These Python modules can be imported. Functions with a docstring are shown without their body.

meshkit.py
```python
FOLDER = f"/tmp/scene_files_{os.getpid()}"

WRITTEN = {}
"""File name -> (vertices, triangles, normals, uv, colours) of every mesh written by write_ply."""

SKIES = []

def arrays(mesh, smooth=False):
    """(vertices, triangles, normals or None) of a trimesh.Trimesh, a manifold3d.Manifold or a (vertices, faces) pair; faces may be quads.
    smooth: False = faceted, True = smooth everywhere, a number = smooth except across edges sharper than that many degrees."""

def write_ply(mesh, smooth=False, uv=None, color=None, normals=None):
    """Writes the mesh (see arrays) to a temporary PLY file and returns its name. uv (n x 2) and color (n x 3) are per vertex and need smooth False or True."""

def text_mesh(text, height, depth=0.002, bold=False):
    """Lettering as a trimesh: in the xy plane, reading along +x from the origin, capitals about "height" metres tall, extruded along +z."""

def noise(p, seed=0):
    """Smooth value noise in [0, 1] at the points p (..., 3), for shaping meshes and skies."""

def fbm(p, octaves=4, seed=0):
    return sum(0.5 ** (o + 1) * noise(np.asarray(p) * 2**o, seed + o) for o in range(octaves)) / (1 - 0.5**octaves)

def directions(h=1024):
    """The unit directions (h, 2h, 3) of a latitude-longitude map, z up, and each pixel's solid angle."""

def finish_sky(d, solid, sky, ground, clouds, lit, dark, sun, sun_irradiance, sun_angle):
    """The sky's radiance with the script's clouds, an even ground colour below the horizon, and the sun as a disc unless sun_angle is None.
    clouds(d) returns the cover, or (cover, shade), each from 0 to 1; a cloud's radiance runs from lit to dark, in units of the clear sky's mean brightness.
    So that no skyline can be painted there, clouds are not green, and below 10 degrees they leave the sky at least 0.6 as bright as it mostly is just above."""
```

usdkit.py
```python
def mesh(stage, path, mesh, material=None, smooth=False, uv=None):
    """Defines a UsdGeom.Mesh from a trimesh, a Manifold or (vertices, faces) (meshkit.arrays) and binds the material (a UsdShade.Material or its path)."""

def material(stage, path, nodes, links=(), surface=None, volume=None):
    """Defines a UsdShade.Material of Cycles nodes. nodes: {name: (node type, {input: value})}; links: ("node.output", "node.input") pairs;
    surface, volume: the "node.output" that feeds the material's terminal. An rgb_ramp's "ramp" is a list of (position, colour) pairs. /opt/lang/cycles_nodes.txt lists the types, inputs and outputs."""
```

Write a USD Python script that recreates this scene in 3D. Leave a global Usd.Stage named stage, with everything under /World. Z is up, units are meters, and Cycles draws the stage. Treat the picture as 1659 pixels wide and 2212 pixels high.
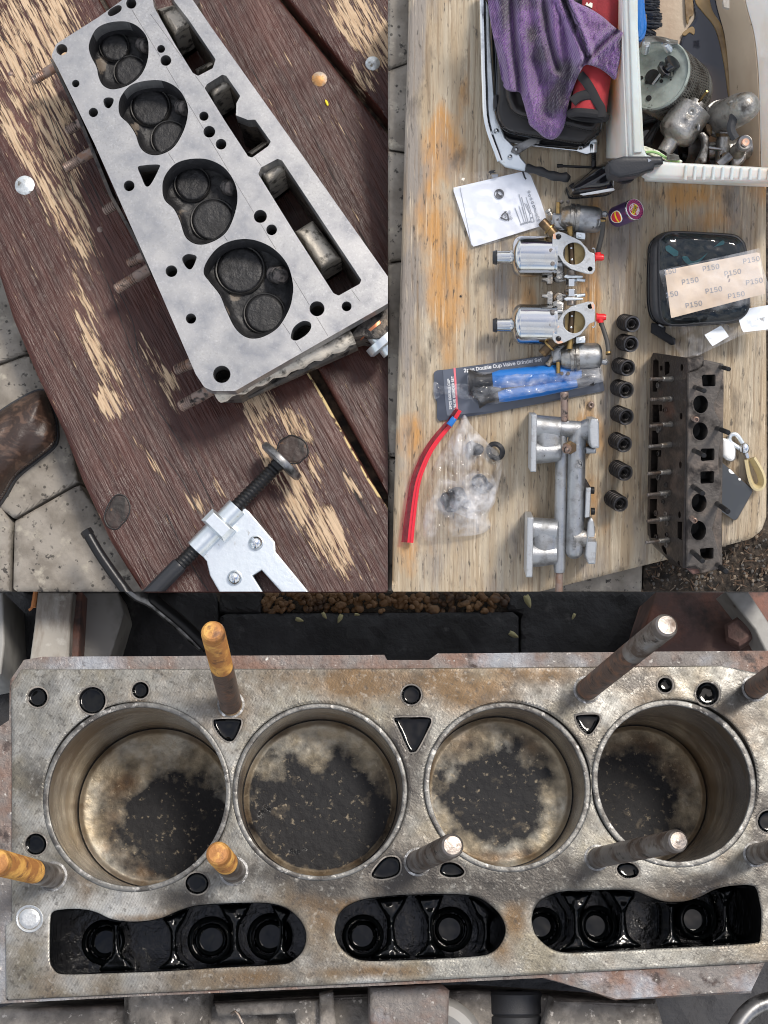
import math, numpy as np, trimesh, manifold3d as m3, meshkit, usdkit
from pxr import Usd, UsdGeom, UsdLux, UsdShade, Gf, Sdf, Vt
from shapely.geometry import Polygon, Point, LineString, box as sbox
from shapely import affinity, unary_union, contains_xy
from scipy.spatial import Delaunay

stage = Usd.Stage.CreateInMemory()
UsdGeom.SetStageUpAxis(stage, UsdGeom.Tokens.z)
UsdGeom.SetStageMetersPerUnit(stage, 1.0)
UsdGeom.Xform.Define(stage, '/World')
UsdGeom.Scope.Define(stage, '/World/Looks')

# ------------------------------------------------------------------ camera, sky, sun, exposure
F, PX, PY, HC = 3000.0, 829.5, 1106.0, 1.5          # lens in picture units (picture 1659 x 2212), camera height
TILT = math.atan2(294.0, F)
cam = UsdGeom.Camera.Define(stage, '/World/camera')
cam.AddTranslateOp().Set(Gf.Vec3d(0, 0, HC))
cam.AddRotateXOp().Set(math.degrees(TILT))
cam.CreateHorizontalApertureAttr(36.0)
cam.CreateVerticalApertureAttr(48.0)
cam.CreateFocalLengthAttr(F / 1659.0 * 36.0)
cam.CreateClippingRangeAttr(Gf.Vec2f(0.05, 500))
cam.CreateExposureAttr(0.92)

SUN_AZ, SUN_EL = math.radians(42), math.radians(56)   # azimuth = atan2(x, y) of the direction towards the sun
dome = UsdLux.DomeLight.Define(stage, '/World/sky')
dome.GetPrim().SetCustomDataByKey('label', 'bright cloudy daytime sky over the yard')
dome.GetPrim().SetCustomDataByKey('category', 'sky')
dome.GetPrim().SetCustomDataByKey('kind', 'structure')
skym = usdkit.material(stage, '/World/Looks/sky_air', {
    'sky': ('sky_texture', {'sky_type': 'single_scattering', 'sun_disc': False, 'sun_elevation': SUN_EL, 'sun_rotation': SUN_AZ,
                            'air_density': 1.0, 'aerosol_density': 2.0}),
    'tc': ('texture_coordinate', {}),
    'n': ('noise_texture', {'scale': 1.9, 'detail': 6.0, 'roughness': 0.55}),
    'r': ('map_range', {'from_min': 0.40, 'from_max': 0.62, 'to_min': 0.0, 'to_max': 0.9, 'clamp': True}),
    'mix': ('mix_color', {'b': (8.0, 7.8, 7.5), 'use_clamp': False}),
    'bg': ('background_shader', {'strength': 0.10})},
    [('tc.generated', 'n.vector'), ('n.fac', 'r.value'), ('r.result', 'mix.fac'), ('sky.color', 'mix.a'), ('mix.result', 'bg.color')],
    surface='bg.background')
UsdShade.MaterialBindingAPI.Apply(dome.GetPrim()).Bind(skym)
sun = UsdLux.DistantLight.Define(stage, '/World/sun')
sun.CreateIntensityAttr(0.40)
sun.CreateAngleAttr(12.0)
sun.CreateNormalizeAttr(True)
sun.CreateColorAttr(Gf.Vec3f(1.0, 0.93, 0.84))
sun.AddRotateZOp().Set(-math.degrees(SUN_AZ))
sun.AddRotateXOp().Set(-(90 - math.degrees(SUN_EL)))
sun.GetPrim().SetCustomDataByKey('kind', 'structure')

# ------------------------------------------------------------------ the three worktops' planes
_c, _s = math.cos(TILT), math.sin(TILT)
CAM = np.array([0, 0, HC])
def ray(p):
    p = np.atleast_2d(np.asarray(p, float))
    x, y = p[:, 0] - PX, -(p[:, 1] - PY)
    return np.stack([x, y * _c + F * _s, y * _s - F * _c], 1)
def unit(v): v = np.asarray(v, float); return v / np.linalg.norm(v)
JX, JY = 838.0, 1278.0
_r = ray((JX, JY))[0]
JUNC = CAM + _r * (HC / -_r[2])
class Panel:
    """a worktop: a plane through the corner where the three meet; heights run along its normal"""
    def __init__(s, foot):
        s.n = -unit(ray(foot)[0]); s.ex = unit(np.array([1, 0, 0]) - s.n[0] * s.n); s.ey = np.cross(s.n, s.ex)
        s.R = np.stack([s.ex, s.ey, s.n], 1); s.o = JUNC
    def P(s, px, h=0.0):
        px = np.asarray(px, float); one = px.ndim == 1
        d = ray(px); h = np.broadcast_to(np.asarray(h, float), len(d))
        t = ((s.o - CAM) @ s.n + h) / (d @ s.n)
        q = (CAM + d * t[:, None] - s.o) @ s.R
        return q[0] if one else q
    def k(s, px, h=0.0):
        d = ray(px)[0]; return ((s.o - CAM) @ s.n + h) / (d @ s.n)
    def plane(s, a, b):            # the plane through camera and two picture points, in this worktop's frame: normal, offset
        n = unit(np.cross(ray(a)[0], ray(b)[0])); return n @ s.R, n @ (CAM - s.o)
UL, UR, BL = Panel((829.5, 1400)), Panel((1000, 760)), Panel((690, 1950))
def side(n_off, keep_pt):          # orient so that keep_pt is on the positive side
    n, c = n_off
    return (n, c) if keep_pt @ n - (-0) > c * 1 - 0 else (-n, -c)
def cutter(P, a, b, keep):
    n, c = P.plane(a, b)           # point q is on the plane when q.n == c
    q = P.P(keep)
    return (n, c) if q @ n > c else (-n, -c)
UL_ROW = cutter(UL, (0, JY), (838, JY), (400, 600)); UL_COL = cutter(UL, (JX, 0), (JX, JY), (400, 600))
UR_ROW = cutter(UR, (838, JY), (1600, JY), (1200, 600)); UR_COL = cutter(UR, (JX, 0), (JX, JY), (1200, 600))
BL_ROW = cutter(BL, (0, JY), (838, JY), (700, 1800))

# ------------------------------------------------------------------ mesh helpers (worktop frame, metres)
def man(mesh):
    v, f, _ = meshkit.arrays(mesh)
    return m3.Manifold(m3.Mesh(np.asarray(v, np.float32), np.asarray(f, np.uint32)))
def clip(mesh, *planes):
    t = mesh if isinstance(mesh, trimesh.Trimesh) else tm(mesh)
    t = t.copy(); t.merge_vertices()
    m = man(t)
    if m.status() == m3.Error.NoError and not m.is_empty():
        for n, c in planes: m = m.trim_by_plane(tuple(n), float(c))
        return tm(m)
    for n, c in planes: t = trimesh.intersections.slice_mesh_plane(t, n, np.asarray(n) * c)
    return t
def tm(x):
    v, f, _ = meshkit.arrays(x); return trimesh.Trimesh(v, f, process=False)
def cat(*ms): return trimesh.util.concatenate([m if isinstance(m, trimesh.Trimesh) else tm(m) for m in ms])
def spline(pts, n=6, closed=True):
    p = np.asarray(pts, float); N = len(p); out = []
    for i in range(N if closed else N - 1):
        a, b, c, d = (p[(i - 1) % N], p[i], p[(i + 1) % N], p[(i + 2) % N]) if closed else (p[max(i - 1, 0)], p[i], p[i + 1], p[min(i + 2, N - 1)])
        for j in range(n):
            t = j / n
            out.append(0.5 * ((2 * b) + (-a + c) * t + (2 * a - 5 * b + 4 * c - d) * t * t + (-a + 3 * b - 3 * c + d) * t ** 3))
    if not closed: out.append(p[-1])
    return np.array(out)
def circ(c, r, n=28, ry=None, rot=0):
    t = np.linspace(0, 2 * math.pi, n, endpoint=False); ry = ry or r
    x, y = r * np.cos(t), ry * np.sin(t); a = math.radians(rot)
    return np.stack([c[0] + x * math.cos(a) - y * math.sin(a), c[1] + x * math.sin(a) + y * math.cos(a)], 1)
def poly(pts):
    if hasattr(pts, 'geom_type'): return pts
    p = Polygon(pts)
    return p if p.is_valid else p.buffer(0)
def rnd(pts, r): return np.array(poly(pts).buffer(-r).buffer(r, quad_segs=4).exterior.coords)[:-1]
def loc(P, pts, h): return Polygon(P.P(np.asarray(pts, float), h)[:, :2]).buffer(0)
def ext(g, h0, h1):                                     # shapely shape in the worktop frame -> Manifold between two heights
    rings = []
    for q in getattr(g, 'geoms', [g]):
        if q.is_empty: continue
        q = q.simplify(1e-6)
        rings.append(np.array(q.exterior.coords)[:-1]); rings += [np.array(i.coords)[:-1] for i in q.interiors]
    cs = m3.CrossSection([r.tolist() for r in rings], m3.FillRule.EvenOdd)
    return m3.Manifold.extrude(cs, h1 - h0).translate((0, 0, h0))
def prism(P, pts, h0, h1, holes=()):                    # a picture outline seen at height h1, standing on h0
    g = loc(P, pts, h1)
    for q in holes: g = g.difference(loc(P, q, h1))
    return ext(g, h0, h1)
def bevprism(P, pts, h0, h1, b, steps=3):               # the same with a rounded top edge
    g = loc(P, pts, h1)
    if g.geom_type != 'Polygon': g = max(g.geoms, key=lambda q: q.area)
    g = Polygon(g.exterior).simplify(1e-5); b = min(b, (h1 - h0) * .9); rings = [(g, h1 - b)]
    for i in range(1, steps + 1):
        a = i / steps * math.pi / 2; q = g.buffer(-b * (1 - math.cos(a)), join_style=2)
        if q.is_empty or q.geom_type != 'Polygon' or len(q.interiors): break
        rings.append((q, h1 - b + b * math.sin(a)))
    V, Fc = [], []
    def put(poly_, zs):
        v, f = trimesh.creation.triangulate_polygon(poly_, engine='earcut'); v = np.asarray(v); f = np.asarray(f)
        a, bb, c = v[f[:, 0]], v[f[:, 1]], v[f[:, 2]]; cr = (bb - a)[:, 0] * (c - a)[:, 1] - (bb - a)[:, 1] * (c - a)[:, 0]
        f[cr < 0] = f[cr < 0][:, ::-1]; return v, f, zs(v)
    n = 0
    def push(v, f, z):
        nonlocal n; V.append(np.column_stack([v, z])); Fc.append(f + n); n += len(v)
    from scipy.spatial import cKDTree
    for (o, zo), (q, zq) in zip(rings, rings[1:]):
        band = Polygon(o.exterior.coords, [q.exterior.coords]); t = cKDTree(np.array(q.exterior.coords))
        push(*put(band, lambda v: np.where(t.query(v)[0] < 1e-9, zq, zo)))
    push(*put(rings[-1][0], lambda v: np.full(len(v), rings[-1][1])))
    v, f, z = put(g, lambda v: np.full(len(v), h0)); push(v, f[:, ::-1], z)
    r = np.array(Polygon(g).exterior.coords)[:-1]
    if Polygon(r).exterior.is_ccw is False: r = r[::-1]
    m = len(r); i = np.arange(m); k = (i + 1) % m
    push(np.vstack([r, r]), np.vstack([np.stack([i, k, k + m], 1), np.stack([i, k + m, i + m], 1)]), np.r_[np.full(m, h0), np.full(m, h1 - b)])
    T = trimesh.Trimesh(np.vstack(V), np.vstack(Fc), process=False); T.merge_vertices(digits_vertex=8); M = man(T)
    return M if M.status() == m3.Error.NoError and not M.is_empty() else ext(g, h0, h1)
def frame(d):
    d = unit(d); a = np.array([0, 0, 1.0]) if abs(d[2]) < 0.9 else np.array([1.0, 0, 0])
    u = unit(np.cross(a, d)); return u, np.cross(d, u)
def tube(path, r, n=14, cap=True, flat=1.0):
    p = np.asarray(path, float); r = np.broadcast_to(np.asarray(r, float), len(p))
    tang = np.gradient(p, axis=0); tang /= np.linalg.norm(tang, axis=1)[:, None] + 1e-12
    u, w = frame(tang[0]); vs = []
    a = np.linspace(0, 2 * math.pi, n, endpoint=False)
    for i in range(len(p)):
        u = unit(u - (u @ tang[i]) * tang[i]); w = np.cross(tang[i], u)
        vs.append(p[i] + r[i] * (np.cos(a)[:, None] * u + flat * np.sin(a)[:, None] * w))
    v = np.concatenate(vs); f = []
    for i in range(len(p) - 1):
        for j in range(n):
            k = (j + 1) % n; A, B, C, D = i * n + j, i * n + k, (i + 1) * n + k, (i + 1) * n + j
            f += [[A, B, C], [A, C, D]]
    if cap:
        c0, c1 = len(v), len(v) + 1; v = np.vstack([v, p[0], p[-1]]); L = (len(p) - 1) * n
        for j in range(n):
            k = (j + 1) % n; f += [[c0, k, j], [c1, L + j, L + k]]
    return trimesh.Trimesh(v, np.array(f), process=False)
def lathe(p0, d, prof, n=28):                           # prof: (distance along d from p0, radius)
    p0 = np.asarray(p0, float); d = unit(d); prof = [(float(a), max(float(b), 1e-5)) for a, b in prof]
    u, w = frame(d); a = np.linspace(0, 2 * math.pi, n, endpoint=False); ring = np.cos(a)[:, None] * u + np.sin(a)[:, None] * w
    v = np.concatenate([p0 + d * t + r * ring for t, r in prof] + [[p0 + d * prof[0][0]], [p0 + d * prof[-1][0]]]); f = []; m = len(prof)
    both = prof[0][1] > 1e-4 and prof[-1][1] > 1e-4
    for i in range(m - 1 + (both and m >= 4)):
        for j in range(n):
            k = (j + 1) % n; A, B, C, D = i * n + j, i * n + k, ((i + 1) % m) * n + k, ((i + 1) % m) * n + j
            f += [[A, B, C], [A, C, D]]
    for j in range(n):
        k = (j + 1) % n
        if prof[0][1] <= 1e-4: f.append([m * n, k, j])
        if prof[-1][1] <= 1e-4: f.append([m * n + 1, (m - 1) * n + j, (m - 1) * n + k])
    return trimesh.Trimesh(v, np.array(f), process=False)
def threaded(a, b, r, pitch, n=14, t0=0.0, t1=1.0):     # a stud with a thread between t0 and t1 of its length, chamfered ends
    a, b = np.asarray(a, float), np.asarray(b, float); L = np.linalg.norm(b - a); prof = [(0, 0), (0, r * .75), (r * .3, r)]
    x = max(t0 * L, r * .35); prof.append((x, r))
    while x + pitch < min(t1 * L, L - r * .35):
        prof += [(x + pitch * .5, r * .86), (x + pitch, r)]; x += pitch
    prof += [(L - r * .3, r), (L, r * .72), (L, 0)]
    return lathe(a, b - a, prof, n)
def ellipsoid(c, rx, ry, rz, n=3):
    s = trimesh.creation.icosphere(subdivisions=n); s.apply_scale([rx, ry, rz]); s.apply_translation(c); return s
def dome(P, px, r, h0, hh):                             # a flat rivet head
    c = P.P(px, h0); R = r * P.k(px, h0)
    return lathe(c, (0, 0, 1), [(0, 0), (0, R), (hh * .45, R * .92), (hh * .8, R * .62), (hh, R * .25), (hh, 0)], 20)
def sheet(P, pts, res, hf, h0=None, thick=None):        # a surface over a picture outline; hf(px, distance to the edge in px) -> height. Returns mesh, px per vertex
    g = poly(pts); x0, y0, x1, y1 = g.bounds
    b = [np.array(r.coords)[:-1] for r in [g.exterior] + list(g.interiors)]
    bp, bp2 = [], []
    for r in b:
        ls = LineString(np.vstack([r, r[:1]])); m = max(8, int(ls.length / res))
        bp.append(np.array([ls.interpolate(t).coords[0] for t in np.linspace(0, ls.length, m, endpoint=False)]))
    gx, gy = np.meshgrid(np.arange(x0, x1, res), np.arange(y0, y1, res * .87)); gx = gx + (np.arange(gx.shape[0]) % 2)[:, None] * res * .5
    for off in (res * .22, res * .5, res * .9, res * 1.35):    # rows of points that follow the edge
        for q in getattr(g.buffer(-off), 'geoms', [g.buffer(-off)]):
            if q.is_empty: continue
            for r in [q.exterior] + list(q.interiors):
                m = max(6, int(r.length / res)); bp2.append(np.array([r.interpolate(t).coords[0] for t in np.linspace(0, r.length, m, endpoint=False)]))
    q = np.stack([gx.ravel(), gy.ravel()], 1); inner = g.buffer(-res * 1.8)
    q = q[contains_xy(inner, q[:, 0], q[:, 1])] if not inner.is_empty else np.zeros((0, 2))
    bnd = np.concatenate(bp); pts2 = np.concatenate([bnd] + bp2 + [q]); tri = Delaunay(pts2).simplices
    cen = pts2[tri].mean(1); tri = tri[contains_xy(g.buffer(1e-6), cen[:, 0], cen[:, 1])]
    from scipy.spatial import cKDTree
    ls = [LineString(np.vstack([r, r[:1]])) for r in b]
    dense = np.concatenate([np.array([l.interpolate(t).coords[0] for t in np.arange(0, l.length, max(res * .25, .5))]) for l in ls])
    dist = cKDTree(dense).query(pts2)[0]; dist[:len(bnd)] = 0
    h = np.asarray(hf(pts2, dist), float) * np.ones(len(pts2)); v = P.P(pts2, h)
    a, bb, c = v[tri[:, 0]], v[tri[:, 1]], v[tri[:, 2]]
    flip = np.cross(bb - a, c - a)[:, 2] < 0; tri[flip] = tri[flip][:, [0, 2, 1]]
    if h0 is None and thick is None: return trimesh.Trimesh(v, tri, process=False), pts2
    n = len(v)
    if thick is not None: v2 = v - [0, 0, thick]
    else: v2 = v.copy(); v2[:, 2] = h0
    e = np.sort(np.concatenate([tri[:, [0, 1]], tri[:, [1, 2]], tri[:, [2, 0]]]), 1); ed = np.concatenate([tri[:, [0, 1]], tri[:, [1, 2]], tri[:, [2, 0]]])
    _, inv, cnt = np.unique(e, axis=0, return_inverse=True, return_counts=True); ed = ed[cnt[inv.ravel()] == 1]
    walls = np.concatenate([np.stack([ed[:, 1], ed[:, 0], ed[:, 0] + n], 1), np.stack([ed[:, 1], ed[:, 0] + n, ed[:, 1] + n], 1)])
    return trimesh.Trimesh(np.vstack([v, v2]), np.vstack([tri, tri[:, ::-1] + n, walls]), process=False), np.vstack([pts2, pts2])
def cup(P, pts, ht, hb, inset=0.0003, drop=None):       # the lining of a recess: walls from ht down to hb and a floor
    g = loc(P, pts, ht).buffer(-inset).simplify(2e-5)
    r = np.array(g.exterior.coords)[:-1]; n = len(r); m = ext(g, hb - .0008, hb); t = [tm(m)]
    a = np.column_stack([r, np.full(n, ht)]); b = np.column_stack([r, np.full(n, hb)])
    i = np.arange(n); k = (i + 1) % n
    f = np.vstack([np.stack([i, i + n, k], 1), np.stack([k, i + n, k + n], 1)])
    t.append(trimesh.Trimesh(np.vstack([a, b]), f, process=False)); return cat(*t)
def text(P, s, at, to, cap, h, depth=.0004, bold=False, center=True):  # lettering lying on a worktop: reads from picture point at towards to, cap height in px
    k = P.k(at, h); m = meshkit.text_mesh(s, cap * k, depth, bold)
    a, b = P.P(at, h), P.P(to, h); d = unit(b - a); nrm = np.array([0, 0, 1.0]); up = np.cross(nrm, d)
    w = m.vertices[:, 0].max()
    v = m.vertices - ([w / 2, cap * k / 2, 0] if center else [0, 0, 0])
    m.vertices = a + v[:, :1] * d + v[:, 1:2] * up + v[:, 2:] * nrm; return m
def gauss(p, blobs):                                    # blobs: (x, y, rx, ry, rotation, amount)
    out = np.zeros(len(p))
    for x, y, rx, ry, rot, a in blobs:
        t = math.radians(rot); dx, dy = p[:, 0] - x, p[:, 1] - y
        u, w = dx * math.cos(t) + dy * math.sin(t), -dx * math.sin(t) + dy * math.cos(t)
        out = np.maximum(out, a * np.exp(-(u / rx) ** 2 - (w / ry) ** 2))
    return out
def sstep(a, b, x): t = np.clip((x - a) / (b - a), 0, 1); return t * t * (3 - 2 * t)
def conv(x0, y0, s):
    return lambda *p: (np.asarray(p, float) * s + [x0, y0]) if len(p) != 2 or np.ndim(p[0]) else np.array([x0 + p[0] * s, y0 + p[1] * s])
# several close-up views of the photograph were measured; each converter brings its coordinates back to the picture
Z1, Z2, Z3, Z4, Z5 = conv(0, 0, .508), conv(0, 597.2, .508), conv(836.1, 0, .496), conv(836.1, 371.6, .496), conv(836.1, 730, .496)
Z6, Z7, Z8, Z9 = conv(0, 1274.1, .508), conv(816.2, 1274.1, .508), conv(0, 1725.4, .508), conv(816.2, 1725.4, .508)
ZA, ZB, ZC, ZD = conv(1035.2, 265.4, .216), conv(1035.2, 424.7, .184), conv(1300.7, 491.1, .216), conv(1380.3, 743.2, .234)
ZE, ZF, ZG, ZH = conv(1101.6, 849.4, .195), conv(876, 743.2, .272), conv(1353.7, 0, .184), conv(1022, 0, .232)

# ------------------------------------------------------------------ materials
def mat(name, col, rough=.5, metal=0., layers=(), bump=(), rot=(0, 0, 0), spec=.5, rvar=None, bevel=0, coat=0, extra=None):
    """layers: dict(c=colour, s=scale, st=stretch, lo, hi, d=detail, a=attribute, g=gain, r=roughness there, q=distortion); bump: (scale, stretch, distance[, detail])"""
    N = {'tc': ('texture_coordinate', {}), 'p': ('principled_bsdf', {'base_color': col, 'roughness': rough, 'metallic': metal, 'specular_ior_level': spec, 'coat_weight': coat, 'coat_roughness': .08})}
    L = []; last, lr = None, None
    def noise(tag, s, st, d, q=0., kind='noise_texture', off=0.):
        N['m' + tag] = ('mapping', {'scale': tuple(float(x) for x in st), 'location': (off, off * .7, off * .3)})
        if any(rot):
            N['q'] = ('mapping', {'rotation': rot})
            if ('tc.object', 'q.vector') not in L: L.append(('tc.object', 'q.vector'))
            L.append(('q.vector', f'm{tag}.vector'))
        else: L.append(('tc.object', f'm{tag}.vector'))
        if kind == 'voronoi_texture': N['n' + tag] = (kind, {'scale': float(s)})
        elif kind == 'wave_texture': N['n' + tag] = (kind, {'scale': float(s), 'distortion': float(q), 'detail': float(d), 'detail_scale': 1.0})
        else: N['n' + tag] = (kind, {'scale': float(s), 'detail': float(d), 'roughness': .6, 'distortion': float(q)})
        L.append((f'm{tag}.vector', f'n{tag}.vector')); return f'n{tag}.distance' if kind == 'voronoi_texture' else f'n{tag}.fac'
    heights = []
    for i, y in enumerate(layers):
        t = f'l{i}'; src = noise(t, y.get('s', 100), y.get('st', (1, 1, 1)), y.get('d', 4), y.get('q', 0), y.get('k', 'noise_texture'), i * 3.7)
        if 'a' in y:
            N['a' + t] = ('attribute', {'attribute': y['a']}); N['g' + t] = ('math', {'math_type': 'multiply_add', 'value2': float(y.get('g', 1))})
            L += [(f'a{t}.fac', f'g{t}.value1'), (src, f'g{t}.value3')]; src = f'g{t}.value'
        N['r' + t] = ('map_range', {'from_min': float(y['lo']), 'from_max': float(y['hi']), 'to_min': 0., 'to_max': float(y.get('f', 1)), 'clamp': True}); L.append((src, f'r{t}.value'))
        N['x' + t] = ('mix_color', {'a': col, 'b': y['c']}); L.append((f'r{t}.result', f'x{t}.fac'))
        if last: L.append((last, f'x{t}.a'))
        last = f'x{t}.result'
        if 'r' in y:
            N['y' + t] = ('mix_float', {'a': float(rough), 'b': float(y['r'])}); L.append((f'r{t}.result', f'y{t}.fac'))
            if lr: L.append((lr, f'y{t}.a'))
            lr = f'y{t}.result'
        if 'm' in y:
            N['mm' + t] = ('mix_float', {'a': float(metal), 'b': float(y['m'])}); L.append((f'r{t}.result', f'mm{t}.fac')); L.append((f'mm{t}.result', 'p.metallic'))
        if 'e' in y: heights.append((f'r{t}.result', y['e']))
    if last: L.append((last, 'p.base_color'))
    if rvar:
        src = noise('rv', rvar[0], (1, 1, 1), 4); N['rvr'] = ('map_range', {'from_min': .3, 'from_max': .7, 'to_min': float(-rvar[1]), 'to_max': float(rvar[1])}); L.append((src, 'rvr.value'))
        N['rva'] = ('math', {'math_type': 'add', 'value2': float(rough), 'use_clamp': True}); L.append(('rvr.result', 'rva.value1'))
        if lr: L.append((lr, 'rva.value2'))
        lr = 'rva.value'
    if lr: L.append((lr, 'p.roughness'))
    nrm = None
    if bevel: N['bev'] = ('bevel', {'radius': float(bevel), 'samples': 4}); nrm = 'bev.bevel'
    for i, b in enumerate(bump):
        src = noise(f'b{i}', b[0], b[1], b[3] if len(b) > 3 else 4, b[5] if len(b) > 5 else 0, b[4] if len(b) > 4 else 'noise_texture'); N[f'bb{i}'] = ('bump', {'strength': 1.0, 'distance': float(b[2])}); L.append((src, f'bb{i}.height'))
        if nrm: L.append((nrm, f'bb{i}.normal'))
        nrm = f'bb{i}.normal'
    for i, (src, d) in enumerate(heights):
        N[f'he{i}'] = ('bump', {'strength': 1.0, 'distance': float(d)}); L.append((src, f'he{i}.height'))
        if nrm: L.append((nrm, f'he{i}.normal'))
        nrm = f'he{i}.normal'
    if nrm: L.append((nrm, 'p.normal'))
    for a, b in (extra or {}).items(): N['p'][1][a] = b
    return usdkit.material(stage, '/World/Looks/' + name, N, L, surface='p.BSDF')
def film(name, refl, rough, tint=(1, 1, 1), bump=(60, .004), crease=0.0, cs=45, glint_col=(.86, .87, .9)):
    """clear plastic: a weak mirror that grows at grazing angles, with white glints along the folds painted in as colour"""
    N = {'tc': ('texture_coordinate', {}), 'n': ('noise_texture', {'scale': float(bump[0]), 'detail': 3., 'distortion': 1.2}), 'b': ('bump', {'strength': 1., 'distance': float(bump[1])}),
         't': ('transparent_bsdf', {'color': tint}), 'g': ('glossy_bsdf', {'color': (1, 1, 1), 'roughness': float(rough)}), 'f': ('fresnel', {'IOR': 1.45}),
         'fa': ('math', {'math_type': 'multiply_add', 'value2': .35, 'value3': float(refl), 'use_clamp': True}), 'x': ('mix_closure', {})}
    L = [('tc.object', 'n.vector'), ('n.fac', 'b.height'), ('b.normal', 'g.normal'), ('f.fac', 'fa.value1'), ('fa.value', 'x.fac'), ('t.BSDF', 'x.closure1'), ('g.BSDF', 'x.closure2')]
    if not crease: return usdkit.material(stage, '/World/Looks/' + name, N, L, surface='x.closure')
    N.update({'w': ('noise_texture', {'scale': float(cs * .6), 'detail': 4.}), 'ws': ('vector_math', {'math_type': 'scale', 'scale': 2.4 / cs}), 'wa': ('vector_math', {'math_type': 'add'}),
              'v': ('voronoi_texture', {'feature': 'distance_to_edge', 'scale': float(cs), 'randomness': 1.}), 'vr': ('map_range', {'from_min': .0, 'from_max': .42, 'to_min': 1., 'to_max': 0., 'clamp': True}),
              'm': ('noise_texture', {'scale': float(cs * .45), 'detail': 4.}), 'mr': ('map_range', {'from_min': .40, 'from_max': .70, 'to_min': 0., 'to_max': float(crease), 'clamp': True}), 'mm': ('math', {'math_type': 'multiply'}),
              'd': ('principled_bsdf', {'base_color': glint_col, 'roughness': .22}), 'x2': ('mix_closure', {})})
    L += [('tc.object', 'w.vector'), ('w.color', 'ws.vector1'), ('tc.object', 'wa.vector1'), ('ws.vector', 'wa.vector2'), ('wa.vector', 'v.vector'), ('v.distance', 'vr.value'), ('tc.object', 'm.vector'), ('m.fac', 'mr.value'),
          ('vr.result', 'mm.value1'), ('mr.result', 'mm.value2'), ('mm.value', 'x2.fac'), ('x.closure', 'x2.closure1'), ('d.BSDF', 'x2.closure2')]
    return usdkit.material(stage, '/World/Looks/' + name, N, L, surface='x2.closure')

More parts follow.
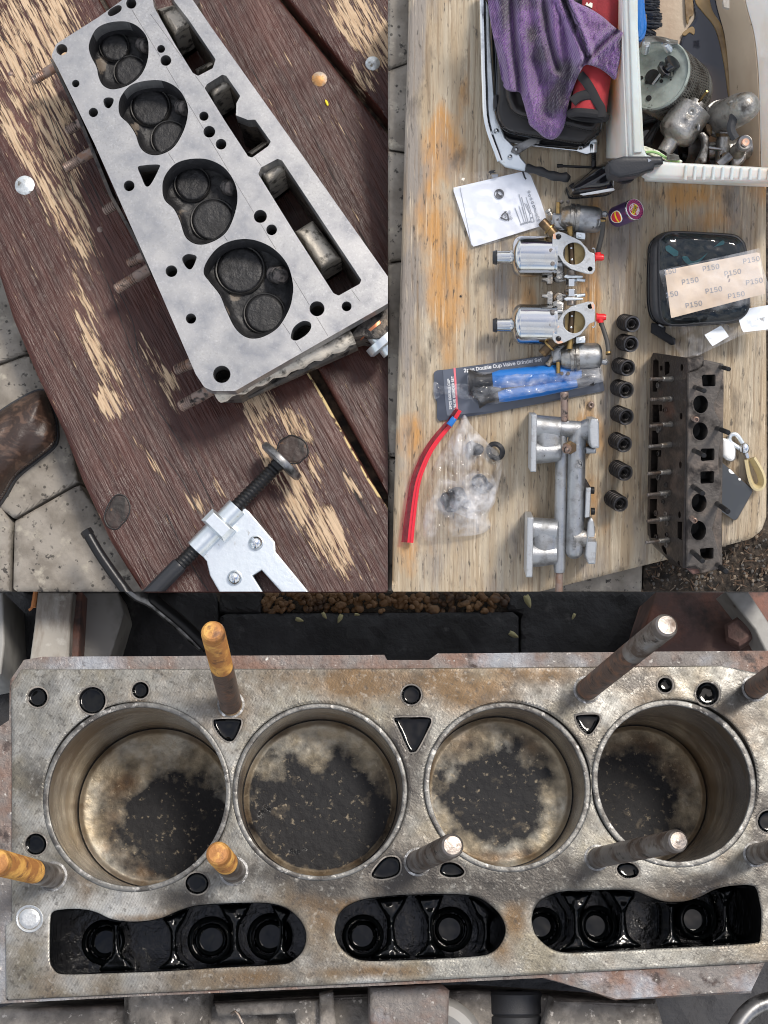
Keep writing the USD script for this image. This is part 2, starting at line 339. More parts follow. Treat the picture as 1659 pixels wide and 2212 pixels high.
# ------------------------------------------------------------------ things, parts, names
used = {}
def numbered(path):
    n = used.get(path, 0); used[path] = n + 1
    return path if n == 0 else f'{path}_{n:03d}'
def tag(prim, **kw):
    for a, b in kw.items():
        if b: prim.SetCustomDataByKey(a, b)
class Thing:
    def __init__(s, name, label, category=None, P=None, at=None, h=0.0, group=None, kind=None):
        s.path = numbered('/World/' + name); s.P = P
        x = UsdGeom.Xform.Define(stage, s.path); s.prim = x.GetPrim()
        s.base = P.P(at, h) if P is not None else np.zeros(3)
        if P is not None:
            o = P.o + P.R @ s.base
            x.AddTransformOp().Set(Gf.Matrix4d(*[*P.ex, 0, *P.ey, 0, *P.n, 0, *o, 1]))
        tag(s.prim, label=label, category=category, group=group, kind=kind)
    def add(s, name, mesh, material, parent=None, smooth=35, label=None, kind=None, attrs=None):
        path = numbered((str(parent.GetPath()) if parent is not None else s.path) + '/' + name)
        if not isinstance(mesh, trimesh.Trimesh): mesh = tm(mesh)
        mesh = trimesh.Trimesh(mesh.vertices - s.base, mesh.faces, process=False)
        if smooth and smooth is not True and not attrs: 
            mesh.merge_vertices(); 
        g = usdkit.mesh(stage, path, mesh, material, smooth=(True if (attrs and smooth) else smooth))
        for a, val in (attrs or {}).items():
            UsdGeom.PrimvarsAPI(g).CreatePrimvar(a, Sdf.ValueTypeNames.FloatArray, 'vertex').Set(Vt.FloatArray.FromNumpy(np.asarray(val, np.float32)))
        tag(g.GetPrim(), label=label, kind=kind); return g.GetPrim()
# ------------------------------------------------------------------ looks
B = 18.0
PEEL_ROT = (0, 0, math.radians(-28))
painted = mat('peeling_brown_paint', (.032, .0090, .0062), .30, layers=[
    dict(c=(.064, .022, .016), s=16, st=(6, .4, 1), lo=.40, hi=.66, d=5),
    dict(c=(.100, .040, .030), s=7, st=(1.6, .5, 1), lo=.56, hi=.74, d=3),
    dict(c=(.012, .007, .006), s=26, st=(7, .35, 1), lo=.62, hi=.70, d=5, r=.6),
    dict(c=(.50, .37, .245), s=78, st=(4.2, .26, 1), lo=.80, hi=.835, d=10, a='peel', g=.335, r=.85, e=.0009),
    dict(c=(.43, .30, .19), s=170, st=(3.4, .22, 1), lo=.80, hi=.84, d=8, a='peel', g=.29, r=.85)],
    bump=[(30, (8, .45, 1), .0022, 6), (160, (3, .4, 1), .0005, 4)], rot=PEEL_ROT, rvar=(25, .10), spec=.36)
bare_edge = mat('bare_plank_edge', (.16, .10, .06), .8, layers=[dict(c=(.03, .02, .015), s=60, lo=.4, hi=.6)], bump=[(120, (1, 1, 1), .001)])
yellow_edge = mat('yellowed_plank_edge', (.55, .42, .20), .8, layers=[dict(c=(.06, .03, .02), s=70, lo=.52, hi=.6)], bump=[(120, (1, 1, 1), .0006)])
pine = mat('weathered_pine', (.36, .28, .185), .70, layers=[
    dict(c=(.44, .375, .28), s=10, st=(6, .5, 1), lo=.42, hi=.62, d=8),
    dict(c=(.46, .245, .085), s=9, st=(2.2, .9, 1), lo=.60, hi=.76, d=9, a='warm', g=.31),
    dict(c=(.25, .22, .19), s=9, st=(2.6, .9, 1), lo=.54, hi=.70, d=9, a='grey', g=.32),
    dict(c=(.19, .13, .075), s=60, st=(5, .16, 1), lo=.52, hi=.66, d=8, f=.75),
    dict(c=(.62, .53, .40), s=85, st=(4, .2, 1), lo=.57, hi=.68, d=7, f=.6),
    dict(c=(.075, .06, .046), s=22, st=(1.6, .6, 1), lo=.585, hi=.70, d=11, f=.7),
    dict(c=(.05, .042, .034), s=150, st=(2.0, .4, 1), lo=.59, hi=.68, d=8, f=.8)],
    bump=[(60, (6, .2, 1), .0016, 8), (260, (3, .5, 1), .0006, 4)])
paving = mat('paving_stone', (.27, .245, .21), .9, layers=[dict(c=(.17, .15, .125), s=22, lo=.42, hi=.6, d=6), dict(c=(.36, .33, .27), s=45, lo=.58, hi=.7, d=5),
    dict(c=(.055, .05, .042), s=75, lo=.15, hi=.10, k='voronoi_texture', f=.85), dict(c=(.05, .045, .04), s=120, lo=.60, hi=.66, d=5)], bump=[(90, (1, 1, 1), .0015, 6)])
soil = mat('dark_soil', (.045, .034, .025), .95, layers=[dict(c=(.11, .085, .06), s=150, lo=.56, hi=.66, d=5), dict(c=(.012, .010, .008), s=60, lo=.5, hi=.62, d=4)], bump=[(110, (1, 1, 1), .006, 6)])
galv = mat('galvanised_bolt', (.42, .44, .44), .38, .8, layers=[dict(c=(.60, .63, .64), s=90, lo=.45, hi=.58, d=5), dict(c=(.15, .13, .10), s=130, lo=.56, hi=.66, d=5)], bump=[(200, (1, 1, 1), .0008)])
galv_rust = mat('rusting_bolt', (.36, .30, .24), .5, .5, layers=[dict(c=(.42, .22, .08), s=70, lo=.44, hi=.58, d=5), dict(c=(.10, .06, .04), s=100, lo=.55, hi=.66, d=5)], bump=[(200, (1, 1, 1), .0008)])
milled = mat('milled_steel', (.33, .33, .33), .36, .93, layers=[dict(c=(.17, .17, .17), s=420, st=(1, 1, .1), lo=.50, hi=.66, d=5, r=.5, f=.5), dict(c=(.40, .395, .39), s=9, lo=.46, hi=.66, d=6, f=.5), dict(c=(.50, .50, .50), s=420, st=(1, 1, .1), lo=.56, hi=.66, d=4, f=.4)],
    bump=[(900, (1, 1, 1), .00005, 3)], rvar=(40, .10), rot=(0, 0, math.radians(30)))
cast_dark = mat('oily_cast_iron', (.060, .052, .045), .42, .35, layers=[dict(c=(.15, .12, .09), s=40, lo=.52, hi=.66, d=5), dict(c=(.015, .013, .012), s=65, lo=.52, hi=.62, d=5, r=.2)], bump=[(260, (1, 1, 1), .0006, 4)], rvar=(60, .15))
cast_pale = mat('pale_cast_iron', (.58, .53, .45), .6, .3, layers=[dict(c=(.10, .09, .075), s=90, lo=.5, hi=.64, d=6)], bump=[(240, (1, 1, 1), .0012, 5)])
carbon_ring = mat('carbon_ring', (.030, .029, .028), .45, .3, bump=[(300, (1, 1, 1), .0004)])
carbon = mat('carbon_black', (.011, .011, .012), .50, 0, layers=[dict(c=(.026, .026, .028), s=170, lo=.52, hi=.68, d=5), dict(c=(.16, .13, .10), s=38, lo=.69, hi=.76, d=6, f=.8, a='ash', g=.32)], bump=[(420, (1, 1, 1), .0006, 4), (70, (1, 1, 1), .0008, 3)], spec=.4, rvar=(60, .12))
soot_steel = mat('soot_edge_steel', (.10, .09, .085), .4, .7, layers=[dict(c=(.02, .02, .02), s=120, lo=.45, hi=.6)], bump=[(300, (1, 1, 1), .0004)])
rust = mat('rusty_stud', (.22, .165, .14), .45, .4, layers=[dict(c=(.20, .11, .07), s=80, lo=.5, hi=.65, d=5), dict(c=(.03, .025, .022), s=130, lo=.55, hi=.66)], bump=[(400, (1, 1, 1), .0004)])
rust_dark = mat('rust_brown_shaft', (.085, .058, .046), .5, .5, layers=[dict(c=(.15, .08, .05), s=70, lo=.5, hi=.65, d=5), dict(c=(.03, .025, .022), s=110, lo=.55, hi=.66)], bump=[(300, (1, 1, 1), .0004)])
sunlit_rust = mat('sunlit_rust', (.34, .15, .045), .5, .35, layers=[dict(c=(.62, .34, .09), s=45, lo=.45, hi=.6, d=5), dict(c=(.16, .075, .035), s=70, lo=.56, hi=.68, d=5)], bump=[(300, (1, 1, 1), .0006)])  # rust plus the orange glow of low sun on stud tips, painted in
stud_steel = mat('worn_stud_steel', (.20, .18, .165), .36, .85, layers=[dict(c=(.10, .075, .06), s=45, lo=.45, hi=.62, d=5, r=.5), dict(c=(.045, .04, .035), s=90, lo=.58, hi=.68)], bump=[(300, (1, 1, 1), .0003)])
zinc = mat('zinc_plate', (.70, .74, .76), .30, .92, layers=[dict(c=(.55, .60, .64), s=22, lo=.42, hi=.62, d=5, r=.42), dict(c=(.42, .42, .40), s=110, lo=.64, hi=.72, d=5)], bump=[(150, (1, 1, 1), .00025)], bevel=.0008)
chrome = mat('chrome_plate', (.66, .68, .70), .14, 1., layers=[dict(c=(.45, .46, .48), s=60, lo=.55, hi=.7, r=.3)], bevel=.0006)
black_oxide = mat('black_oxide', (.018, .018, .019), .34, .6, bump=[(300, (1, 1, 1), .0002)])
dark_steel = mat('dark_washer_steel', (.24, .24, .24), .35, .85, layers=[dict(c=(.05, .05, .05), s=50, lo=.45, hi=.6)])
black_plastic = mat('black_plastic', (.014, .015, .018), .36, bump=[(500, (1, 1, 1), .0002)], bevel=.001)
black_rubber = mat('black_rubber', (.016, .017, .020), .55, bump=[(900, (1, 1, 1), .0003)])
gloss_black = mat('gloss_black', (.004, .004, .005), .07, coat=.4)
black_oil = mat('black_oil', (.0012, .0015, .0017), .03, spec=.28, bump=[(26, (1, 1, 1), .0022, 2)])
oily_wall = mat('oil_wet_iron', (.002, .002, .002), .10, spec=.35, bump=[(60, (1, 1, 1), .0016, 4)])
leather = mat('brown_leather', (.030, .016, .011), .45, layers=[dict(c=(.085, .048, .032), s=24, st=(1, 2, 1), lo=.52, hi=.62, d=4, q=2.5), dict(c=(.02, .011, .008), s=30, lo=.5, hi=.64)], bump=[(200, (1, 1, 1), .0008)])
brass = mat('aged_brass', (.34, .23, .09), .38, .95, layers=[dict(c=(.16, .10, .045), s=70, lo=.5, hi=.64)], bevel=.0005)
brown_brass = mat('tarnished_brass', (.085, .058, .035), .42, .8, layers=[dict(c=(.18, .12, .06), s=80, lo=.52, hi=.64)])
copper = mat('copper_washer', (.55, .20, .10), .35, .9)
polished = mat('polished_alloy', (.58, .59, .60), .12, 1., layers=[dict(c=(.55, .54, .52), s=35, lo=.50, hi=.68, d=6, r=.26)], bump=[(14, (1, 1, 1), .0012, 2)])
alloy = mat('cast_alloy', (.35, .36, .37), .36, .88, layers=[dict(c=(.22, .22, .22), s=70, lo=.48, hi=.64, d=6, r=.5), dict(c=(.07, .065, .06), s=190, lo=.66, hi=.72, d=4)], bump=[(700, (1, 1, 1), .0002, 4)], rvar=(60, .1), bevel=.0008)
alloy_flat = mat('machined_alloy', (.44, .455, .465), .42, .75, layers=[dict(c=(.36, .36, .36), s=150, lo=.55, hi=.66, d=6)], bump=[(500, (1, 1, 1), .0003)], bevel=.0008)
alloy_dark = mat('grimy_alloy', (.34, .33, .31), .34, .90, layers=[dict(c=(.08, .072, .065), s=55, lo=.52, hi=.66, d=6, r=.5), dict(c=(.28, .20, .12), s=30, lo=.60, hi=.7, d=5)], bump=[(300, (1, 1, 1), .0006)], rvar=(60, .1), bevel=.0006)
copper_gasket = mat('gasket_smear', (.62, .36, .25), .6, .2, layers=[dict(c=(.5, .45, .4), s=120, lo=.5, hi=.6)])
spring_steel = mat('black_spring_steel', (.030, .028, .028), .36, .8, layers=[dict(c=(.08, .07, .065), s=200, lo=.55, hi=.68)])
bright_ring = mat('ground_spring_end', (.20, .19, .185), .33, .95)
head_iron = mat('sooty_cast_iron', (.088, .078, .070), .50, .45, layers=[dict(c=(.17, .135, .11), s=28, lo=.48, hi=.66, d=5), dict(c=(.022, .018, .016), s=36, lo=.50, hi=.62, d=5), dict(c=(.19, .10, .065), s=18, lo=.63, hi=.73, d=4, f=.6)], bump=[(260, (1, 1, 1), .0008, 5)], rvar=(50, .12))
head_black = mat('oily_black_iron', (.020, .016, .014), .34, .4, layers=[dict(c=(.055, .04, .032), s=30, lo=.5, hi=.66, d=5), dict(c=(.075, .032, .02), s=14, lo=.62, hi=.72, f=.6)], bump=[(200, (1, 1, 1), .001, 4)], rvar=(40, .12))
void = mat('deep_bore', (.006, .006, .007), .35, bump=[(120, (1, 1, 1), .0008)])
white_paper = mat('white_paper', (.74, .77, .83), .35, bump=[(18, (1, 1, 1), .0012, 2)], coat=.35)
print_grey = mat('grey_print', (.22, .24, .28), .6)
print_black = mat('black_print', (.02, .02, .025), .6)
tan_paper = mat('sandpaper_backing', (.66, .54, .42), .75, layers=[dict(c=(.56, .44, .33), s=14, lo=.45, hi=.65, d=4)], bump=[(30, (1, 1, 1), .0006)])
sticker = mat('white_sticker', (.74, .78, .82), .6, layers=[dict(c=(.30, .30, .30), s=60, lo=.64, hi=.70, d=6)])
clear_film = film('clear_plastic_film', .0, .10, (.985, .985, .99), (22, .0012), .10, 60)
sleeve_film = film('clear_sleeve_film', .008, .08, (.975, .975, .98), (26, .0018), .20, 36)
crumple_film = film('crumpled_clear_film', .012, .07, (.965, .965, .97), (46, .006), .48, 44)
window_film = film('clear_pvc_window', .02, .05, (.50, .58, .62), (14, .003))
red_zip = mat('red_zip_plastic', (.62, .012, .030), .30, bump=[(60, (1, 1, 1), .001)], coat=.3)
pink_zip = film('red_tinted_film', .04, .10, (.85, .16, .24), (30, .004))
blue_plastic = mat('blue_plastic', (.012, .13, .42), .35, bump=[(300, (1, 1, 1), .0003)])
card = mat('dark_card', (.030, .038, .060), .35, layers=[dict(c=(.065, .075, .10), s=12, lo=.45, hi=.6, d=3)], coat=.3)
card_grey = mat('grey_card', (.10, .115, .15), .3, layers=[dict(c=(.055, .065, .09), s=10, lo=.45, hi=.6, d=3)], coat=.4)
white_ink = mat('white_ink', (.80, .81, .82), .6)
pink_ink = mat('pink_ink', (.70, .16, .19), .5)
purple_cloth = mat('purple_microfibre', (.145, .062, .225), .95, layers=[dict(c=(.235, .115, .33), s=16, lo=.44, hi=.62, d=5), dict(c=(.050, .030, .060), s=12, lo=.60, hi=.82, d=6, a='dirt', g=.42), dict(c=(.20, .125, .19), s=9, lo=.56, hi=.68, d=5, f=.7)],
    bump=[(330, (.45, 1, 1), .0016, 3, 'wave_texture', 3.0), (420, (1, 1, 1), .0014, 4)], rot=(0, 0, .5), extra={'sheen_weight': .35})
red_canvas = mat('red_canvas', (.36, .030, .036), .9, layers=[dict(c=(.22, .022, .028), s=22, lo=.45, hi=.65, d=5), dict(c=(.42, .15, .13), s=30, lo=.62, hi=.74, d=5)], bump=[(700, (1, 1, 1), .0006)])
black_tape = mat('black_webbing', (.014, .014, .016), .85, bump=[(900, (1, 1, 1), .0006)])
case_black = mat('black_moulded_case', (.016, .015, .016), .50, layers=[dict(c=(.028, .025, .024), s=12, lo=.45, hi=.62)], bump=[(900, (1, 1, 1), .00025)])
tub = mat('frosted_plastic', (.50, .495, .475), .38, layers=[dict(c=(.44, .40, .34), s=16, st=(2, .6, 1), lo=.48, hi=.66, d=5)], bump=[(60, (1, 1, 1), .0006)], bevel=.002, extra={'subsurface_weight': .25, 'subsurface_scale': .01})
tub_stained = mat('stained_tub_plastic', (.42, .34, .25), .5, layers=[dict(c=(.36, .27, .19), s=9, st=(2, .5, 1), lo=.45, hi=.62, d=5), dict(c=(.12, .09, .06), s=120, lo=.68, hi=.74, d=4)], bump=[(50, (1, 1, 1), .001)])
ochre = mat('ochre_oil_scum', (.22, .145, .06), .4, layers=[dict(c=(.12, .07, .025), s=30, lo=.48, hi=.62, d=6)])
dirty_fluid = mat('dirty_fluid', (.018, .020, .028), .05, spec=.6, layers=[dict(c=(.10, .065, .04), s=6, lo=.52, hi=.72, d=3)], bump=[(9, (1, 1, 1), .0006)])
mesh_wire = mat('filter_wire', (.28, .28, .26), .4, .8, layers=[dict(c=(.10, .09, .08), s=60, lo=.45, hi=.6)])
filter_plate = mat('filter_end_plate', (.34, .385, .355), .5, .45, layers=[dict(c=(.22, .25, .23), s=40, lo=.45, hi=.62, d=6), dict(c=(.045, .045, .04), s=70, lo=.63, hi=.70, d=6)], bump=[(200, (1, 1, 1), .0004)], bevel=.0006)
bristle = mat('dark_bristle', (.024, .027, .034), .6)
rag_white = mat('white_rag', (.72, .73, .62), .9, layers=[dict(c=(.40, .42, .30), s=40, lo=.5, hi=.64, d=5)], bump=[(200, (1, 1, 1), .001)])
green_ink = mat('green_stripe', (.24, .42, .16), .8)
tin_purple = mat('purple_tin_print', (.050, .028, .075), .3, .3, layers=[dict(c=(.15, .02, .07), s=50, lo=.52, hi=.6)])
tin_pink = mat('magenta_print', (.46, .035, .14), .35)
tin_navy = mat('navy_print', (.035, .022, .12), .35)
tin_red = mat('red_print', (.50, .03, .045), .4)
tin_yellow = mat('yellow_print', (.80, .62, .02), .4)
hose_rubber = mat('grey_rubber_hose', (.045, .042, .038), .6, bump=[(300, (1, 1, 1), .0003)])
red_plastic = mat('red_elbow_plastic', (.62, .018, .022), .28)
teal = mat('teal_cloth', (.06, .20, .21), .8)
phone_glass = mat('phone_glass', (.045, .050, .056), .22, layers=[dict(c=(.06, .065, .07), s=30, lo=.5, hi=.65)], spec=.6)
phone_edge = mat('bronze_phone_edge', (.20, .15, .10), .35, .6)
white_plastic = mat('white_plastic', (.78, .79, .78), .3)
strap_tan = mat('cream_strap', (.50, .42, .24), .7, bump=[(300, (1, 1, 1), .0005)])
deckm = mat('stained_block_deck', (.185, .182, .165), .40, .55, layers=[dict(c=(.34, .34, .325), s=7, lo=.47, hi=.64, d=8), dict(c=(.135, .118, .082), s=13, lo=.47, hi=.62, d=12, f=.8), dict(c=(.058, .051, .040), s=9, lo=.53, hi=.66, d=12, f=.8), dict(c=(.105, .076, .050), s=6, lo=.51, hi=.66, d=12, f=.65),
    dict(c=(.105, .066, .032), s=18, lo=.55, hi=.90, d=11, a='stain', g=.54, r=.5), dict(c=(.035, .032, .029), s=20, lo=.50, hi=.90, d=11, a='dark', g=.60, r=.34),
    dict(c=(.06, .05, .04), s=70, st=(1.6, .35, 1), lo=.55, hi=.95, d=3, q=4.0, k='wave_texture', f=.22), dict(c=(.04, .035, .03), s=210, lo=.55, hi=.66, d=6, f=.6), dict(c=(.52, .51, .47), s=170, lo=.58, hi=.70, d=5, f=.22)],
    bump=[(400, (1, 1, 1), .00025, 4)], rvar=(50, .14), rot=(0, 0, .45))
block_cast = mat('rusty_block_casting', (.165, .150, .140), .55, .45, layers=[dict(c=(.17, .105, .080), s=14, lo=.46, hi=.62, d=6), dict(c=(.26, .27, .29), s=9, lo=.56, hi=.68, d=5), dict(c=(.06, .045, .04), s=40, lo=.58, hi=.66, d=6), dict(c=(.44, .42, .39), s=160, lo=.62, hi=.7, d=5)], bump=[(180, (1, 1, 1), .0022, 5)], rvar=(60, .15))
block_low = mat('grimy_block_casting', (.13, .118, .105), .65, .3, layers=[dict(c=(.26, .235, .205), s=30, lo=.46, hi=.62, d=6), dict(c=(.045, .038, .032), s=22, lo=.52, hi=.64, d=6), dict(c=(.42, .39, .35), s=130, lo=.62, hi=.69, d=5)], bump=[(150, (1, 1, 1), .002, 5)])
bore_steel = mat('honed_bore_wall', (.66, .64, .61), .16, .97, layers=[dict(c=(.34, .27, .20), s=9, st=(1, 1, 3), lo=.42, hi=.62, d=4, r=.30), dict(c=(.46, .44, .42), s=60, st=(.3, .3, 6), lo=.56, hi=.68, d=4, f=.6)], bump=[(80, (.2, .2, 6), .00035, 4)])
bore_rim_m = mat('bore_rim_dark', (.15, .148, .14), .42, .6, layers=[dict(c=(.06, .056, .052), s=60, lo=.45, hi=.60, d=6), dict(c=(.34, .33, .31), s=120, lo=.60, hi=.68, d=4)], bump=[(250, (1, 1, 1), .0006)])
rim_steel = mat('bore_rim_steel', (.20, .20, .20), .42, .75, layers=[dict(c=(.09, .085, .08), s=80, lo=.45, hi=.60, d=5), dict(c=(.50, .50, .50), s=110, lo=.61, hi=.68, d=4)], bump=[(250, (1, 1, 1), .0007)])
piston_crown = mat('carboned_piston', (.32, .27, .19), .44, .45, layers=[dict(c=(.46, .45, .40), s=14, lo=.46, hi=.64, d=6), dict(c=(.125, .078, .042), s=20, lo=.58, hi=.98, d=9, a='brown', g=.46), dict(c=(.010, .010, .0115), s=36, lo=.62, hi=.98, d=12, a='carbon', g=.84, r=.6, m=.0), dict(c=(.22, .18, .125), s=48, lo=.60, hi=.76, d=10, f=.45), dict(c=(.36, .30, .21), s=150, lo=.60, hi=.70, d=7, f=.55), dict(c=(.004, .004, .004), s=60, lo=.80, hi=.84, d=6, a='flake', g=.32, r=.1)], bump=[(130, (1, 1, 1), .0014, 5)], spec=.22)
crevice = mat('ring_gap', (.006, .005, .005), .5)
slate = mat('dark_slate', (.030, .030, .033), .75, layers=[dict(c=(.012, .012, .013), s=9, lo=.45, hi=.62, d=4), dict(c=(.075, .073, .075), s=34, lo=.62, hi=.74, d=5)], bump=[(50, (1, 1, 1), .004, 5)])
gravelm = mat('brown_gravel', (.15, .075, .028), .55, layers=[dict(c=(.26, .15, .07), s=16, lo=.5, hi=.62), dict(c=(.05, .025, .012), s=22, lo=.52, hi=.64)])
bench_wood = mat('pale_bench_wood', (.33, .31, .275), .75, layers=[dict(c=(.21, .18, .15), s=20, st=(3, .8, 1), lo=.46, hi=.62, d=5), dict(c=(.46, .44, .40), s=40, lo=.57, hi=.68)], bump=[(70, (1, 1, 1), .001)])
bench_plate = mat('pale_bench_plate', (.27, .265, .25), .55, layers=[dict(c=(.17, .165, .155), s=14, lo=.48, hi=.64, d=5), dict(c=(.10, .07, .05), s=50, lo=.66, hi=.72)], bump=[(60, (1, 1, 1), .0006)])
rust_plate = mat('rusty_plate', (.12, .070, .060), .75, layers=[dict(c=(.24, .10, .065), s=10, lo=.48, hi=.64, d=6), dict(c=(.045, .032, .03), s=16, lo=.52, hi=.66, d=5)], bump=[(90, (1, 1, 1), .002)])
leafm = mat('dry_leaf', (.40, .37, .20), .8)
orange_twig = mat('orange_twine', (.50, .20, .07), .8)
chip_mats = [mat('bark_chip', (.10, .06, .036), .9), mat('pale_chip', (.19, .15, .11), .9), mat('grey_stone', (.085, .078, .07), .85)]
# ================================================================== GROUND
rng = np.random.default_rng(7)
g0 = Thing('ground', 'dark bare soil under and around the worktops', 'soil', kind='structure')
gz = -.50
gg = trimesh.creation.box((60, 60, .1)); gg.apply_translation((0, 0, gz - .05)); g0.add('soil_sheet', gg, soil)

def row_trim(p, y=JY): return poly(p).intersection(sbox(-400, -400, 2200, y))
# paving beside the brown table: three slabs seen left of it
pv = Thing('paving', 'grey stone paving slabs beside the two tables', 'paving', UL, (60, 900), -.06, kind='structure')
for q in ([(-60, 380), (40, 560), (62, 760), (-60, 805)], [(-60, 812), (64, 766), (150, 930), (170, 1040), (30, 1120), (-60, 1050)],
          [(-60, 1058), (-8, 1083), (26, 1128), (20, 1300), (-60, 1300)], [(32, 1126), (172, 1046), (330, 1278), (340, 1310), (28, 1310)]):
    q = [(a, b) for a, b in np.array(row_trim(q).exterior.coords)[:-1]]
    m, px = sheet(UL, rnd(q, 3), 16, lambda p, d: -.060 - .004 * np.exp(-d / 3) + .0012 * (meshkit.fbm(np.column_stack([p / 25, p[:, 0] * 0])) - .5), h0=-.30)
    pv.add('paving_slab', clip(m, UL_ROW), paving)
pv2 = []
for q in ([(838, -20), (895, -20), (893, 130), (838, 150)], [(838, 154), (893, 134), (890, 330), (838, 322)], [(838, 326), (890, 334), (880, 560), (838, 566)], [(838, 570), (880, 564), (868, 990), (838, 985)],
          [(838, 989), (868, 994), (862, 1285), (838, 1285)], [(1120, 1225), (1388, 1180), (1386, 1290), (1120, 1290)]):
    q = rnd(np.array(poly(q).intersection(sbox(838.2, -60, 2000, JY - .2)).exterior.coords)[:-1], 2)
    m, px = sheet(UR, q, 12, lambda p, d: -.034 - .004 * np.exp(-d / 2.5) + .0012 * (meshkit.fbm(np.column_stack([p / 18, p[:, 0] * 0])) - .5), h0=-.20)
    v = m.vertices; w = (v @ UR.R.T) + UR.o; m.vertices = (w - UL.o) @ UL.R
    pv.add('paving_slab', m, paving)
# the soil bed under the corner of the pine table, with bark and stones
sb = Thing('soil_bed', 'dark soil strewn with bark chips beyond the pine table corner', 'soil', UR, (1500, 1240), -.05, kind='structure')
q = np.array(poly([(1390, 1175), (1560, 1120), (1640, 700), (1760, 700), (1760, 1300), (1390, 1300)]).intersection(sbox(800, 0, 2000, JY - .2)).exterior.coords)[:-1]
m, px = sheet(UR, q, 7, lambda p, d: -.045 + .012 * (meshkit.fbm(np.column_stack([p / 14, p[:, 0] * 0]), 4) - .5), h0=-.20)
sb.add('soil_surface', m, soil)
def rock(c, r, seed):
    s = trimesh.creation.icosphere(subdivisions=1); s.vertices *= 0.75 + .5 * meshkit.noise(s.vertices * 1.7 + seed)[:, None]
    s.apply_scale([r * (.8 + .5 * ((seed * 7) % 1)), r * (.7 + .4 * ((seed * 3) % 1)), r * .6]); s.apply_transform(trimesh.transformations.rotation_matrix(seed * 9, (0, 0, 1))); s.apply_translation(c); return s
chips = [[], [], []]
for i in range(520):
    p = rng.uniform((1392, 1150), (1700, 1276))
    if not poly(q).buffer(-5).contains(Point(p)): continue
    k = rng.integers(0, 3); c = UR.P(p, -.043 + .003 * rng.random()); r = UR.k(p) * rng.uniform(1.0, 4.2)
    if k == 0 or rng.random() < .3:
        a = rng.uniform(0, math.pi); d = np.array([math.cos(a), math.sin(a), rng.uniform(-.2, .2)]) * r * 2.2; chips[0 if rng.random() < .85 else 1].append(tube([c - d, c + d * .1, c + d], [r * .18, r * .34, r * .15], 5))
    else: chips[k].append(rock(c, r, rng.uniform(0, 9)))
ch = Thing('bark_and_stones', 'loose bark chips and small stones on the soil', 'bark chips', UR, (1500, 1240), -.045, kind='stuff')
for k in range(3): ch.add(['bark_chips', 'pale_chips', 'small_stones'][k], cat(*chips[k]), chip_mats[k], smooth=False, kind='stuff')

# ================================================================== BROWN TABLE (upper left)
bt = Thing('brown_table', 'outdoor plank table with peeling dark brown paint', 'table', UL, (400, 700), 0)
peel_blobs = [(95, 60, 160, 100, 63, 1.0), (30, 160, 160, 40, 63, .9), (150, 120, 120, 40, 63, .9), (110, 420, 170, 40, 66, .7), (180, 640, 150, 30, 66, .6), (600, 1000, 160, 50, 62, .7), (700, 1150, 130, 60, 62, .8), (790, 60, 150, 60, 52, 1.0), (90, 220, 150.0, 56.0, 65, 1.0), (130, 330, 120.0, 48.0, 65, .95), (160, 480, 150.0, 44.0, 68, .85), (40, 300, 120.0, 32.0, 60, .9), (20, 90, 120.0, 48.0, 60, .9),
              (205, 760, 170.0, 24.0, 68, .75), (235, 870, 60.0, 36.0, 65, .8), (340, 800, 130.0, 16.0, 62, .8), (375, 830, 60.0, 20.0, 60, .7), (330, 1000, 90.0, 11.200000000000001, 55, .7), (430, 1090, 50, 25, 40, .6),
              (560, 880, 60.0, 48.0, 60, .85), (640, 920, 60.0, 32.0, 50, .95), (650, 1080, 100.0, 56.0, 65, .85), (720, 1180, 110.0, 48.0, 62, .8), (680, 1010, 60.0, 48.0, 60, .55), (760, 1050, 60.0, 20.0, 60, .6), (250, 810, 140.0, 16.0, 66, .7), (300, 800, 70.0, 12.8, 60, .5), (470, 1050, 60.0, 12.0, 60, .6), (820, 90, 120.0, 48.0, 55, .8), (790, 170, 50.0, 32.0, 55, .8), (740, 60, 80.0, 24.0, 50, .5)]
def plank(q, hole=None):
    q = row_trim(q).intersection(sbox(-200, -400, JX - .15, 2200)); q = np.array(q.exterior.coords)[:-1]
    m, px = sheet(UL, q, 7, lambda p, d: -.0035 * np.exp(-d / 3.0) * (p[:, 0] < 826) * (p[:, 1] < 1268) + .0014 * (meshkit.fbm(np.column_stack([p / 40, p[:, 0] * 0])) - .5), h0=-.032)
    return m, np.maximum(np.minimum(1, 1.5 * gauss(px, peel_blobs)), .42)
LE = [(-40, 500), (-6, 575), (30, 690), (85, 820), (140, 935), (180, 1040), (240, 1170), (322, 1300)]
for q in ([(-60, -60), (185, -60), (215, 0), (666, 800), (775, 990), (838, 1100), (900, 1310)] + LE[::-1] + [(-60, 460)],
          [(192, -60), (560, -60), (604, 0), (838, 292), (838, 1066), (690, 800)], [(578, -60), (900, -60), (900, 330), (838, 258), (622, 0)]):
    m, a = plank(q); bt.add('board', m, painted, smooth=False, attrs={'peel': a})
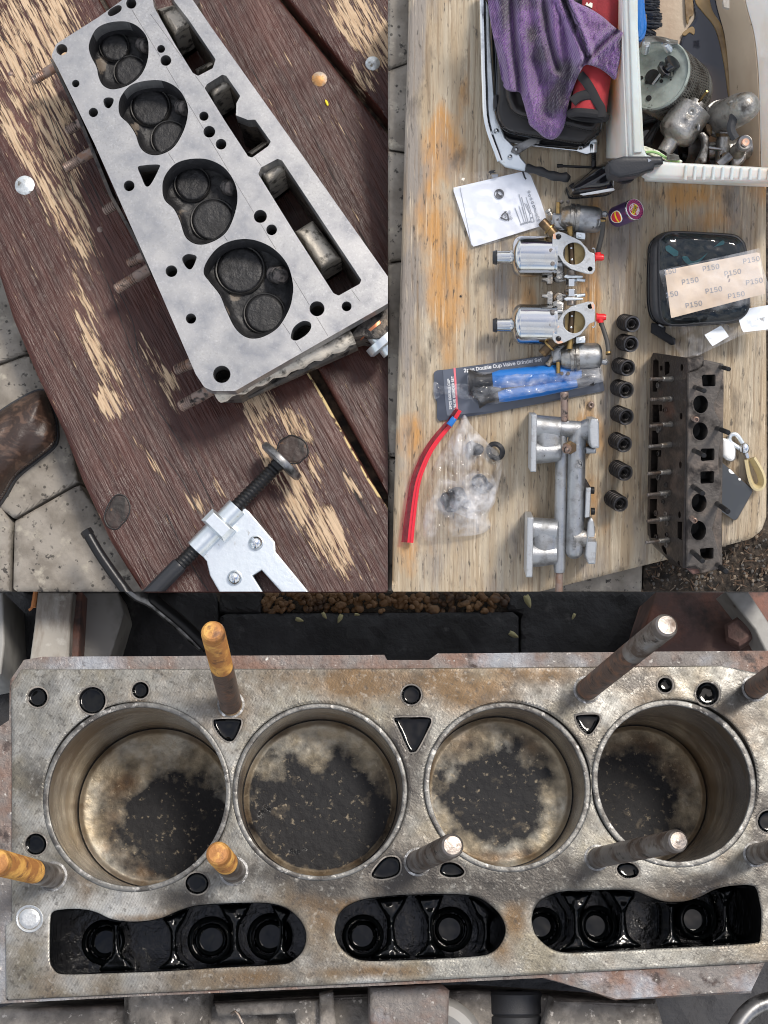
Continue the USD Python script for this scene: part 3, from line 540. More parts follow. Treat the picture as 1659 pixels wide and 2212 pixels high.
# the pale, paint-free arris along the wide gap, and the bearer below it
e = tube([*UL.P([(652, 788), (700, 868), (745, 950), (790, 1030), (836, 1102)], [-.0022] * 5)], .0021, 8); bt.add('bare_arris', clip(e, UL_COL), yellow_edge)
bt.add('bearer', clip(prism(UL, [(560, 640), (600, 610), (860, 1090), (860, 1180), (800, 1130)], -.06, -.036), UL_COL), bare_edge)
bt.add('bearer', clip(prism(UL, [(540, -60), (640, -60), (870, 250), (870, 350), (810, 300)], -.06, -.036), UL_COL), bare_edge)
for (x, y, r, mm) in ((54, 401, 23, galv), (690, 172, 18, galv_rust), (805, 138, 17, galv)):
    b = bt.add('bolt_head', dome(UL, (x, y), r, -.0012, .0036), mm, label=None if mm is galv else 'rusty bolt head')
bt.add('nail_head', dome(UL, Z1(426, 977), 8, -.0012, .0022), rust)
bt.add('nail_head', dome(UL, Z1(45, 315), 6, -.0012, .0022), rust)
knotm = mat('wood_knot', (.030, .017, .013), .55, layers=[dict(c=(.30, .16, .07), s=40, lo=.56, hi=.62, d=6, r=.8), dict(c=(.012, .008, .006), s=30, st=(3, 1, 1), lo=.5, hi=.6)], bump=[(90, (1, 1, 1), .0012)])
for c, rx, ry, rot in (((253, 1106), 25, 38, 20), ((632, 972), 34, 30, 10)):
    kp = circ(c, rx, 40, ry, rot); kp = kp + (meshkit.noise(np.column_stack([kp / 14, kp[:, 0] * 0])) - .5)[:, None] * 4
    bt.add('knot', sheet(UL, kp, 4, lambda p, d: .0014 * (meshkit.fbm(np.column_stack([p / 40, p[:, 0] * 0])) - .5) + .0006 - .0012 * np.exp(-d / 2.) + .0012 * (meshkit.fbm(np.column_stack([p / 6, p[:, 0] * 0])) - .5), h0=-.006)[0], knotm, smooth=True)
    bt.add('knot', tube(np.vstack([UL.P(kp, .0002), UL.P(kp[:1], .0002)]), .0008, 8, cap=False), crevice)
def crack(pts, w=1.0): return clip(tube(UL.P(spline(pts, 5, False), .0001), UL.k(pts[0]) * w, 6, flat=.5), UL_ROW)
for pts in ([(0, 75), (70, 160), (135, 330), (175, 470), (232, 610), (268, 710), (300, 800), (332, 872), (372, 930), (420, 1010), (462, 1095)], [(355, 985), (395, 1040), (430, 1112)], [(360, 1110), (392, 1180), (425, 1240), (450, 1276)], [(120, 262), (170, 380), (215, 470)], [(240, 600), (285, 690), (300, 770), (330, 820)]):
    bt.add('crack', crack(pts, .9), crevice, smooth=False)
lf = Thing('leaf', 'tiny yellow leaf fragment on the dark board near the rusty bolt', 'leaf', UL, (706, 221), 0); lf.add('blade', sheet(UL, spline([(702, 215), (707, 218), (710, 226), (707, 229), (703, 222)], 3), 3, lambda p, d: .001 + d * .0003, h0=.0004)[0], tin_yellow, smooth=True)

# ------------------------------------------------------------------ bright cylinder head on the brown table
HH = .095
hd = Thing('cylinder_head', 'bright milled cylinder head lying face up on the peeling brown table', 'cylinder head', UL, (500, 450), 0)
deck_px = np.vstack([rnd(np.vstack([Z1((560, -70), (860, -70), (820, 0), (900, 118), (1200, 540), (1525, 1000), (1672, 1208)), Z2((1765, 0), (1790, 32), (1745, 60), (1000, 487), (905, 487), (868, 470), (832, 415)), Z1((690, 1262), (572, 995), (402, 612), (246, 290), (218, 238), (240, 186), (420, 72), (520, 0))]), 9)])
CH = [spline(Z1(*c), 5) for c in (
    ((400, 135), (430, 108), (480, 93), (540, 92), (590, 115), (625, 160), (632, 220), (620, 280), (590, 330), (540, 365), (480, 380), (440, 365), (420, 330), (410, 285), (385, 235), (378, 190)),
    ((520, 400), (560, 360), (630, 342), (700, 345), (760, 380), (795, 440), (797, 500), (775, 570), (735, 630), (680, 658), (630, 655), (595, 625), (575, 570), (545, 525), (510, 490), (505, 440)),
    ((700, 750), (740, 700), (800, 677), (880, 677), (950, 710), (995, 770), (1010, 840), (995, 920), (960, 990), (900, 1030), (840, 1040), (790, 1010), (765, 940), (740, 890), (700, 850), (690, 800)))]
CH.append(spline(np.vstack([Z1((880, 1110), (930, 1050), (1000, 1020), (1080, 1020), (1160, 1055), (1220, 1120), (1245, 1200)), Z2((1243, 90), (1225, 150), (1180, 220), (1110, 260), (1050, 260), (1000, 220), (960, 140), (935, 80), (890, 22)), Z1((866, 1160),)]), 5))
HOLES = [circ(Z1(x, y), r * .508, 22) for x, y, r in ((263, 211, 24), (558, 15, 22), (322, 355, 16), (397, 478, 20), (685, 208, 17), (705, 257, 23), (867, 494, 20), (890, 560, 25), (940, 613, 23), (549, 790, 23), (1107, 920, 28), (1155, 977, 23), (729, 1153, 25))]
HOLES += [circ(Z2(x, y), r * .508, 24) for x, y, r in ((812, 179, 22), (943, 416, 37), (1348, 137, 32), (1474, 127, 21))]
HOLES += [spline(Z1(*c), 4) for c in (((458, 55), (470, 38), (500, 22), (517, 28), (512, 48), (485, 65), (466, 68)), ((440, 425), (458, 414), (482, 420), (480, 440), (465, 460), (446, 452)), ((586, 712), (610, 703), (675, 700), (674, 722), (640, 785), (618, 790), (600, 750)), ((778, 1092), (800, 1080), (834, 1088), (832, 1110), (815, 1143), (795, 1140), (776, 1110)))]
HOLES += [spline(Z2((1237, 250), (1250, 215), (1285, 190), (1318, 195), (1322, 222), (1300, 250), (1262, 272), (1240, 266)), 4)]
SLOTS = [rnd(Z1(*c), 4) for c in (((640, -60), (700, -60), (745, 10), (800, 80), (917, 252), (905, 290), (842, 323), (820, 310), (745, 190), (655, 30)),
    ((870, 375), (880, 358), (945, 317), (962, 322), (1022, 408), (1005, 440), (1003, 490), (1030, 500), (1055, 510), (1085, 508), (1152, 602), (1140, 622), (1072, 670), (1055, 665), (960, 520)),
    ((1098, 740), (1110, 712), (1180, 675), (1200, 683), (1537, 1190), (1530, 1207), (1440, 1257), (1418, 1247), (1250, 985)))]
hz = lambda h: HH - h
deck = prism(UL, deck_px, hz(.020), HH)
cut_d = [ext(loc(UL, c, HH), 0, 1) for c in CH] + [ext(loc(UL, c, HH), 0, 1) for c in HOLES + SLOTS]
deck = deck - m3.Manifold.batch_boolean(cut_d, m3.OpType.Add)
hd.add('deck', clip(deck, UL_COL), milled, smooth=25)
base_px = np.array(poly(deck_px).buffer(-5).exterior.coords)[:-1]
low = prism(UL, deck_px, 0.004, HH); low = ext(loc(UL, deck_px, HH).buffer(-.004), .004, hz(.0205)) - m3.Manifold.batch_boolean([ext(loc(UL, c, HH).buffer(.0015), .03 if i >= 0 else 0, 1) for i, c in enumerate(CH)] + [ext(loc(UL, c, HH).buffer(.0012), -.1, 1) for c in SLOTS] + [ext(loc(UL, c, HH).buffer(.0004), .03, 1) for c in HOLES], m3.OpType.Add)
hd.add('casting', clip(low, UL_COL), cast_dark, smooth=25)
for a_, b_ in ((Z1(560, 40), Z2(1480, 395)), (Z1(640, 60), Z2(1530, 105)), (Z1(800, 30), Z2(1680, 80)), (Z1(480, 300), Z2(1290, 330))):
    tt_ = np.linspace(0, 1, 200)[:, None]; ln = a_ + (b_ - a_) * tt_; solid = poly(deck_px)
    for c_ in CH + HOLES + SLOTS: solid = solid.difference(poly(c_))
    for g_ in getattr(LineString(ln).intersection(solid.buffer(-2)), 'geoms', []):
        q_ = np.array(g_.coords)
        if len(q_) > 4: hd.add('scribe_line', clip(tube(UL.P(q_, HH - .00018), .00030, 5), UL_COL), soot_steel, smooth=False)
# ribs and steps of the front end below the deck edge
a, b = UL.P(Z2(925, 505), hz(.03)), UL.P(Z2(1500, 258), hz(.03))
t = np.linspace(0, 1, 24)[:, None]; path = a + (b - a) * t; path[:, 2] += .0025 * np.sin(t[:, 0] * 21) - .002
hd.add('front_rib', clip(tube(path, .0085 + .0016 * np.sin(np.arange(24) * 1.9), 10), UL_COL), cast_pale)
a, b = UL.P(Z2(1055, 512), .018), UL.P(Z2(1500, 270), .020); path = a + (b - a) * t
hd.add('front_lip', clip(tube(path, np.linspace(.003, .013, 24), 10), UL_COL), cast_dark)
hd.add('thermostat_housing', clip(prism(UL, Z2((1480, 268), (1520, 215), (1600, 150), (1700, 120), (1720, 240), (1600, 262), (1545, 250)), .012, .062), UL_COL), cast_dark)
for c in CH:
    m, px = sheet(UL, poly(c).buffer(-1.2).exterior.coords[:-1], 5, lambda p, d: hz(.036) + .014 * np.exp(-d / 7) + .003 * (meshkit.fbm(np.column_stack([p / 9, p[:, 0] * 0])) - .5), h0=hz(.042))
    cx, cy = np.mean(c, 0); ash = gauss(px, [(cx - 36, cy + 26, 16, 44, 25, 1.0)])
    p = hd.add('combustion_chamber', m, carbon, smooth=True, attrs={'ash': ash})
    lin = cup(UL, c, hz(.001), hz(.037), inset=.0004); hd.add('chamber_wall', lin, carbon, parent=p, smooth=50)
for (c, r) in (((Z1(487, 200)), 31), (Z1(556, 308), 35), (Z1(640, 455), 41), (Z1(722, 592), 39), (Z1(818, 783), 37), (Z1(906, 937), 46), (Z1(1022, 1148), 51), (Z2(1125, 158), 43)):
    v0 = UL.P(c, hz(.030)); R = r * UL.k(c, hz(.03)) * .96
    vv, px = sheet(UL, circ(c, r * .97, 40), 5, lambda p, d: hz(.0285) - .0035 * np.exp(-d / 1.3) + .0012 * (meshkit.fbm(np.column_stack([p / 5, p[:, 0] * 0]), 3) - .5), h0=hz(.038))
    hd.add('valve', vv, carbon, smooth=True, attrs={'ash': np.zeros(len(px))})
    ring = lathe(UL.P(c, hz(.0335)), (0, 0, 1), [(0, R * 1.00), (.0022, R * 1.03), (.0026, R * 1.08), (.0, R * 1.14)], 40); hd.add('valve_seat', ring, carbon_ring)
for c in ((605, 190), (770, 455), (965, 795)): hd.add('spark_plug_thread', threaded(UL.P(Z1(*c), hz(.034)), UL.P(Z1(c[0] + 26, c[1] + 6), hz(.012)), .0085, .0022, 14), soot_steel)
hd.add('spark_plug_thread', threaded(UL.P(Z1(1165, 1165), hz(.034)), UL.P(Z1(1200, 1172), hz(.012)), .0095, .0024, 14), soot_steel)
# webs cast across the pushrod slots
for q, h1 in ((((668, 40), (760, 15), (835, 95), (745, 158)), .074), (((872, 372), (955, 318), (992, 366), (908, 420)), .078), (((1100, 735), (1195, 680), (1222, 722), (1140, 785)), .078), (((1255, 985), (1330, 938), (1450, 1098), (1365, 1150)), .070), (((830, 295), (912, 252), (920, 275), (842, 322)), .05), (((1050, 650), (1130, 595), (1150, 612), (1070, 668)), .05)):
    hd.add('slot_web', clip(sheet(UL, Z1(*q), 5, lambda p, d, h1=h1: h1 - .02 + .02 * np.sqrt(np.clip(1 - (1 - np.minimum(d / 14, 1)) ** 2, 0, 1)) + .002 * (meshkit.fbm(np.column_stack([p / 10, p[:, 0] * 0])) - .5), h0=.004)[0], UL_COL), cast_pale)
# manifold studs sticking out to the left
for i, (a, b, r) in enumerate(((Z1(142, 343), Z1(262, 268), 10.5), (Z1(284, 558), Z1(400, 490), 11), (Z1(275, 717), Z1(432, 620), 11), (Z1(443, 898), Z1(560, 830), 11), (Z1(546, 1122), Z1(650, 1068), 10.5), (Z1(493, 1232), Z1(690, 1108), 12), (Z2(745, 400), Z2(870, 345), 12), (Z2(765, 555), Z2(905, 478), 13))):
    hd.add('manifold_stud', threaded(UL.P(a, .036), UL.P(b, .046), r * UL.k(a), .0023, 16, .02, .45), rust)
hd.add('exhaust_face', prism(UL, [Z1(x, y) for x, y in ((225, 250), (262, 330), (345, 505), (478, 830), (600, 1048), (690, 1300), (740, 1400), (720, 1330), (585, 1050), (462, 830), (330, 505), (250, 330), (212, 252))], .01, .07), cast_dark)
u0 = UL.P(Z2(1585, 215), .045); u1 = UL.P(Z2(1680, 330), .040); ax = unit(u1 - u0)
hd.add('copper_washer', clip(lathe(u0, ax, [(0, .012), (0, .019), (.003, .019), (.003, .012)], 30), UL_COL), copper)
hd.add('drain_union', clip(lathe(u0 + ax * .003, ax, [(0, .010), (0, .013), (.012, .013), (.012, .022), (.02, .022), (.022, .019), (.022, .012), (.03, .012), (.03, 0)], 24), UL_COL), zinc)

# ------------------------------------------------------------------ valve spring compressor on the brown table
cl = Thing('valve_spring_compressor', 'zinc plated screw clamp with black threaded spindle at the bottom of the brown table', 'clamp', UL, Z2(950, 1100), 0)
sa, sb_ = UL.P(Z2(630, 1362), .032), UL.P(Z2(1190, 792), .032); sr = 31 * .508 * UL.k(Z2(950, 1100))
cl.add('spindle', clip(threaded(sa, UL.P(Z2(850, 1140), .032), sr, .0042, 18, .0, 1.), UL_ROW), black_oxide)
cl.add('spindle', threaded(UL.P(Z2(990, 996), .032), sb_, sr * 1.02, .0042, 18, 0., 1.), black_oxide)
cl.add('sleeve', clip(lathe(sa, sb_ - sa, [(0, 0), (0, sr * 1.12), (.045, sr * 1.12), (.048, sr), (.048, 0)], 20), UL_ROW), black_plastic)
d = unit(sb_ - sa); pr = .027
cl.add('pressure_pad', lathe(sb_ - d * .002, d, [(0, 0), (0, pr * .9), (.002, pr), (.006, pr), (.008, pr * .95), (.006, pr * .5), (.005, 0)], 40), dark_steel)
ba, bb = UL.P(Z2(832, 1162), .032), UL.P(Z2(1008, 980), .032)
plate = bevprism(UL, rnd(Z2((1012, 962), (1060, 1000), (1168, 1128), (1172, 1170), (1330, 1362), (1215, 1362), (1112, 1248), (1074, 1272), (1130, 1362), (945, 1362), (892, 1270), (878, 1212), (850, 1178)), 5), .026, .032, .0015)
cl.add('side_plate', clip(plate, UL_ROW), zinc)
cl.add('barrel', lathe(ba, bb - ba, [(0, sr), (0, sr * 1.42), (np.linalg.norm(bb - ba), sr * 1.42), (np.linalg.norm(bb - ba), sr)], 26), zinc)
nd = unit(bb - ba); nu = np.cross([0, 0, 1], nd)
ce = UL.P(Z2(934, 1062), .036); bx = []
for s1 in (-.0085, .0085):
    for s2 in (-.0165, .0165):
        for s3, f in ((-.012, 1.), (.0135, 1.), (.0175, .72)): bx.append(ce + nd * s1 * f + nu * s2 * f + np.array([0, 0, s3]))
cl.add('square_nut', trimesh.convex.convex_hull(np.array(bx)), zinc, smooth=False)
cl.add('lower_plate', clip(prism(UL, Z2((1000, 1000), (1150, 1150), (1320, 1362), (1225, 1362), (1112, 1236), (1064, 1264), (1120, 1362), (960, 1362), (900, 1210)), .006, .012), UL_ROW), zinc)
for c in ((1088, 1133), (998, 1281)): cl.add('rivet', dome(UL, Z2(*c), 16.5, .032, .0075), chrome)
rodm = Thing('black_rod', 'thin black steel rod leaning over the lower left edge of the brown table', 'rod', UL, Z2(430, 1190), 0)
pts = UL.P(spline(Z2((368, 1085), (385, 1115), (430, 1190), (500, 1290), (560, 1370)), 5, False), .012); rodm.add('shaft', clip(tube(pts, .0058, 12), UL_ROW), black_oxide)
rodm.add('tip', tube(UL.P(Z2((364, 1080), (378, 1102)), .012), .0066, 6), black_oxide)

# ------------------------------------------------------------------ shoe
sh = Thing('shoe', 'toe of a scuffed brown leather shoe standing on the paving at the left edge', 'shoe', UL, (40, 960), -.056)
so = spline(Z2((-120, 640), (-40, 600), (60, 535), (150, 488), (196, 492), (222, 560), (240, 640), (232, 712), (160, 775), (70, 850), (20, 930), (-30, 985), (-140, 1010), (-180, 800)), 5)
m, px = sheet(UL, so, 6, lambda p, d: -.054 + .040 * np.sqrt(np.clip(1 - (1 - np.minimum(d / 62, 1)) ** 2, 0, 1)) + .002 * np.sin(p[:, 0] * .09 + p[:, 1] * .05 + 3 * meshkit.noise(np.column_stack([p / 40, p[:, 0] * 0]))), h0=-.055)
sh.add('upper', m, leather, smooth=True)
sh.add('welt', prism(UL, np.array(poly(so).buffer(3).exterior.coords)[:-1], -.0595, -.052), black_rubber)
# ================================================================== ENGINE BLOCK (lower half)
eb = Thing('engine_block', 'stripped four cylinder engine block with oily pistons and head studs', 'engine block', BL, (830, 1750), -.2)
DK = [(24, 1478), (46, 1446), (90, 1446), (840, 1444), (1560, 1438), (1665, 1460), (1730, 1480), (1730, 2068), (1640, 2080), (1180, 2104), (843, 2121), (279, 2147), (14, 2160), (12, 2000), (26, 1990), (26, 1600)]
LEDGE = [(-4, 1572), (20, 1556), (22, 1470), (52, 1426), (92, 1419), (830, 1415), (836, 1426), (926, 1426), (945, 1412), (1659, 1406), (1740, 1410), (1740, 2060), (1660, 2062), (1622, 2140), (1332, 2158), (1178, 2112), (843, 2128), (279, 2153), (-4, 2168)]
BORES = [((297, 1718), 190, 202, .175), ((692, 1708), 178, 189, .090), ((1096, 1698), 169, 181, .068), ((1456, 1690), 166, 179, .165)]
WH = [circ(Z6(160, 457), 22), circ(Z6(392, 470), 30), circ(Z6(597, 427), 19), circ(Z7(142, 447), 22), circ(Z7(1222, 405), 17), circ(Z7(1402, 442), 26), circ(Z7(1662, 985), 25), circ(Z8(152, 193), 24), circ(Z8(838, 360), 26, 24, 24)]
TRI = [spline(p, 4) for p in (Z6((906, 556), (925, 548), (1010, 548), (1028, 560), (1020, 595), (995, 640), (970, 646), (940, 628), (912, 590)), Z7((68, 552), (85, 541), (140, 540), (213, 541), (229, 560), (210, 605), (170, 680), (150, 692), (128, 684), (95, 610)), Z7((840, 540), (870, 530), (935, 530), (944, 556), (915, 605), (890, 615), (858, 588)),
    Z8((1578, 322), (1600, 285), (1640, 248), (1690, 250), (1705, 290), (1690, 325), (1640, 342), (1595, 340)), Z9((262, 300), (275, 275), (310, 268), (345, 280), (370, 310), (350, 332), (300, 335), (268, 322)), Z9((1016, 290), (1040, 272), (1085, 275), (1112, 305), (1100, 332), (1055, 340), (1022, 318)))]
PK = [spline(p, 4) for p in (Z8((214, 510), (222, 482), (250, 472), (310, 468), (372, 472), (420, 486), (470, 510), (540, 521), (620, 519), (690, 505), (760, 475), (830, 454), (920, 446), (1000, 443), (1080, 441), (1155, 445), (1222, 466), (1275, 512), (1302, 570), (1292, 640), (1245, 690), (1190, 706), (960, 718), (700, 734), (480, 742), (270, 747), (228, 725), (212, 690), (211, 600)),
    [(724, 2000), (738, 1966), (778, 1944), (840, 1935), (900, 1932), (984, 1931), (1032, 1938), (1066, 1960), (1086, 1985), (1093, 2012), (1082, 2040), (1062, 2058), (1030, 2066), (930, 2072), (816, 2076), (770, 2072), (740, 2052), (726, 2028)],
    Z9((655, 505), (668, 460), (700, 425), (770, 396), (860, 390), (940, 388), (1000, 386), (1090, 390), (1150, 414), (1220, 436), (1300, 436), (1370, 416), (1430, 386), (1500, 370), (1590, 368), (1612, 388), (1622, 430), (1632, 490), (1626, 590), (1600, 614), (1380, 628), (1100, 642), (900, 652), (800, 655), (740, 640), (690, 602), (662, 560)))]
cuts = [ext(loc(BL, circ(c, R, 72), 0), -1, 1) for c, r, R, d in BORES] + [ext(loc(BL, p, 0), -.02, 1) for p in WH + TRI] + [ext(loc(BL, p, 0), -1, 1) for p in PK]
dk = loc(BL, DK, 0)
for c, r, R, d in BORES: dk = dk.difference(loc(BL, circ(c, R, 72), 0))
for p in WH + TRI + PK: dk = dk.difference(loc(BL, p, 0))
# deck as a fine sheet so that its stains sit where they are
dpx = poly(DK)
for c, r, R, d in BORES: dpx = dpx.difference(poly(circ(c, R, 72)))
for p in WH + TRI + PK: dpx = dpx.difference(poly(p))
dparts = [g for g in getattr(dpx, 'geoms', [dpx]) if g.area > 60]
stain_b = [(840, 1470, 260, 34, 0, 1.0), (1180, 1460, 160, 30, 0, .9), (1000, 1490, 200, 40, 0, .8), (640, 1460, 60, 22, 0, .8), (740, 1960, 120, 26, 10, .9), (1110, 1980, 30, 70, 0, 1.0), (690, 2000, 40, 60, 0, .8), (300, 1560, 30, 50, 0, .5), (500, 1520, 40, 40, 0, .8), (300, 1985, 60, 12, 0, .8), (550, 2110, 120, 20, -2, .7), (780, 2100, 200, 14, -2, .6), (1300, 1950, 160, 14, -5, .6), (1500, 1930, 120, 30, -5, .8), (180, 1900, 40, 60, 0, .5), (1580, 1560, 60, 50, 0, .6), (1080, 2050, 40, 40, 0, .8)]
dark_b = [(900, 1890, 170, 60, 0, 1.), (700, 1900, 120, 50, 0, .8), (1180, 1880, 160, 50, 0, .9), (1100, 1920, 140, 40, 0, .8), (880, 1640, 50, 140, 0, .9), (1500, 1910, 120, 40, 0, .7), (1350, 1470, 120, 40, 0, .7), (1180, 1500, 100, 40, 0, .5), (560, 1880, 120, 40, 0, .6), (400, 1940, 110, 30, 0, .6), (1600, 1500, 60, 60, 0, .7), (1640, 1800, 30, 120, 0, .8), (80, 1700, 40, 70, 0, .5), (850, 1990, 50, 70, 0, .5), (1270, 1600, 40, 60, 0, .6)]
# all in one part: the deck face
ms, pxs = [], []
for g in dparts:
    m, px = sheet(BL, g, 8, lambda p, d: -.0008 * np.exp(-d / 1.5) + .0006 * (meshkit.fbm(np.column_stack([p / 30, p[:, 0] * 0])) - .5), h0=-.02)
    ms.append(m); pxs.append(px)
px = np.concatenate(pxs); eb.add('deck_face', cat(*ms), deckm, smooth=False, attrs={'stain': gauss(px, stain_b), 'dark': gauss(px, dark_b)})
led = loc(BL, LEDGE, -.006).difference(loc(BL, DK, 0).buffer(.0006))
bodyg = ext(loc(BL, LEDGE, -.006), -.32, -.0205) - m3.Manifold.batch_boolean([ext(loc(BL, circ(c, R, 72), 0), -1, 1) for c, r, R, d in BORES] + [ext(loc(BL, p, 0).buffer(.0008), -.125, 1) for p in PK] + [ext(loc(BL, p, 0).buffer(.0006), -.06, 1) for p in WH + TRI], m3.OpType.Add)
eb.add('body', bodyg, block_cast, smooth=25)
m, px = [], []
for g in getattr(led, 'geoms', [led]):
    if g.area < 2e-5: continue
eb.add('ledge', ext(led, -.0205, -.005), block_cast, smooth=20)
# bores: liner, rim, piston
crown_blobs = [[(385, 1790, 150, 125, 20, 1.15)], [(685, 1770, 185, 130, 0, 1.2)], [(1068, 1718, 122, 112, 0, 1.15), (1150, 1690, 60, 50, 0, .8)], [(1352, 1745, 125, 128, 0, 1.15)]]
brown_blobs = [[(270, 1690, 60, 40, -30, 1), (310, 1870, 90, 40, 30, .9), (240, 1790, 30, 70, 0, .7)], [(830, 1740, 30, 120, 0, .9), (720, 1860, 110, 26, 0, 1.), (560, 1800, 30, 80, -30, .7)], [(990, 1600, 70, 50, -30, .9), (1150, 1620, 60, 30, 20, .8), (1100, 1850, 100, 20, 0, 1.)], [(1400, 1610, 70, 30, 20, 1.), (1460, 1660, 40, 60, 0, .9), (1330, 1610, 60, 20, 0, .8)]]
flake_blobs = [[], [(570, 1770, 40, 50, 0, 1.), (640, 1840, 40, 12, 0, 1), (620, 1640, 30, 14, 0, .9), (760, 1660, 60, 50, 0, .5), (760, 1790, 60, 30, 0, .5)], [(1090, 1740, 30, 50, 0, .4)], []]
for i, (c, r, R, dep) in enumerate(BORES):
    c0 = BL.P(c, 0); k = BL.k(c); Rm, rm = R * k, r * k; n = 96
    a = np.linspace(0, 2 * math.pi, n, endpoint=False)
    rim = lathe(c0 + [0, 0, -.004], (0, 0, 1), [(0, Rm * .998), (.0044, Rm * .998), (.0050, Rm * .990), (.0052, Rm * .975), (.0052, rm * 1.014), (.0048, rm * 1.003), (.002, rm * 1.001), (0, rm * 1.001)], n)
    lin2 = lathe(c0 + [0, 0, -.30], (0, 0, 1), [(0, rm), (.2975, rm)], n); lin2 = trimesh.Trimesh(lin2.vertices, lin2.faces[:, ::-1], process=False)
    p = eb.add('cylinder_bore', lin2, bore_steel, smooth=60)
    eb.add('bore_rim', rim, bore_rim_m, parent=p, smooth=60)
    # piston crown
    rr = rm * .985; N = 46; pts = [(0., 0.)] + [(rr * j / N * math.cos(t), rr * j / N * math.sin(t)) for j in range(1, N + 1) for t in np.linspace(0, 2 * math.pi, max(6, int(6.0 * j)), endpoint=False)]
    pts = np.array(pts); tri = Delaunay(pts).simplices; q = pts / k * [1, -1] + np.asarray(c)
    rad = np.hypot(*pts.T) / rr; h = -dep - .004 * sstep(.93, 1., rad) + .0012 * (meshkit.fbm(np.column_stack([pts * 90, pts[:, 0] * 0])) - .5)
    v = np.column_stack([pts + c0[:2], h]); aa, b2, cc = v[tri[:, 0]], v[tri[:, 1]], v[tri[:, 2]]; fl = np.cross(b2 - aa, cc - aa)[:, 2] < 0; tri[fl] = tri[fl][:, ::-1]
    # blob positions were measured in the picture at the crown's own depth
    qq = np.array(BL.P(q, 0)); 
    def proj(v):
        w = v @ BL.R.T + BL.o - CAM; x = w[:, 0]; y = w[:, 1] * _c + w[:, 2] * _s; z = -w[:, 1] * _s + w[:, 2] * _c
        return np.stack([PX + F * x / -z, PY - F * y / -z], 1)
    pp = proj(v)
    pi = eb.add('piston', trimesh.Trimesh(v, tri, process=False), piston_crown, smooth=True, attrs={'carbon': gauss(pp, crown_blobs[i]) - .25 * (rad > .93), 'brown': np.maximum(gauss(pp, brown_blobs[i]), .6 * sstep(.86, .97, rad)), 'flake': gauss(pp, flake_blobs[i])})
    gap = lathe(c0 + [0, 0, -dep - .012], (0, 0, 1), [(0, rr * .98), (0, rm * 1.001), (.002, rm * 1.001), (.002, rr * .98)], n); eb.add('ring_gap', gap, crevice, parent=pi)
# water and oil holes: dark lining, dark fluid inside
for p in WH + TRI:
    w = eb.add('oil_hole', cup(BL, p, -.0006, -.03, .0005), oily_wall)
    eb.add('oil_pool', sheet(BL, np.array(poly(p).buffer(-1.0).exterior.coords)[:-1], 5, lambda q, d: -.013 + .0025 * np.exp(-d / 2.0), h0=-.022)[0], black_oil, parent=w, smooth=True)
    g = loc(BL, p, 0); eb.add('chamfer', ext(g.buffer(.0011).difference(g.buffer(-.0004)), -.003, .0003), block_low, parent=w)
# lifter galleries
TAP = [[(Z8(432, 612), 46), (Z8(890, 602), 48), (Z8(1146, 588), 48)], [(Z8(1545, 585), 44), (Z9(315, 556), 46)], [(Z9(712, 545), 40), (Z9(946, 542), 42), (Z9(1368, 515), 42)]]
WEB = [[(250, 2028, 22, 2), (375, 2038, 24, 2), (507, 2025, 26, 3), (610, 2020, 20, -2)], [(845, 2010, 26, 2), (928, 2010, 22, 2), (1050, 2020, 26, -3)], [(1245, 1998, 26, 3), (1345, 1990, 26, 2), (1450, 1990, 18, 2), (1568, 1975, 20, 2)]]
for i, p in enumerate(PK):
    gl = eb.add('lifter_gallery', cup(BL, p, -.0008, -.115, .0006), oily_wall)
    ins = np.array(poly(p).buffer(-3).exterior.coords)[:-1]; g = poly(ins)
    for x, y, w, sl in WEB[i]:
        q = g.intersection(poly(spline([(x - w * 1.5 - sl, y - 95), (x + w * 1.5 - sl, y - 95), (x + w * 1.1, y - 55), (x + w * .42, y - 25), (x + w * .36, y + 5), (x + w * .6 + sl, y + 32), (x + w * 1.7 + sl, y + 60), (x + w * 1.7 + sl, y + 120), (x - w * 1.7 + sl, y + 120), (x - w * 1.7 + sl, y + 60), (x - w * .6 + sl, y + 32), (x - w * .36, y + 5), (x - w * .42, y - 25), (x - w * 1.1, y - 55)], 4)))
        if not q.is_empty and q.geom_type == 'Polygon': eb.add('web', sheet(BL, np.array(q.exterior.coords)[:-1], 4, lambda pp, d: -.078 + .022 * np.sqrt(np.clip(1 - (1 - np.minimum(d / 8, 1)) ** 2, 0, 1)) + .003 * meshkit.noise(np.column_stack([pp / 14, pp[:, 0] * 0])), h0=-.114)[0], black_oil, parent=gl, smooth=True)
    for c, r in TAP[i]:
        if not g.buffer(8).contains(Point(c)): pass
        b0 = BL.P(c, -.06); R = r * BL.k(c, -.06) * .80
        eb.add('lifter_boss', lathe(b0 + [0, 0, -.054], (0, 0, 1), [(0, R * 1.32), (.040, R * 1.30), (.047, R * 1.22), (.048, R * 1.08), (.044, R * .98), (.02, R * .97)], 40), black_oil, parent=gl, smooth=60)
        eb.add('lifter', lathe(b0 + [0, 0, -.054], (0, 0, 1), [(0, R * .9), (.030, R * .9), (.034, R * .82), (.033, R * .70), (.026, R * .64), (.026, 0)], 40), black_oil, parent=gl, smooth=60)
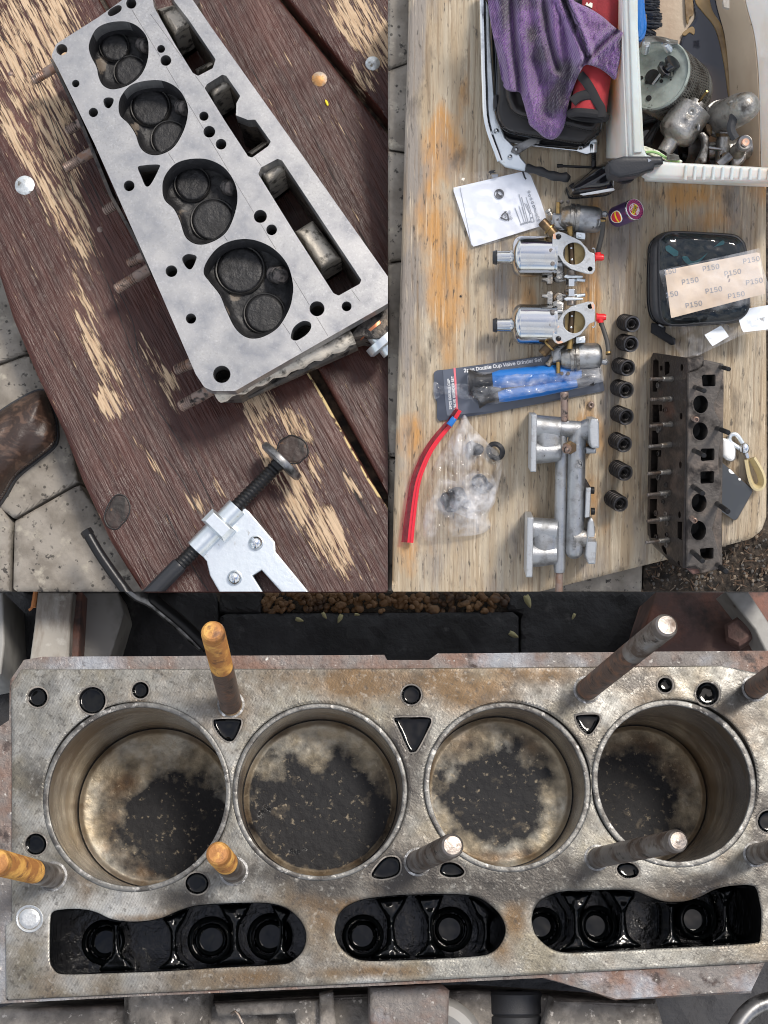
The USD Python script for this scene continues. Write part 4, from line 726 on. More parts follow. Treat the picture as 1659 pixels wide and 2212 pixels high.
# studs
def stud(base, top, r, h, m_low, m_top, frac, lab=None):
    a, b = BL.P(base, -.004), BL.P(top, h); k = BL.k(base); r = r * k; L = np.linalg.norm(b - a); d = unit(b - a)
    p = eb.add('head_stud', lathe(a, d, [(0, r), (L * frac * .97, r), (L * frac, r * .97)], 24), m_low, label=lab)
    prof = [(0, 0), (0, r * .98)]; x = 0; LL = L * (1 - frac)
    while x + .0042 < LL - .006: prof += [(x + .0021, r * .90), (x + .0042, r * .99)]; x += .0042
    prof += [(LL - .005, r * .98), (LL - .0015, r * .88), (LL, r * .72), (LL + .0006, 0)]
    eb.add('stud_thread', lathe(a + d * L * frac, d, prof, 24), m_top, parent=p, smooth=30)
    eb.add('stud_seat', lathe(BL.P(base, -.001), (0, 0, 1), [(0, r * 1.02), (0, r * 1.30), (.0012, r * 1.26), (.0016, r * 1.06)], 30), rim_steel, parent=p)
S = [((499, 1522), (459, 1362), 23.5, .20, rust_dark, sunlit_rust, .55), ((1268, 1490), (1441, 1350), 24, .24, rust_dark, stud_steel, .62), ((1630, 1487), (1722, 1426), 23, .22, rust_dark, rust_dark, .6), ((505, 1882), (470, 1843), 25, .12, stud_steel, sunlit_rust, .5), ((902, 1862), (978, 1826), 24, .17, stud_steel, stud_steel, .55), ((1289, 1853), (1466, 1816), 22, .21, stud_steel, stud_steel, .55), ((114, 1893), (-8, 1862), 25, .20, stud_steel, sunlit_rust, .38), ((1632, 1845), (1730, 1824), 22, .20, stud_steel, stud_steel, .5)]
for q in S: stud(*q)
eb.add('core_plug', sheet(BL, circ(Z8(125, 510), 30, 36), 5, lambda p, d: .0012 - .002 * np.exp(-(d - 6) ** 2 / 3), h0=-.003)[0], alloy_flat, smooth=True)
# castings low on the near side
eb.add('front_flange', bevprism(BL, Z9((700, 762), (860, 742), (1592, 712), (1594, 828), (1012, 858), (940, 830)), -.06, -.022, .004), block_cast)
eb.add('water_pump_neck', lathe(BL.P((366, 2140), -.12), BL.P((362, 2290), -.12) - BL.P((366, 2140), -.12), [(0, 0), (0, .048), (.04, .046), (.09, .040), (.09, 0)], 32), block_low)
eb.add('side_rail', bevprism(BL, [(-10, 2180), (270, 2172), (690, 2150), (1030, 2140), (1330, 2160), (1330, 2230), (-10, 2230)], -.24, -.115, .006), block_low)
eb.add('mounting_lug', bevprism(BL, [(798, 2134), (955, 2126), (972, 2140), (968, 2230), (800, 2230)], -.10, -.048, .006), block_cast)
eb.add('mounting_lug', bevprism(BL, [(690, 2150), (720, 2142), (728, 2230), (690, 2230)], -.12, -.07, .004), block_low)
eb.add('mounting_lug', bevprism(BL, [(1196, 2155), (1340, 2164), (1420, 2160), (1440, 2230), (1170, 2230)], -.14, -.085, .008), block_low)
eb.add('bracket', bevprism(BL, [(462, 2168), (690, 2158), (700, 2230), (640, 2230), (636, 2190), (470, 2196)], -.11, -.086, .004), block_low)
eb.add('hook_wire', tube(BL.P([(500, 2192), (508, 2186), (514, 2192), (530, 2225)], -.07), .0022, 8), stud_steel)
al = Thing('round_housing', 'pale dusty round metal housing below the front edge of the engine block', 'housing', BL, (930, 2230), -.06)
al.add('cover', lathe(BL.P((928, 2262), -.13), (0, 0, 1), [(0, 0), (0, .056), (.052, .056), (.062, .049), (.064, .040), (.056, .030), (.056, 0)], 44), bench_plate)
al.add('ear', bevprism(BL, [(818, 2212), (852, 2180), (866, 2184), (880, 2230), (818, 2230)], -.09, -.06, .004), bench_plate)
hs = Thing('black_hose', 'thick black rubber hose under the engine block front edge', 'hose', BL, (1110, 2190), -.1)
hs.add('sleeve', lathe(BL.P((1110, 2140), -.13), BL.P((1114, 2300), -.13) - BL.P((1110, 2140), -.13), [(0, .01), (0, .028), (.003, .031), (.022, .031), (.024, .029), (.026, .031), (.10, .031), (.10, 0)], 30), black_rubber)
wh = Thing('wheel_rim', 'curved dark steel rim at the lower right corner behind the block', 'rim', BL, (1640, 2180), -.12)
wh.add('rim', tube(BL.P(spline([(1580, 2250), (1600, 2205), (1640, 2170), (1720, 2150)], 6, False), -.12), .010, 12), dark_steel)
# ------------------------------------------------------------------ yard behind the block
BG = -.30
def bprism(pts, h0, h1, b=.003):
    q = np.array(poly(pts).intersection(sbox(-300, JY + .3, 2200, 2600)).exterior.coords)[:-1]; return clip(bevprism(BL, q, h0, h1, b), BL_ROW)
sl = Thing('slate_floor', 'dark slate slab floor behind the engine block', 'floor', BL, (700, 1340), BG, kind='structure')
def slab(pts, hh):
    q = np.array(poly(pts).intersection(sbox(-300, JY + .3, 2200, 2600)).exterior.coords)[:-1]
    m, px = sheet(BL, rnd(q, 2), 22, lambda p, d: hh + .012 * (meshkit.fbm(np.column_stack([p / 60, p[:, 0] * 0])) - .5) - .004 * np.exp(-d / 3), h0=BG - .10); return clip(m, BL_ROW)
for q in ([(-80, 1270), (470, 1270), (480, 1600), (-80, 1600)], [(474, 1326), (1120, 1322), (1120, 1600), (484, 1600)], [(474, 1270), (566, 1270), (566, 1322), (474, 1322)], [(1096, 1270), (1700, 1270), (1700, 1600), (1126, 1600), (1126, 1322), (1098, 1318)]): sl.add('slate_slab', slab(q, BG + .001 * (q[0][0] % 7)), slate, smooth=False)
fl2 = slab([(-200, 1604), (1900, 1604), (1900, 2400), (-200, 2400)], BG - .03); sl.add('slate_slab', fl2, slate, smooth=False)
gv = Thing('gravel', 'strip of brown rounded gravel between the dark slabs', 'gravel', BL, (830, 1300), BG, kind='stuff')
st = []
for j in range(230):
    p = rng.uniform((566, 1279), (1096, 1322)); st.append(rock(BL.P(p, BG - .004 + .01 * rng.random()), BL.k(p) * rng.uniform(6, 12), rng.uniform(0, 9)))
st = [clip(s, BL_ROW) for s in st]; st = [s for s in st if len(s.faces)]; gv.add('pebbles', cat(*st), gravelm, smooth=40, kind='stuff')
gv.add('bed', bprism([(560, 1270), (1102, 1270), (1102, 1326), (560, 1326)], BG - .08, BG - .012), soil)
bp = Thing('timber_leg', 'pale weathered timber leg standing behind the left end of the block', 'timber', BL, (115, 1350), BG)
bp.add('beam', bprism([(82, 1270), (160, 1270), (152, 1345), (148, 1440), (62, 1440), (74, 1350)], BG, -.16), bench_wood)
bp.add('edge_strip', bprism([(161, 1270), (178, 1270), (168, 1440), (149, 1440), (153, 1345)], BG, -.18), rust_plate)
sp = Thing('steel_footplate', 'pale rounded metal plate beside the timber leg', 'plate', BL, (220, 1330), BG); sp.add('plate', bprism(rnd([(176, 1260), (250, 1260), (262, 1300), (268, 1322), (262, 1345), (232, 1440), (168, 1440)], 8), BG, -.22), bench_plate)
tw = Thing('orange_twine', 'short frayed piece of orange twine beside the timber leg', 'twine', BL, (74, 1300), -.2); tw.add('strand', cat(clip(tube(BL.P([(79, 1266), (76, 1290), (72, 1312)], -.17), .0032, 8), BL_ROW), tube(BL.P([(73, 1308), (66, 1316), (62, 1318)], -.17), .0016, 6)), orange_twig)
br = Thing('bench_strut', 'dark bent metal strut behind the tall orange stud', 'strut', BL, (370, 1330), BG)
br.add('bar', clip(tube(BL.P(spline([(272, 1262), (300, 1285), (330, 1300), (385, 1345), (440, 1395)], 5, False), -.20), .0085, 10, flat=.6), BL_ROW), dark_steel)
br.add('bar', clip(tube(BL.P(spline([(336, 1262), (332, 1290), (345, 1304), (400, 1350), (450, 1400)], 5, False), -.195), .007, 10, flat=.6), BL_ROW), black_oxide)
dr = Thing('grey_post', 'grey post at the far left edge behind the block', 'post', BL, (-2, 1400), BG); dr.add('post', bprism([(-60, 1270), (6, 1270), (10, 1390), (2, 1456), (-60, 1470)], BG, -.17), bench_plate)
rp = Thing('rusty_bracket', 'rust brown steel plate behind the right end of the block', 'bracket', BL, (1540, 1340), BG)
rp.add('plate', bprism([(1420, 1270), (1720, 1270), (1720, 1440), (1400, 1440), (1395, 1350)], BG, -.20), rust_plate)
rp.add('strap', bprism([(1560, 1270), (1612, 1270), (1665, 1350), (1720, 1420), (1720, 1470), (1660, 1420), (1630, 1360)], -.19, -.15), bench_plate)
rp.add('bolt', lathe(BL.P(Z7(1535, 195), -.20), BL.P(Z7(1530, 150), -.13) - BL.P(Z7(1535, 195), -.20), [(0, 0), (0, .018), (.03, .018), (.034, .014), (.034, 0)], 6), rust_plate, smooth=False)
for i, (x, y, r, a) in enumerate(((645, 1338, 9, .3), (700, 1328, 8, 1.), (735, 1334, 10, 2.), (1108, 1370, 11, .5), (1140, 1296, 14, 1.2), (770, 1327, 6, .1), (1240, 1330, 7, 2))):
    L = Thing('dry_leaf', ['pale leaf scrap left of the three on the slate edge', 'pale leaf scrap between two others on the slate edge', 'curled pale leaf scrap below the gravel middle', 'lone pale leaf on dark slate behind the third bore', 'yellowish leaf at the right end of the gravel', 'smallest pale leaf scrap below the gravel', 'dull leaf near the rusty plate'][i], 'leaf', BL, (x, y), BG)
    q = np.array([(math.cos(t) * r * (1 + .3 * math.cos(3 * t)), math.sin(t) * r * .5) for t in np.linspace(0, 2 * math.pi, 14, endpoint=False)]); q = q @ np.array([[math.cos(a), math.sin(a)], [-math.sin(a), math.cos(a)]]) + (x, y)
    L.add('blade', sheet(BL, q, 3, lambda p, d: BG + .012 + d * .0006, h0=BG + .009)[0], leafm, smooth=True)
# ================================================================== PINE TABLE (upper right)
K = UR.k((1200, 700))
pt = Thing('pine_table', 'weathered pale pine worktop with orange grain patches and a rounded corner', 'table', UR, (1250, 650), 0)
top = np.array(poly([(884, -60), (880, 120), (871, 420), (862, 720), (850, 1110), (846, 1290), (1120, 1290), (1225, 1263), (1436, 1210), (1562, 1180), (1622, 1164), (1645, 1146), (1655, 1118), (1656, 1000), (1654, 500), (1660, -60)]).intersection(sbox(838.3, -80, 2000, JY - .2)).exterior.coords)[:-1]
warm = [(930, 470, 40, 120, 0, 1), (960, 640, 50, 130, 0, 1), (970, 330, 40, 90, 0, .9), (1150, 400, 90, 40, 0, .6), (1000, 220, 20, 100, 0, .7), (1500, 420, 160, 40, 0, .9), (1560, 470, 60, 40, 0, .8), (1120, 620, 60, 60, 0, .6), (1280, 620, 20, 120, 0, .8), (1180, 880, 60, 60, 0, .4), (900, 940, 30, 60, 0, .8), (1320, 1000, 40, 120, 0, .5), (1300, 470, 60, 60, 0, .6), (880, 1200, 40, 60, 0, .6), (990, 560, 50, 60, 0, .8), (1300, 920, 60, 60, 0, .6)]
grey = [(885, 400, 30, 420, 0, 1.), (900, 100, 30, 160, 0, 1.), (875, 800, 20, 200, 0, .8), (1330, 560, 40, 220, 0, .8), (1090, 560, 40, 100, 0, .5), (1200, 840, 60, 60, 0, .4), (1400, 800, 50, 150, 0, .5)]
m, px = sheet(UR, top, 9, lambda p, d: -.005 * np.exp(-d / 5.0) * ((p[:, 1] < 1262) | (p[:, 0] > 1170)) + .0012 * (meshkit.fbm(np.column_stack([p / [18, 90], p[:, 0] * 0])) - .5) - .0006, h0=-.030)
pt.add('tabletop', clip(m, UR_ROW, UR_COL) if False else m, pine, smooth=False, attrs={'warm': gauss(px, warm), 'grey': gauss(px, grey)})
for (x, y, r) in ((1560, 1003, 3), (1240, 980, 2.5), (1210, 470, 2), (995, 640, 2.4)): pt.add('nail_hole', lathe(UR.P((x, y), -.001), (0, 0, 1), [(0, 0), (0, r * K), (.0012, r * K), (.0012, 0)], 10), crevice)

def U(px, h): return UR.P(px, h)
def box_at(P, px, h0, h1, b=.001): return bevprism(P, px, h0, h1, b)
def hexa(c, d, r, L, n=6): return lathe(c, d, [(0, 0), (0, r * .96), (L * .06, r), (L * .94, r), (L, r * .94), (L, 0)], n)
# ------------------------------------------------------------------ two carburettors
def carb(label, fy, dcy, low, hose, elbow, extra):
    """fy maps the upper carburettor's close-up rows to this one's"""
    f = lambda x, y: ZB(x, fy(y))
    c = Thing('carburettor', label, 'carburettor', UR, f(1100, 668), 0, group='the two polished carburettors on the pine table')
    R = 235 * .184 * K; cy = dcy; hc = R + .001
    ax = U(ZB(900, cy), hc) - U(ZB(380, cy), hc); L = np.linalg.norm(ax); a0 = U(ZB(385, cy), hc)
    c.add('suction_chamber', lathe(a0, ax, [(0, 0), (0, R * .55), (L * .02, R * .70), (L * .06, R * .84), (L * .12, R * .95), (L * .19, R), (L * .93, R), (L * .945, R * 1.03), (L, R * 1.03), (L, 0)], 56), polished, smooth=50)
    n0 = U(ZB(200, cy + 10), hc); c.add('damper_neck', lathe(n0, ax, [(0, 0), (0, R * .30), (.03 * L, R * .32), (L * .30, R * .33), (L * .36, R * .38), (L * .42, R * .5)], 36), polished, smooth=50)
    p = c.add('damper_cap', lathe(U(ZB(158, cy + 10), hc), ax, [(0, 0), (0, R * .31), (.004 * 1, R * .37), (L * .085, R * .37), (L * .10, R * .33), (L * .10, 0)], 24), black_plastic)
    # body below the flange, with the throat bored through
    hf = 2 * R * .98; fl = [(862, 470), (890, 428), (930, 410), (1000, 428), (1190, 520), (1262, 612), (1300, 650), (1352, 668), (1360, 760), (1360, 862), (1332, 906), (1268, 906), (1080, 852), (985, 775), (935, 695), (866, 668), (860, 560)] if low is None else low
    flange = rnd([f(*q) for q in fl], 3); th = circ(f(1115, 668), 24.2, 48)
    bh = [circ(f(928, 472), 5.4, 20), circ(f(1302, 850), 5.4, 20)]
    c.add('mounting_flange', prism(UR, flange, hf - .0065, hf, [th] + bh), alloy_flat)
    bodyp = rnd([f(*q) for q in ((880, 540), (960, 450), (1150, 500), (1270, 600), (1300, 700), (1260, 830), (1080, 840), (960, 790), (880, 760))], 6)
    c.add('throttle_body', prism(UR, bodyp, .012, hf - .007, [th]), alloy_dark)
    c.add('mixing_chamber', bevprism(UR, rnd([f(*q) for q in ((850, 500), (985, 520), (1010, 600), (1000, 900), (920, 930), (862, 900))], 4), .004, hf * .78, .003), alloy_dark)
    for b in bh: c.add('bolt_hole', cup(UR, b, hf - .0002, hf - .012), void)
    bolt = U(f(928, 472), hf - .005); c.add('flange_bolt', lathe(bolt, (0, 0, 1), [(0, 0), (0, .0026), (.006, .0026), (.0066, .0016), (.0066, 0)], 18), black_oxide)
    hd_ = hf - .012
    c.add('throttle_disc', prism(UR, circ(f(1112, 668), 24.4, 44), hd_ - .0022, hd_ - .001), brass if False else mat_disc)
    s0, s1 = U(f(1068, 380), hd_ + .001), U(f(1090, 835), hd_ + .001)
    c.add('throttle_spindle', tube([U(f(1075, 525), hd_ + .0005), U(f(1090, 810), hd_ + .0005)], .0030, 12), brown_brass)
    for q in ((1080, 605), (1088, 738)): c.add('spindle_screw', lathe(U(f(*q), hd_ + .002), (0, 0, 1), [(0, 0), (0, .0015), (.0010, .0014), (.0016, .0008), (.0016, 0)], 12), zinc)
    c.add('spindle_end', tube([U(f(1060, 352), hf * .8), U(f(1072, 470), hf * .8)], [.0032, .0027], 12), brass)
    # float chamber lying across
    fb = dict(y=260, r=158); Rb = 155 * .184 * K; hb = Rb + .004
    e0, e1 = U(f(1095, 255), hb), U(f(1440, 280), hb); ax2 = e1 - e0; Lb = np.linalg.norm(ax2)
    c.add('float_bowl', lathe(e0, ax2, [(0, 0), (0, Rb), (Lb * .72, Rb * .96), (Lb * .88, Rb * .90), (Lb * .96, Rb * .74), (Lb, Rb * .5), (Lb, 0)], 44), alloy, smooth=50)
    c.add('bowl_spout', bevprism(UR, rnd([f(*q) for q in ((1385, 190), (1420, 172), (1500, 160), (1525, 200), (1495, 240), (1440, 236), (1415, 270), (1390, 300))], 2), .02, 2 * Rb * .86, .004), alloy)
    c.add('bowl_lip', lathe(U(f(1060, 252), hb), ax2, [(0, 0), (0, Rb * 1.06), (.0035, Rb * 1.08), (.0042, Rb * 1.02), (.0052, Rb * 1.02), (.006, Rb * 1.08), (.0095, Rb * 1.06), (.0095, 0)], 44), alloy_dark)
    c.add('bowl_lid', lathe(U(f(955, 246), hb), ax2, [(0, 0), (0, Rb * .70), (.004, Rb * .86), (.010, Rb * .95), (.020, Rb * .97), (.020, 0)], 40), alloy_dark)
    c.add('lid_boss', bevprism(UR, rnd([f(*q) for q in ((848, 205), (880, 185), (985, 190), (1040, 215), (1045, 385), (985, 400), (880, 375), (855, 330))], 3), .006, 2 * Rb * .80, .004), alloy)
    c.add('lid_button', lathe(U(f(975, 300), 2 * Rb * .80), (0, 0, 1), [(0, 0), (0, .0036), (.0018, .0033), (.0022, .002), (.0022, 0)], 16), alloy)
    for q in ((968, 65), (1042, 62), (1032, 330), (1110, 345)): c.add('lid_screw', hexa(U(f(*q), hb + Rb * .45), (0, 0, 1), .0019, .0034, 10), stud_steel)
    c.add('overflow_pipe', tube([U(f(926, 200), hb * 1.35), U(f(930, 66), hb * 1.35)], .0022, 14), brass)
    c.add('lid_lug', lathe(U(f(872, 262), hb), U(f(820, 180), hb) - U(f(872, 262), hb), [(0, 0), (0, .0026), (.008, .0026), (.0085, .0034), (.011, .0034), (.0115, .002), (.0115, 0)], 16), alloy_dark)
    a, b = U(f(735, 290), .030), U(f(900, 460), .032); d = b - a
    c.add('vent_pipe', lathe(a, d, [(0, .003), (0, .0046), (.001, .0051), (np.linalg.norm(d), .0049), (np.linalg.norm(d), 0)], 24), brown_brass)
    c.add('vent_collar', lathe(a + d * .50, d, [(0, .004), (0, .0065), (.0018, .0065), (.0018, .004)], 24), brass)
    c.add('jet_nut', bevprism(UR, [f(*q) for q in ((1140, 415), (1248, 425), (1245, 505), (1135, 490))], .012, .036, .0012), zinc)
    c.add('jet_nut', bevprism(UR, [f(*q) for q in ((1160, 440), (1200, 444), (1200, 480), (1160, 476))], .036, .040, .001), zinc)
    # jet hose and its red elbow
    pts = [f(*q) for q in hose]; hh = np.linspace(.036, .026, len(pts)); sp_ = spline([(*p, h) for p, h in zip(pts, hh)], 6, False)
    c.add('jet_hose', tube(np.array([U(q[:2], q[2]) for q in sp_]), .0024, 14), hose_rubber)
    c.add('hose_ferrule', tube([U(pts[0], .036), U(f(hose[0][0] - 4, hose[0][1] + 26), .035)], .0029, 12), brass)
    c.add('hose_ferrule', tube([U(pts[-1], .026), U(f(hose[-1][0] + 6, hose[-1][1] - 26), .026)], .0028, 12), brass)
    e = [U(f(*q), .026) for q in elbow]
    c.add('red_elbow', cat(tube(e[:2], [.0032, .0034], 14), tube([e[2], e[3], e[4]], [.0036, .0036, .0028], 14), tube([e[2], e[2] * .85 + e[3] * .15], .0046, 14)), red_plastic)
    c.add('elbow_clip', tube(np.array([U(f(1340 + 22 * math.cos(t), 690 - 40 + 45 * math.sin(t)), .026) for t in np.linspace(-2.2, 2.2, 12)]), .0007, 6), zinc)
    # throttle linkage between the two bodies
    x0, y0 = 1095, 880
    lk = c.add('throttle_lever', bevprism(UR, [f(*q) for q in ((1000, 930), (1030, 912), (1120, 922), (1215, 926), (1218, 950), (1110, 958), (1035, 960), (1000, 950))], .030, .034, .0008), zinc)
    c.add('lever_nut', hexa(U(f(1080, 965), .030), U(f(1080, 1080), .030) - U(f(1080, 965), .030), .0054, np.linalg.norm(U(f(1080, 1062), .03) - U(f(1080, 972), .03)), 6), chrome, parent=lk, smooth=False)
    c.add('return_spring', tube([U(f(1085 + 44 * math.cos(t), 870 + t * 1.9), .032 + .008 * math.sin(t)) for t in np.linspace(0, 25, 120)], .0012, 6), stud_steel)
    c.add('idle_screw', threaded(U(f(1140, 975), .030), U(f(1245, 985), .030), .0020, .0012, 10), zinc)
    c.add('lever_arm', prism(UR, [f(*q) for q in ((935, 985), (1040, 965), (1042, 985), (940, 1000))], .024, .027), alloy_dark)
    c.add('adjuster', lathe(U(f(925, 945), .010), (0, 0, 1), [(0, 0), (0, .0062), (.012, .0062), (.013, .005), (.013, .003), (.020, .003), (.020, 0)], 20), alloy_dark)
    c.add('piston_lift_bracket', bevprism(UR, rnd([f(*q) for q in ((735, 962), (800, 950), (800, 880), (862, 870), (866, 1010), (850, 1030), (800, 1026), (792, 995), (738, 992))], 1.5), .012, .030, .001), alloy_dark)
    for q in ((830, 635), (850, 790)): c.add('chamber_screw', hexa(U(f(q[0], q[1]), hc + R * .80), (.3, 0, 1), .0021, .004, 10), stud_steel)
    c.add('chamber_lug', lathe(U(f(835, 792), hc + R * .55), (1, 0, 0), [(0, 0), (0, .0030), (.012, .0030), (.012, 0)], 16), alloy)
    for q in extra: c.add('gasket_trace', prism(UR, [f(*z) for z in q], hf + .0001, hf + .0004), copper_gasket)
mat_disc = mat('brass_disc', (.33, .25, .12), .42, .85, layers=[dict(c=(.20, .145, .07), s=60, lo=.45, hi=.62, d=5)])
carb('upper polished twin carburettor beside the white leaflet, float bowl at its top', lambda y: y, 705, None, [(1458, 262), (1448, 400), (1425, 520), (1400, 610), (1392, 650)], [(1392, 655), (1392, 720), (1358, 712), (1440, 712), (1462, 712)], [((866, 440), (890, 430), (905, 490), (900, 500), (866, 495))])
carb('lower polished twin carburettor resting over the boxed blue grinder set', lambda y: 2140 - y, 1500, None, [(1518, 290), (1505, 420), (1478, 520), (1445, 620), (1432, 655)], [(1425, 660), (1418, 725), (1372, 725), (1462, 725), (1488, 725)], [((872, 540), (945, 620), (905, 640), (874, 660)), ((895, 430), (930, 412), (985, 424), (975, 440), (905, 465)), ((1290, 905), (1340, 890), (1356, 830), (1330, 812), (1315, 880))])

# ------------------------------------------------------------------ paste tin
tn = Thing('paste_tin', 'small dark purple round tin with tartan lid reading THIS FINE END', 'tin', UR, ZA(1400, 930), 0)
t1 = U(ZA(1545, 870), .040); t0 = U(ZA(1372, 940), .0155); ax = unit(t1 - t0); R = 102 * .216 * K; L = np.linalg.norm(t1 - t0)
tn.add('can', lathe(t0, ax, [(0, 0), (0, R * .97), (.001, R), (L - .003, R), (L, R), (L, 0)], 48), tin_purple, smooth=40)
tn.add('rolled_rim', lathe(t1 - ax * .001, ax, [(0, R * .93), (.001, R * 1.03), (.0028, R * 1.03), (.0034, R * .98), (.0014, R * .92)], 48), chrome)
u, w = frame(ax); 
# a frame on the lid: letters run up to the right as in the picture
rt = U(ZA(1595, 790), .045) - U(ZA(1495, 960), .045); lx = unit(rt - (rt @ ax) * ax); ly = np.cross(ax, lx); lid0 = t1 + ax * .0006
def on_lid(m2, h): 
    m2 = tm(m2); v = m2.vertices; m2.vertices = lid0 + v[:, :1] * lx + v[:, 1:2] * ly + (v[:, 2:] + h) * ax; return m2
def flat(g, h0, h1): return on_lid(ext(g, h0, h1), 0)
P0 = Point(0, 0)
tn.add('lid', flat(P0.buffer(R * .92, 32), -.001, .0), tin_navy)
sq = []
for i in range(44):
    for j, r in enumerate((.60, .685, .77, .855)):
        if (i + j) % 2: continue
        a0, a1 = i / 44 * 2 * math.pi, (i + 1) / 44 * 2 * math.pi
        sq.append(Polygon([(R * q * math.cos(t), R * q * math.sin(t)) for q, t in ((r, a0), (r + .08, a0), (r + .08, a1), (r, a1))]))
tn.add('tartan_checks', flat(unary_union(sq), .0001, .0003), tin_pink, smooth=False)
tn.add('white_disc', flat(P0.buffer(R * .58, 32), .0002, .0005), white_ink)
tn.add('red_disc', flat(P0.buffer(R * .52, 32), .0005, .0007), tin_red)
tn.add('yellow_band', flat(P0.buffer(R * .52, 32).intersection(sbox(-R, -R * .17, R, R * .17)), .0007, .0009), tin_yellow)
for s, y, mm, c in (('THIS', .34, white_ink, .20), ('FINE', 0, print_black, .24), ('END', -.34, white_ink, .20)):
    m = meshkit.text_mesh(s, R * c, .0002, True); v = m.vertices; v[:, 0] -= v[:, 0].max() / 2; v[:, 1] += R * (y - c / 2); m.vertices = v; tn.add('lettering', on_lid(m, .00095), mm, smooth=False)
sd = unit(np.cross(ax, [0, 0, 1])); up = unit(np.cross(sd, ax))
def wrap(g, mm, off, name, n=1):                        # flat print bent round the can: x along the axis, y round it
    from shapely import segmentize
    m2 = tm(ext(g, 0, .0002)); m2 = m2.subdivide_to_size(R * .12); v = m2.vertices; a = v[:, 1] / R
    m2.vertices = t0 + ax * v[:, :1] + (R + off + v[:, 2:]) * (np.cos(a)[:, None] * up + np.sin(a)[:, None] * sd); tn.add(name, m2, mm, smooth=True)
el = affinity.scale(P0.buffer(1, 24), L * .26, R * .55); el = affinity.translate(el, L * .44, R * .12)
wrap(affinity.scale(el, 1.15, 1.1), white_ink, .0001, 'label_oval'); wrap(el, tin_yellow, .0003, 'label_oval'); wrap(affinity.scale(el, .92, .93).difference(sbox(L * .40, -R, L * .48, R)), tin_red, .0005, 'label_oval')

# ------------------------------------------------------------------ white leaflet in its clear bag
Zm = conv(1440 / 1.50693, 540 / 1.50693, 360 / 1659 / 1.50693)
lf = Thing('leaflet', 'white printed leaflet with recycling symbols inside a clear bag', 'leaflet', UR, Zm(850, 650), 0)
lp = [Zm(*q) for q in ((152, 330), (1200, 85), (1310, 110), (1470, 500), (1560, 780), (1500, 895), (470, 1212), (440, 1195))]
lf.add('sheet', sheet(UR, rnd(lp, 2), 9, lambda p, d: .0035 + .0006 * np.sin(p[:, 0] * .05 + p[:, 1] * .03), h0=.0008)[0], white_paper, smooth=False)
hp = .0046
def ring(c, r0, r1, n=40): return Polygon(circ(c, r1, n)).difference(Polygon(circ(c, r0, n)))
def put(name, g, mm=print_black, h=hp):
    for q in getattr(g, 'geoms', [g]):
        if q.is_empty: continue
    lf.add(name, ext(unary_union([loc(UR, np.array(q.exterior.coords)[:-1], h).difference(unary_union([loc(UR, np.array(i.coords)[:-1], h) for i in q.interiors]) if q.interiors else Point(9, 9).buffer(.001)) for q in getattr(g, 'geoms', [g])]), h - .0003, h), mm, smooth=False)
c = Zm(852, 420); rr = 74 * .144
put('green_dot', ring(c, rr * .86, rr))
swoosh = lambda a0, a1, r: [(c[0] + r * math.cos(t), c[1] + r * math.sin(t)) for t in np.linspace(a0, a1, 14)]
put('green_dot', unary_union([Polygon(swoosh(-2.5, .2, rr * .86) + swoosh(.0, -2.4, rr * .52)).buffer(0), Polygon(swoosh(.35, 2.6, rr * .80) + [Zm(800, 450), Zm(815, 400), Zm(840, 395), Zm(835, 415), Zm(870, 440)]).buffer(0)]))
tri = [Zm(955, 685), Zm(995, 815), Zm(875, 775)]
for i in range(3):
    a, b = np.array(tri[i]), np.array(tri[(i + 1) % 3]); mid = (a + b) / 2; cen = np.mean(tri, 0); out = unit(mid - cen)
    st_ = LineString(spline([a + (b - a) * .18 + out * .4, mid + out * 1.2, b - (b - a) * .12], 4, False)).buffer(1.5, cap_style=2); d = unit(b - a); n_ = np.array([-d[1], d[0]])
    put('recycling_arrow', unary_union([st_, Polygon([b - d * 3.5 + n_ * 3.4, b + d * 2.0, b - d * 3.5 - n_ * 3.4])]))
lf.add('lettering', text(UR, '04', Zm(945, 750), Zm(975, 850), 5.2, hp - .0003), print_black, smooth=False)
lf.add('lettering', text(UR, 'PE-LD', Zm(1020, 735), Zm(1050, 835), 4.6, hp - .0003), print_grey, smooth=False)
lf.add('lettering', text(UR, 'RoHS', Zm(1400, 690), Zm(1425, 780), 5.2, hp - .0003), print_grey, smooth=False)
lf.add('lettering', text(UR, 'CE', Zm(1435, 790), Zm(1455, 870), 6.6, hp - .0003), print_grey, smooth=False)
for i, (x0, y0, x1, y1) in enumerate(((1150, 425, 1230, 720), (1190, 470, 1285, 840), (1255, 470, 1330, 690), (1195, 620, 1260, 850), (1150, 600, 1225, 840), (1090, 630, 1170, 850), (1235, 560, 1300, 700), (1265, 570, 1320, 720))):
    put('small_print', LineString([Zm(x0, y0), Zm(x1, y1)]).buffer(.62), print_grey)
for q in ((1300, 390), (1308, 445), (1330, 495), (1350, 550), (1370, 605)): put('pictogram', ring(Zm(*q), 1.6, 3.0, 16), print_grey)
for q in ((1180, 875), (1212, 866), (1240, 856), (1275, 850), (1310, 838)): put('pictogram', ring(Zm(*q), 1.0, 2.1, 14), print_grey)
for q in (((1305, 712), (1345, 700), (1360, 765), (1320, 778)), ((1322, 786), (1364, 772), (1382, 832), (1338, 845))): g = Polygon([Zm(*z) for z in q]); put('print_box', g.buffer(.3).difference(g.buffer(-.5)), print_grey)
lf.add('fold_line', prism(UR, [Zm(*q) for q in ((262, 320), (268, 319), (440, 1195), (432, 1198))], hp - .0008, hp - .0005), print_grey)
bg = Thing('clear_bag', 'clear plastic bag holding the white leaflet', 'plastic bag', UR, Zm(600, 120), 0)
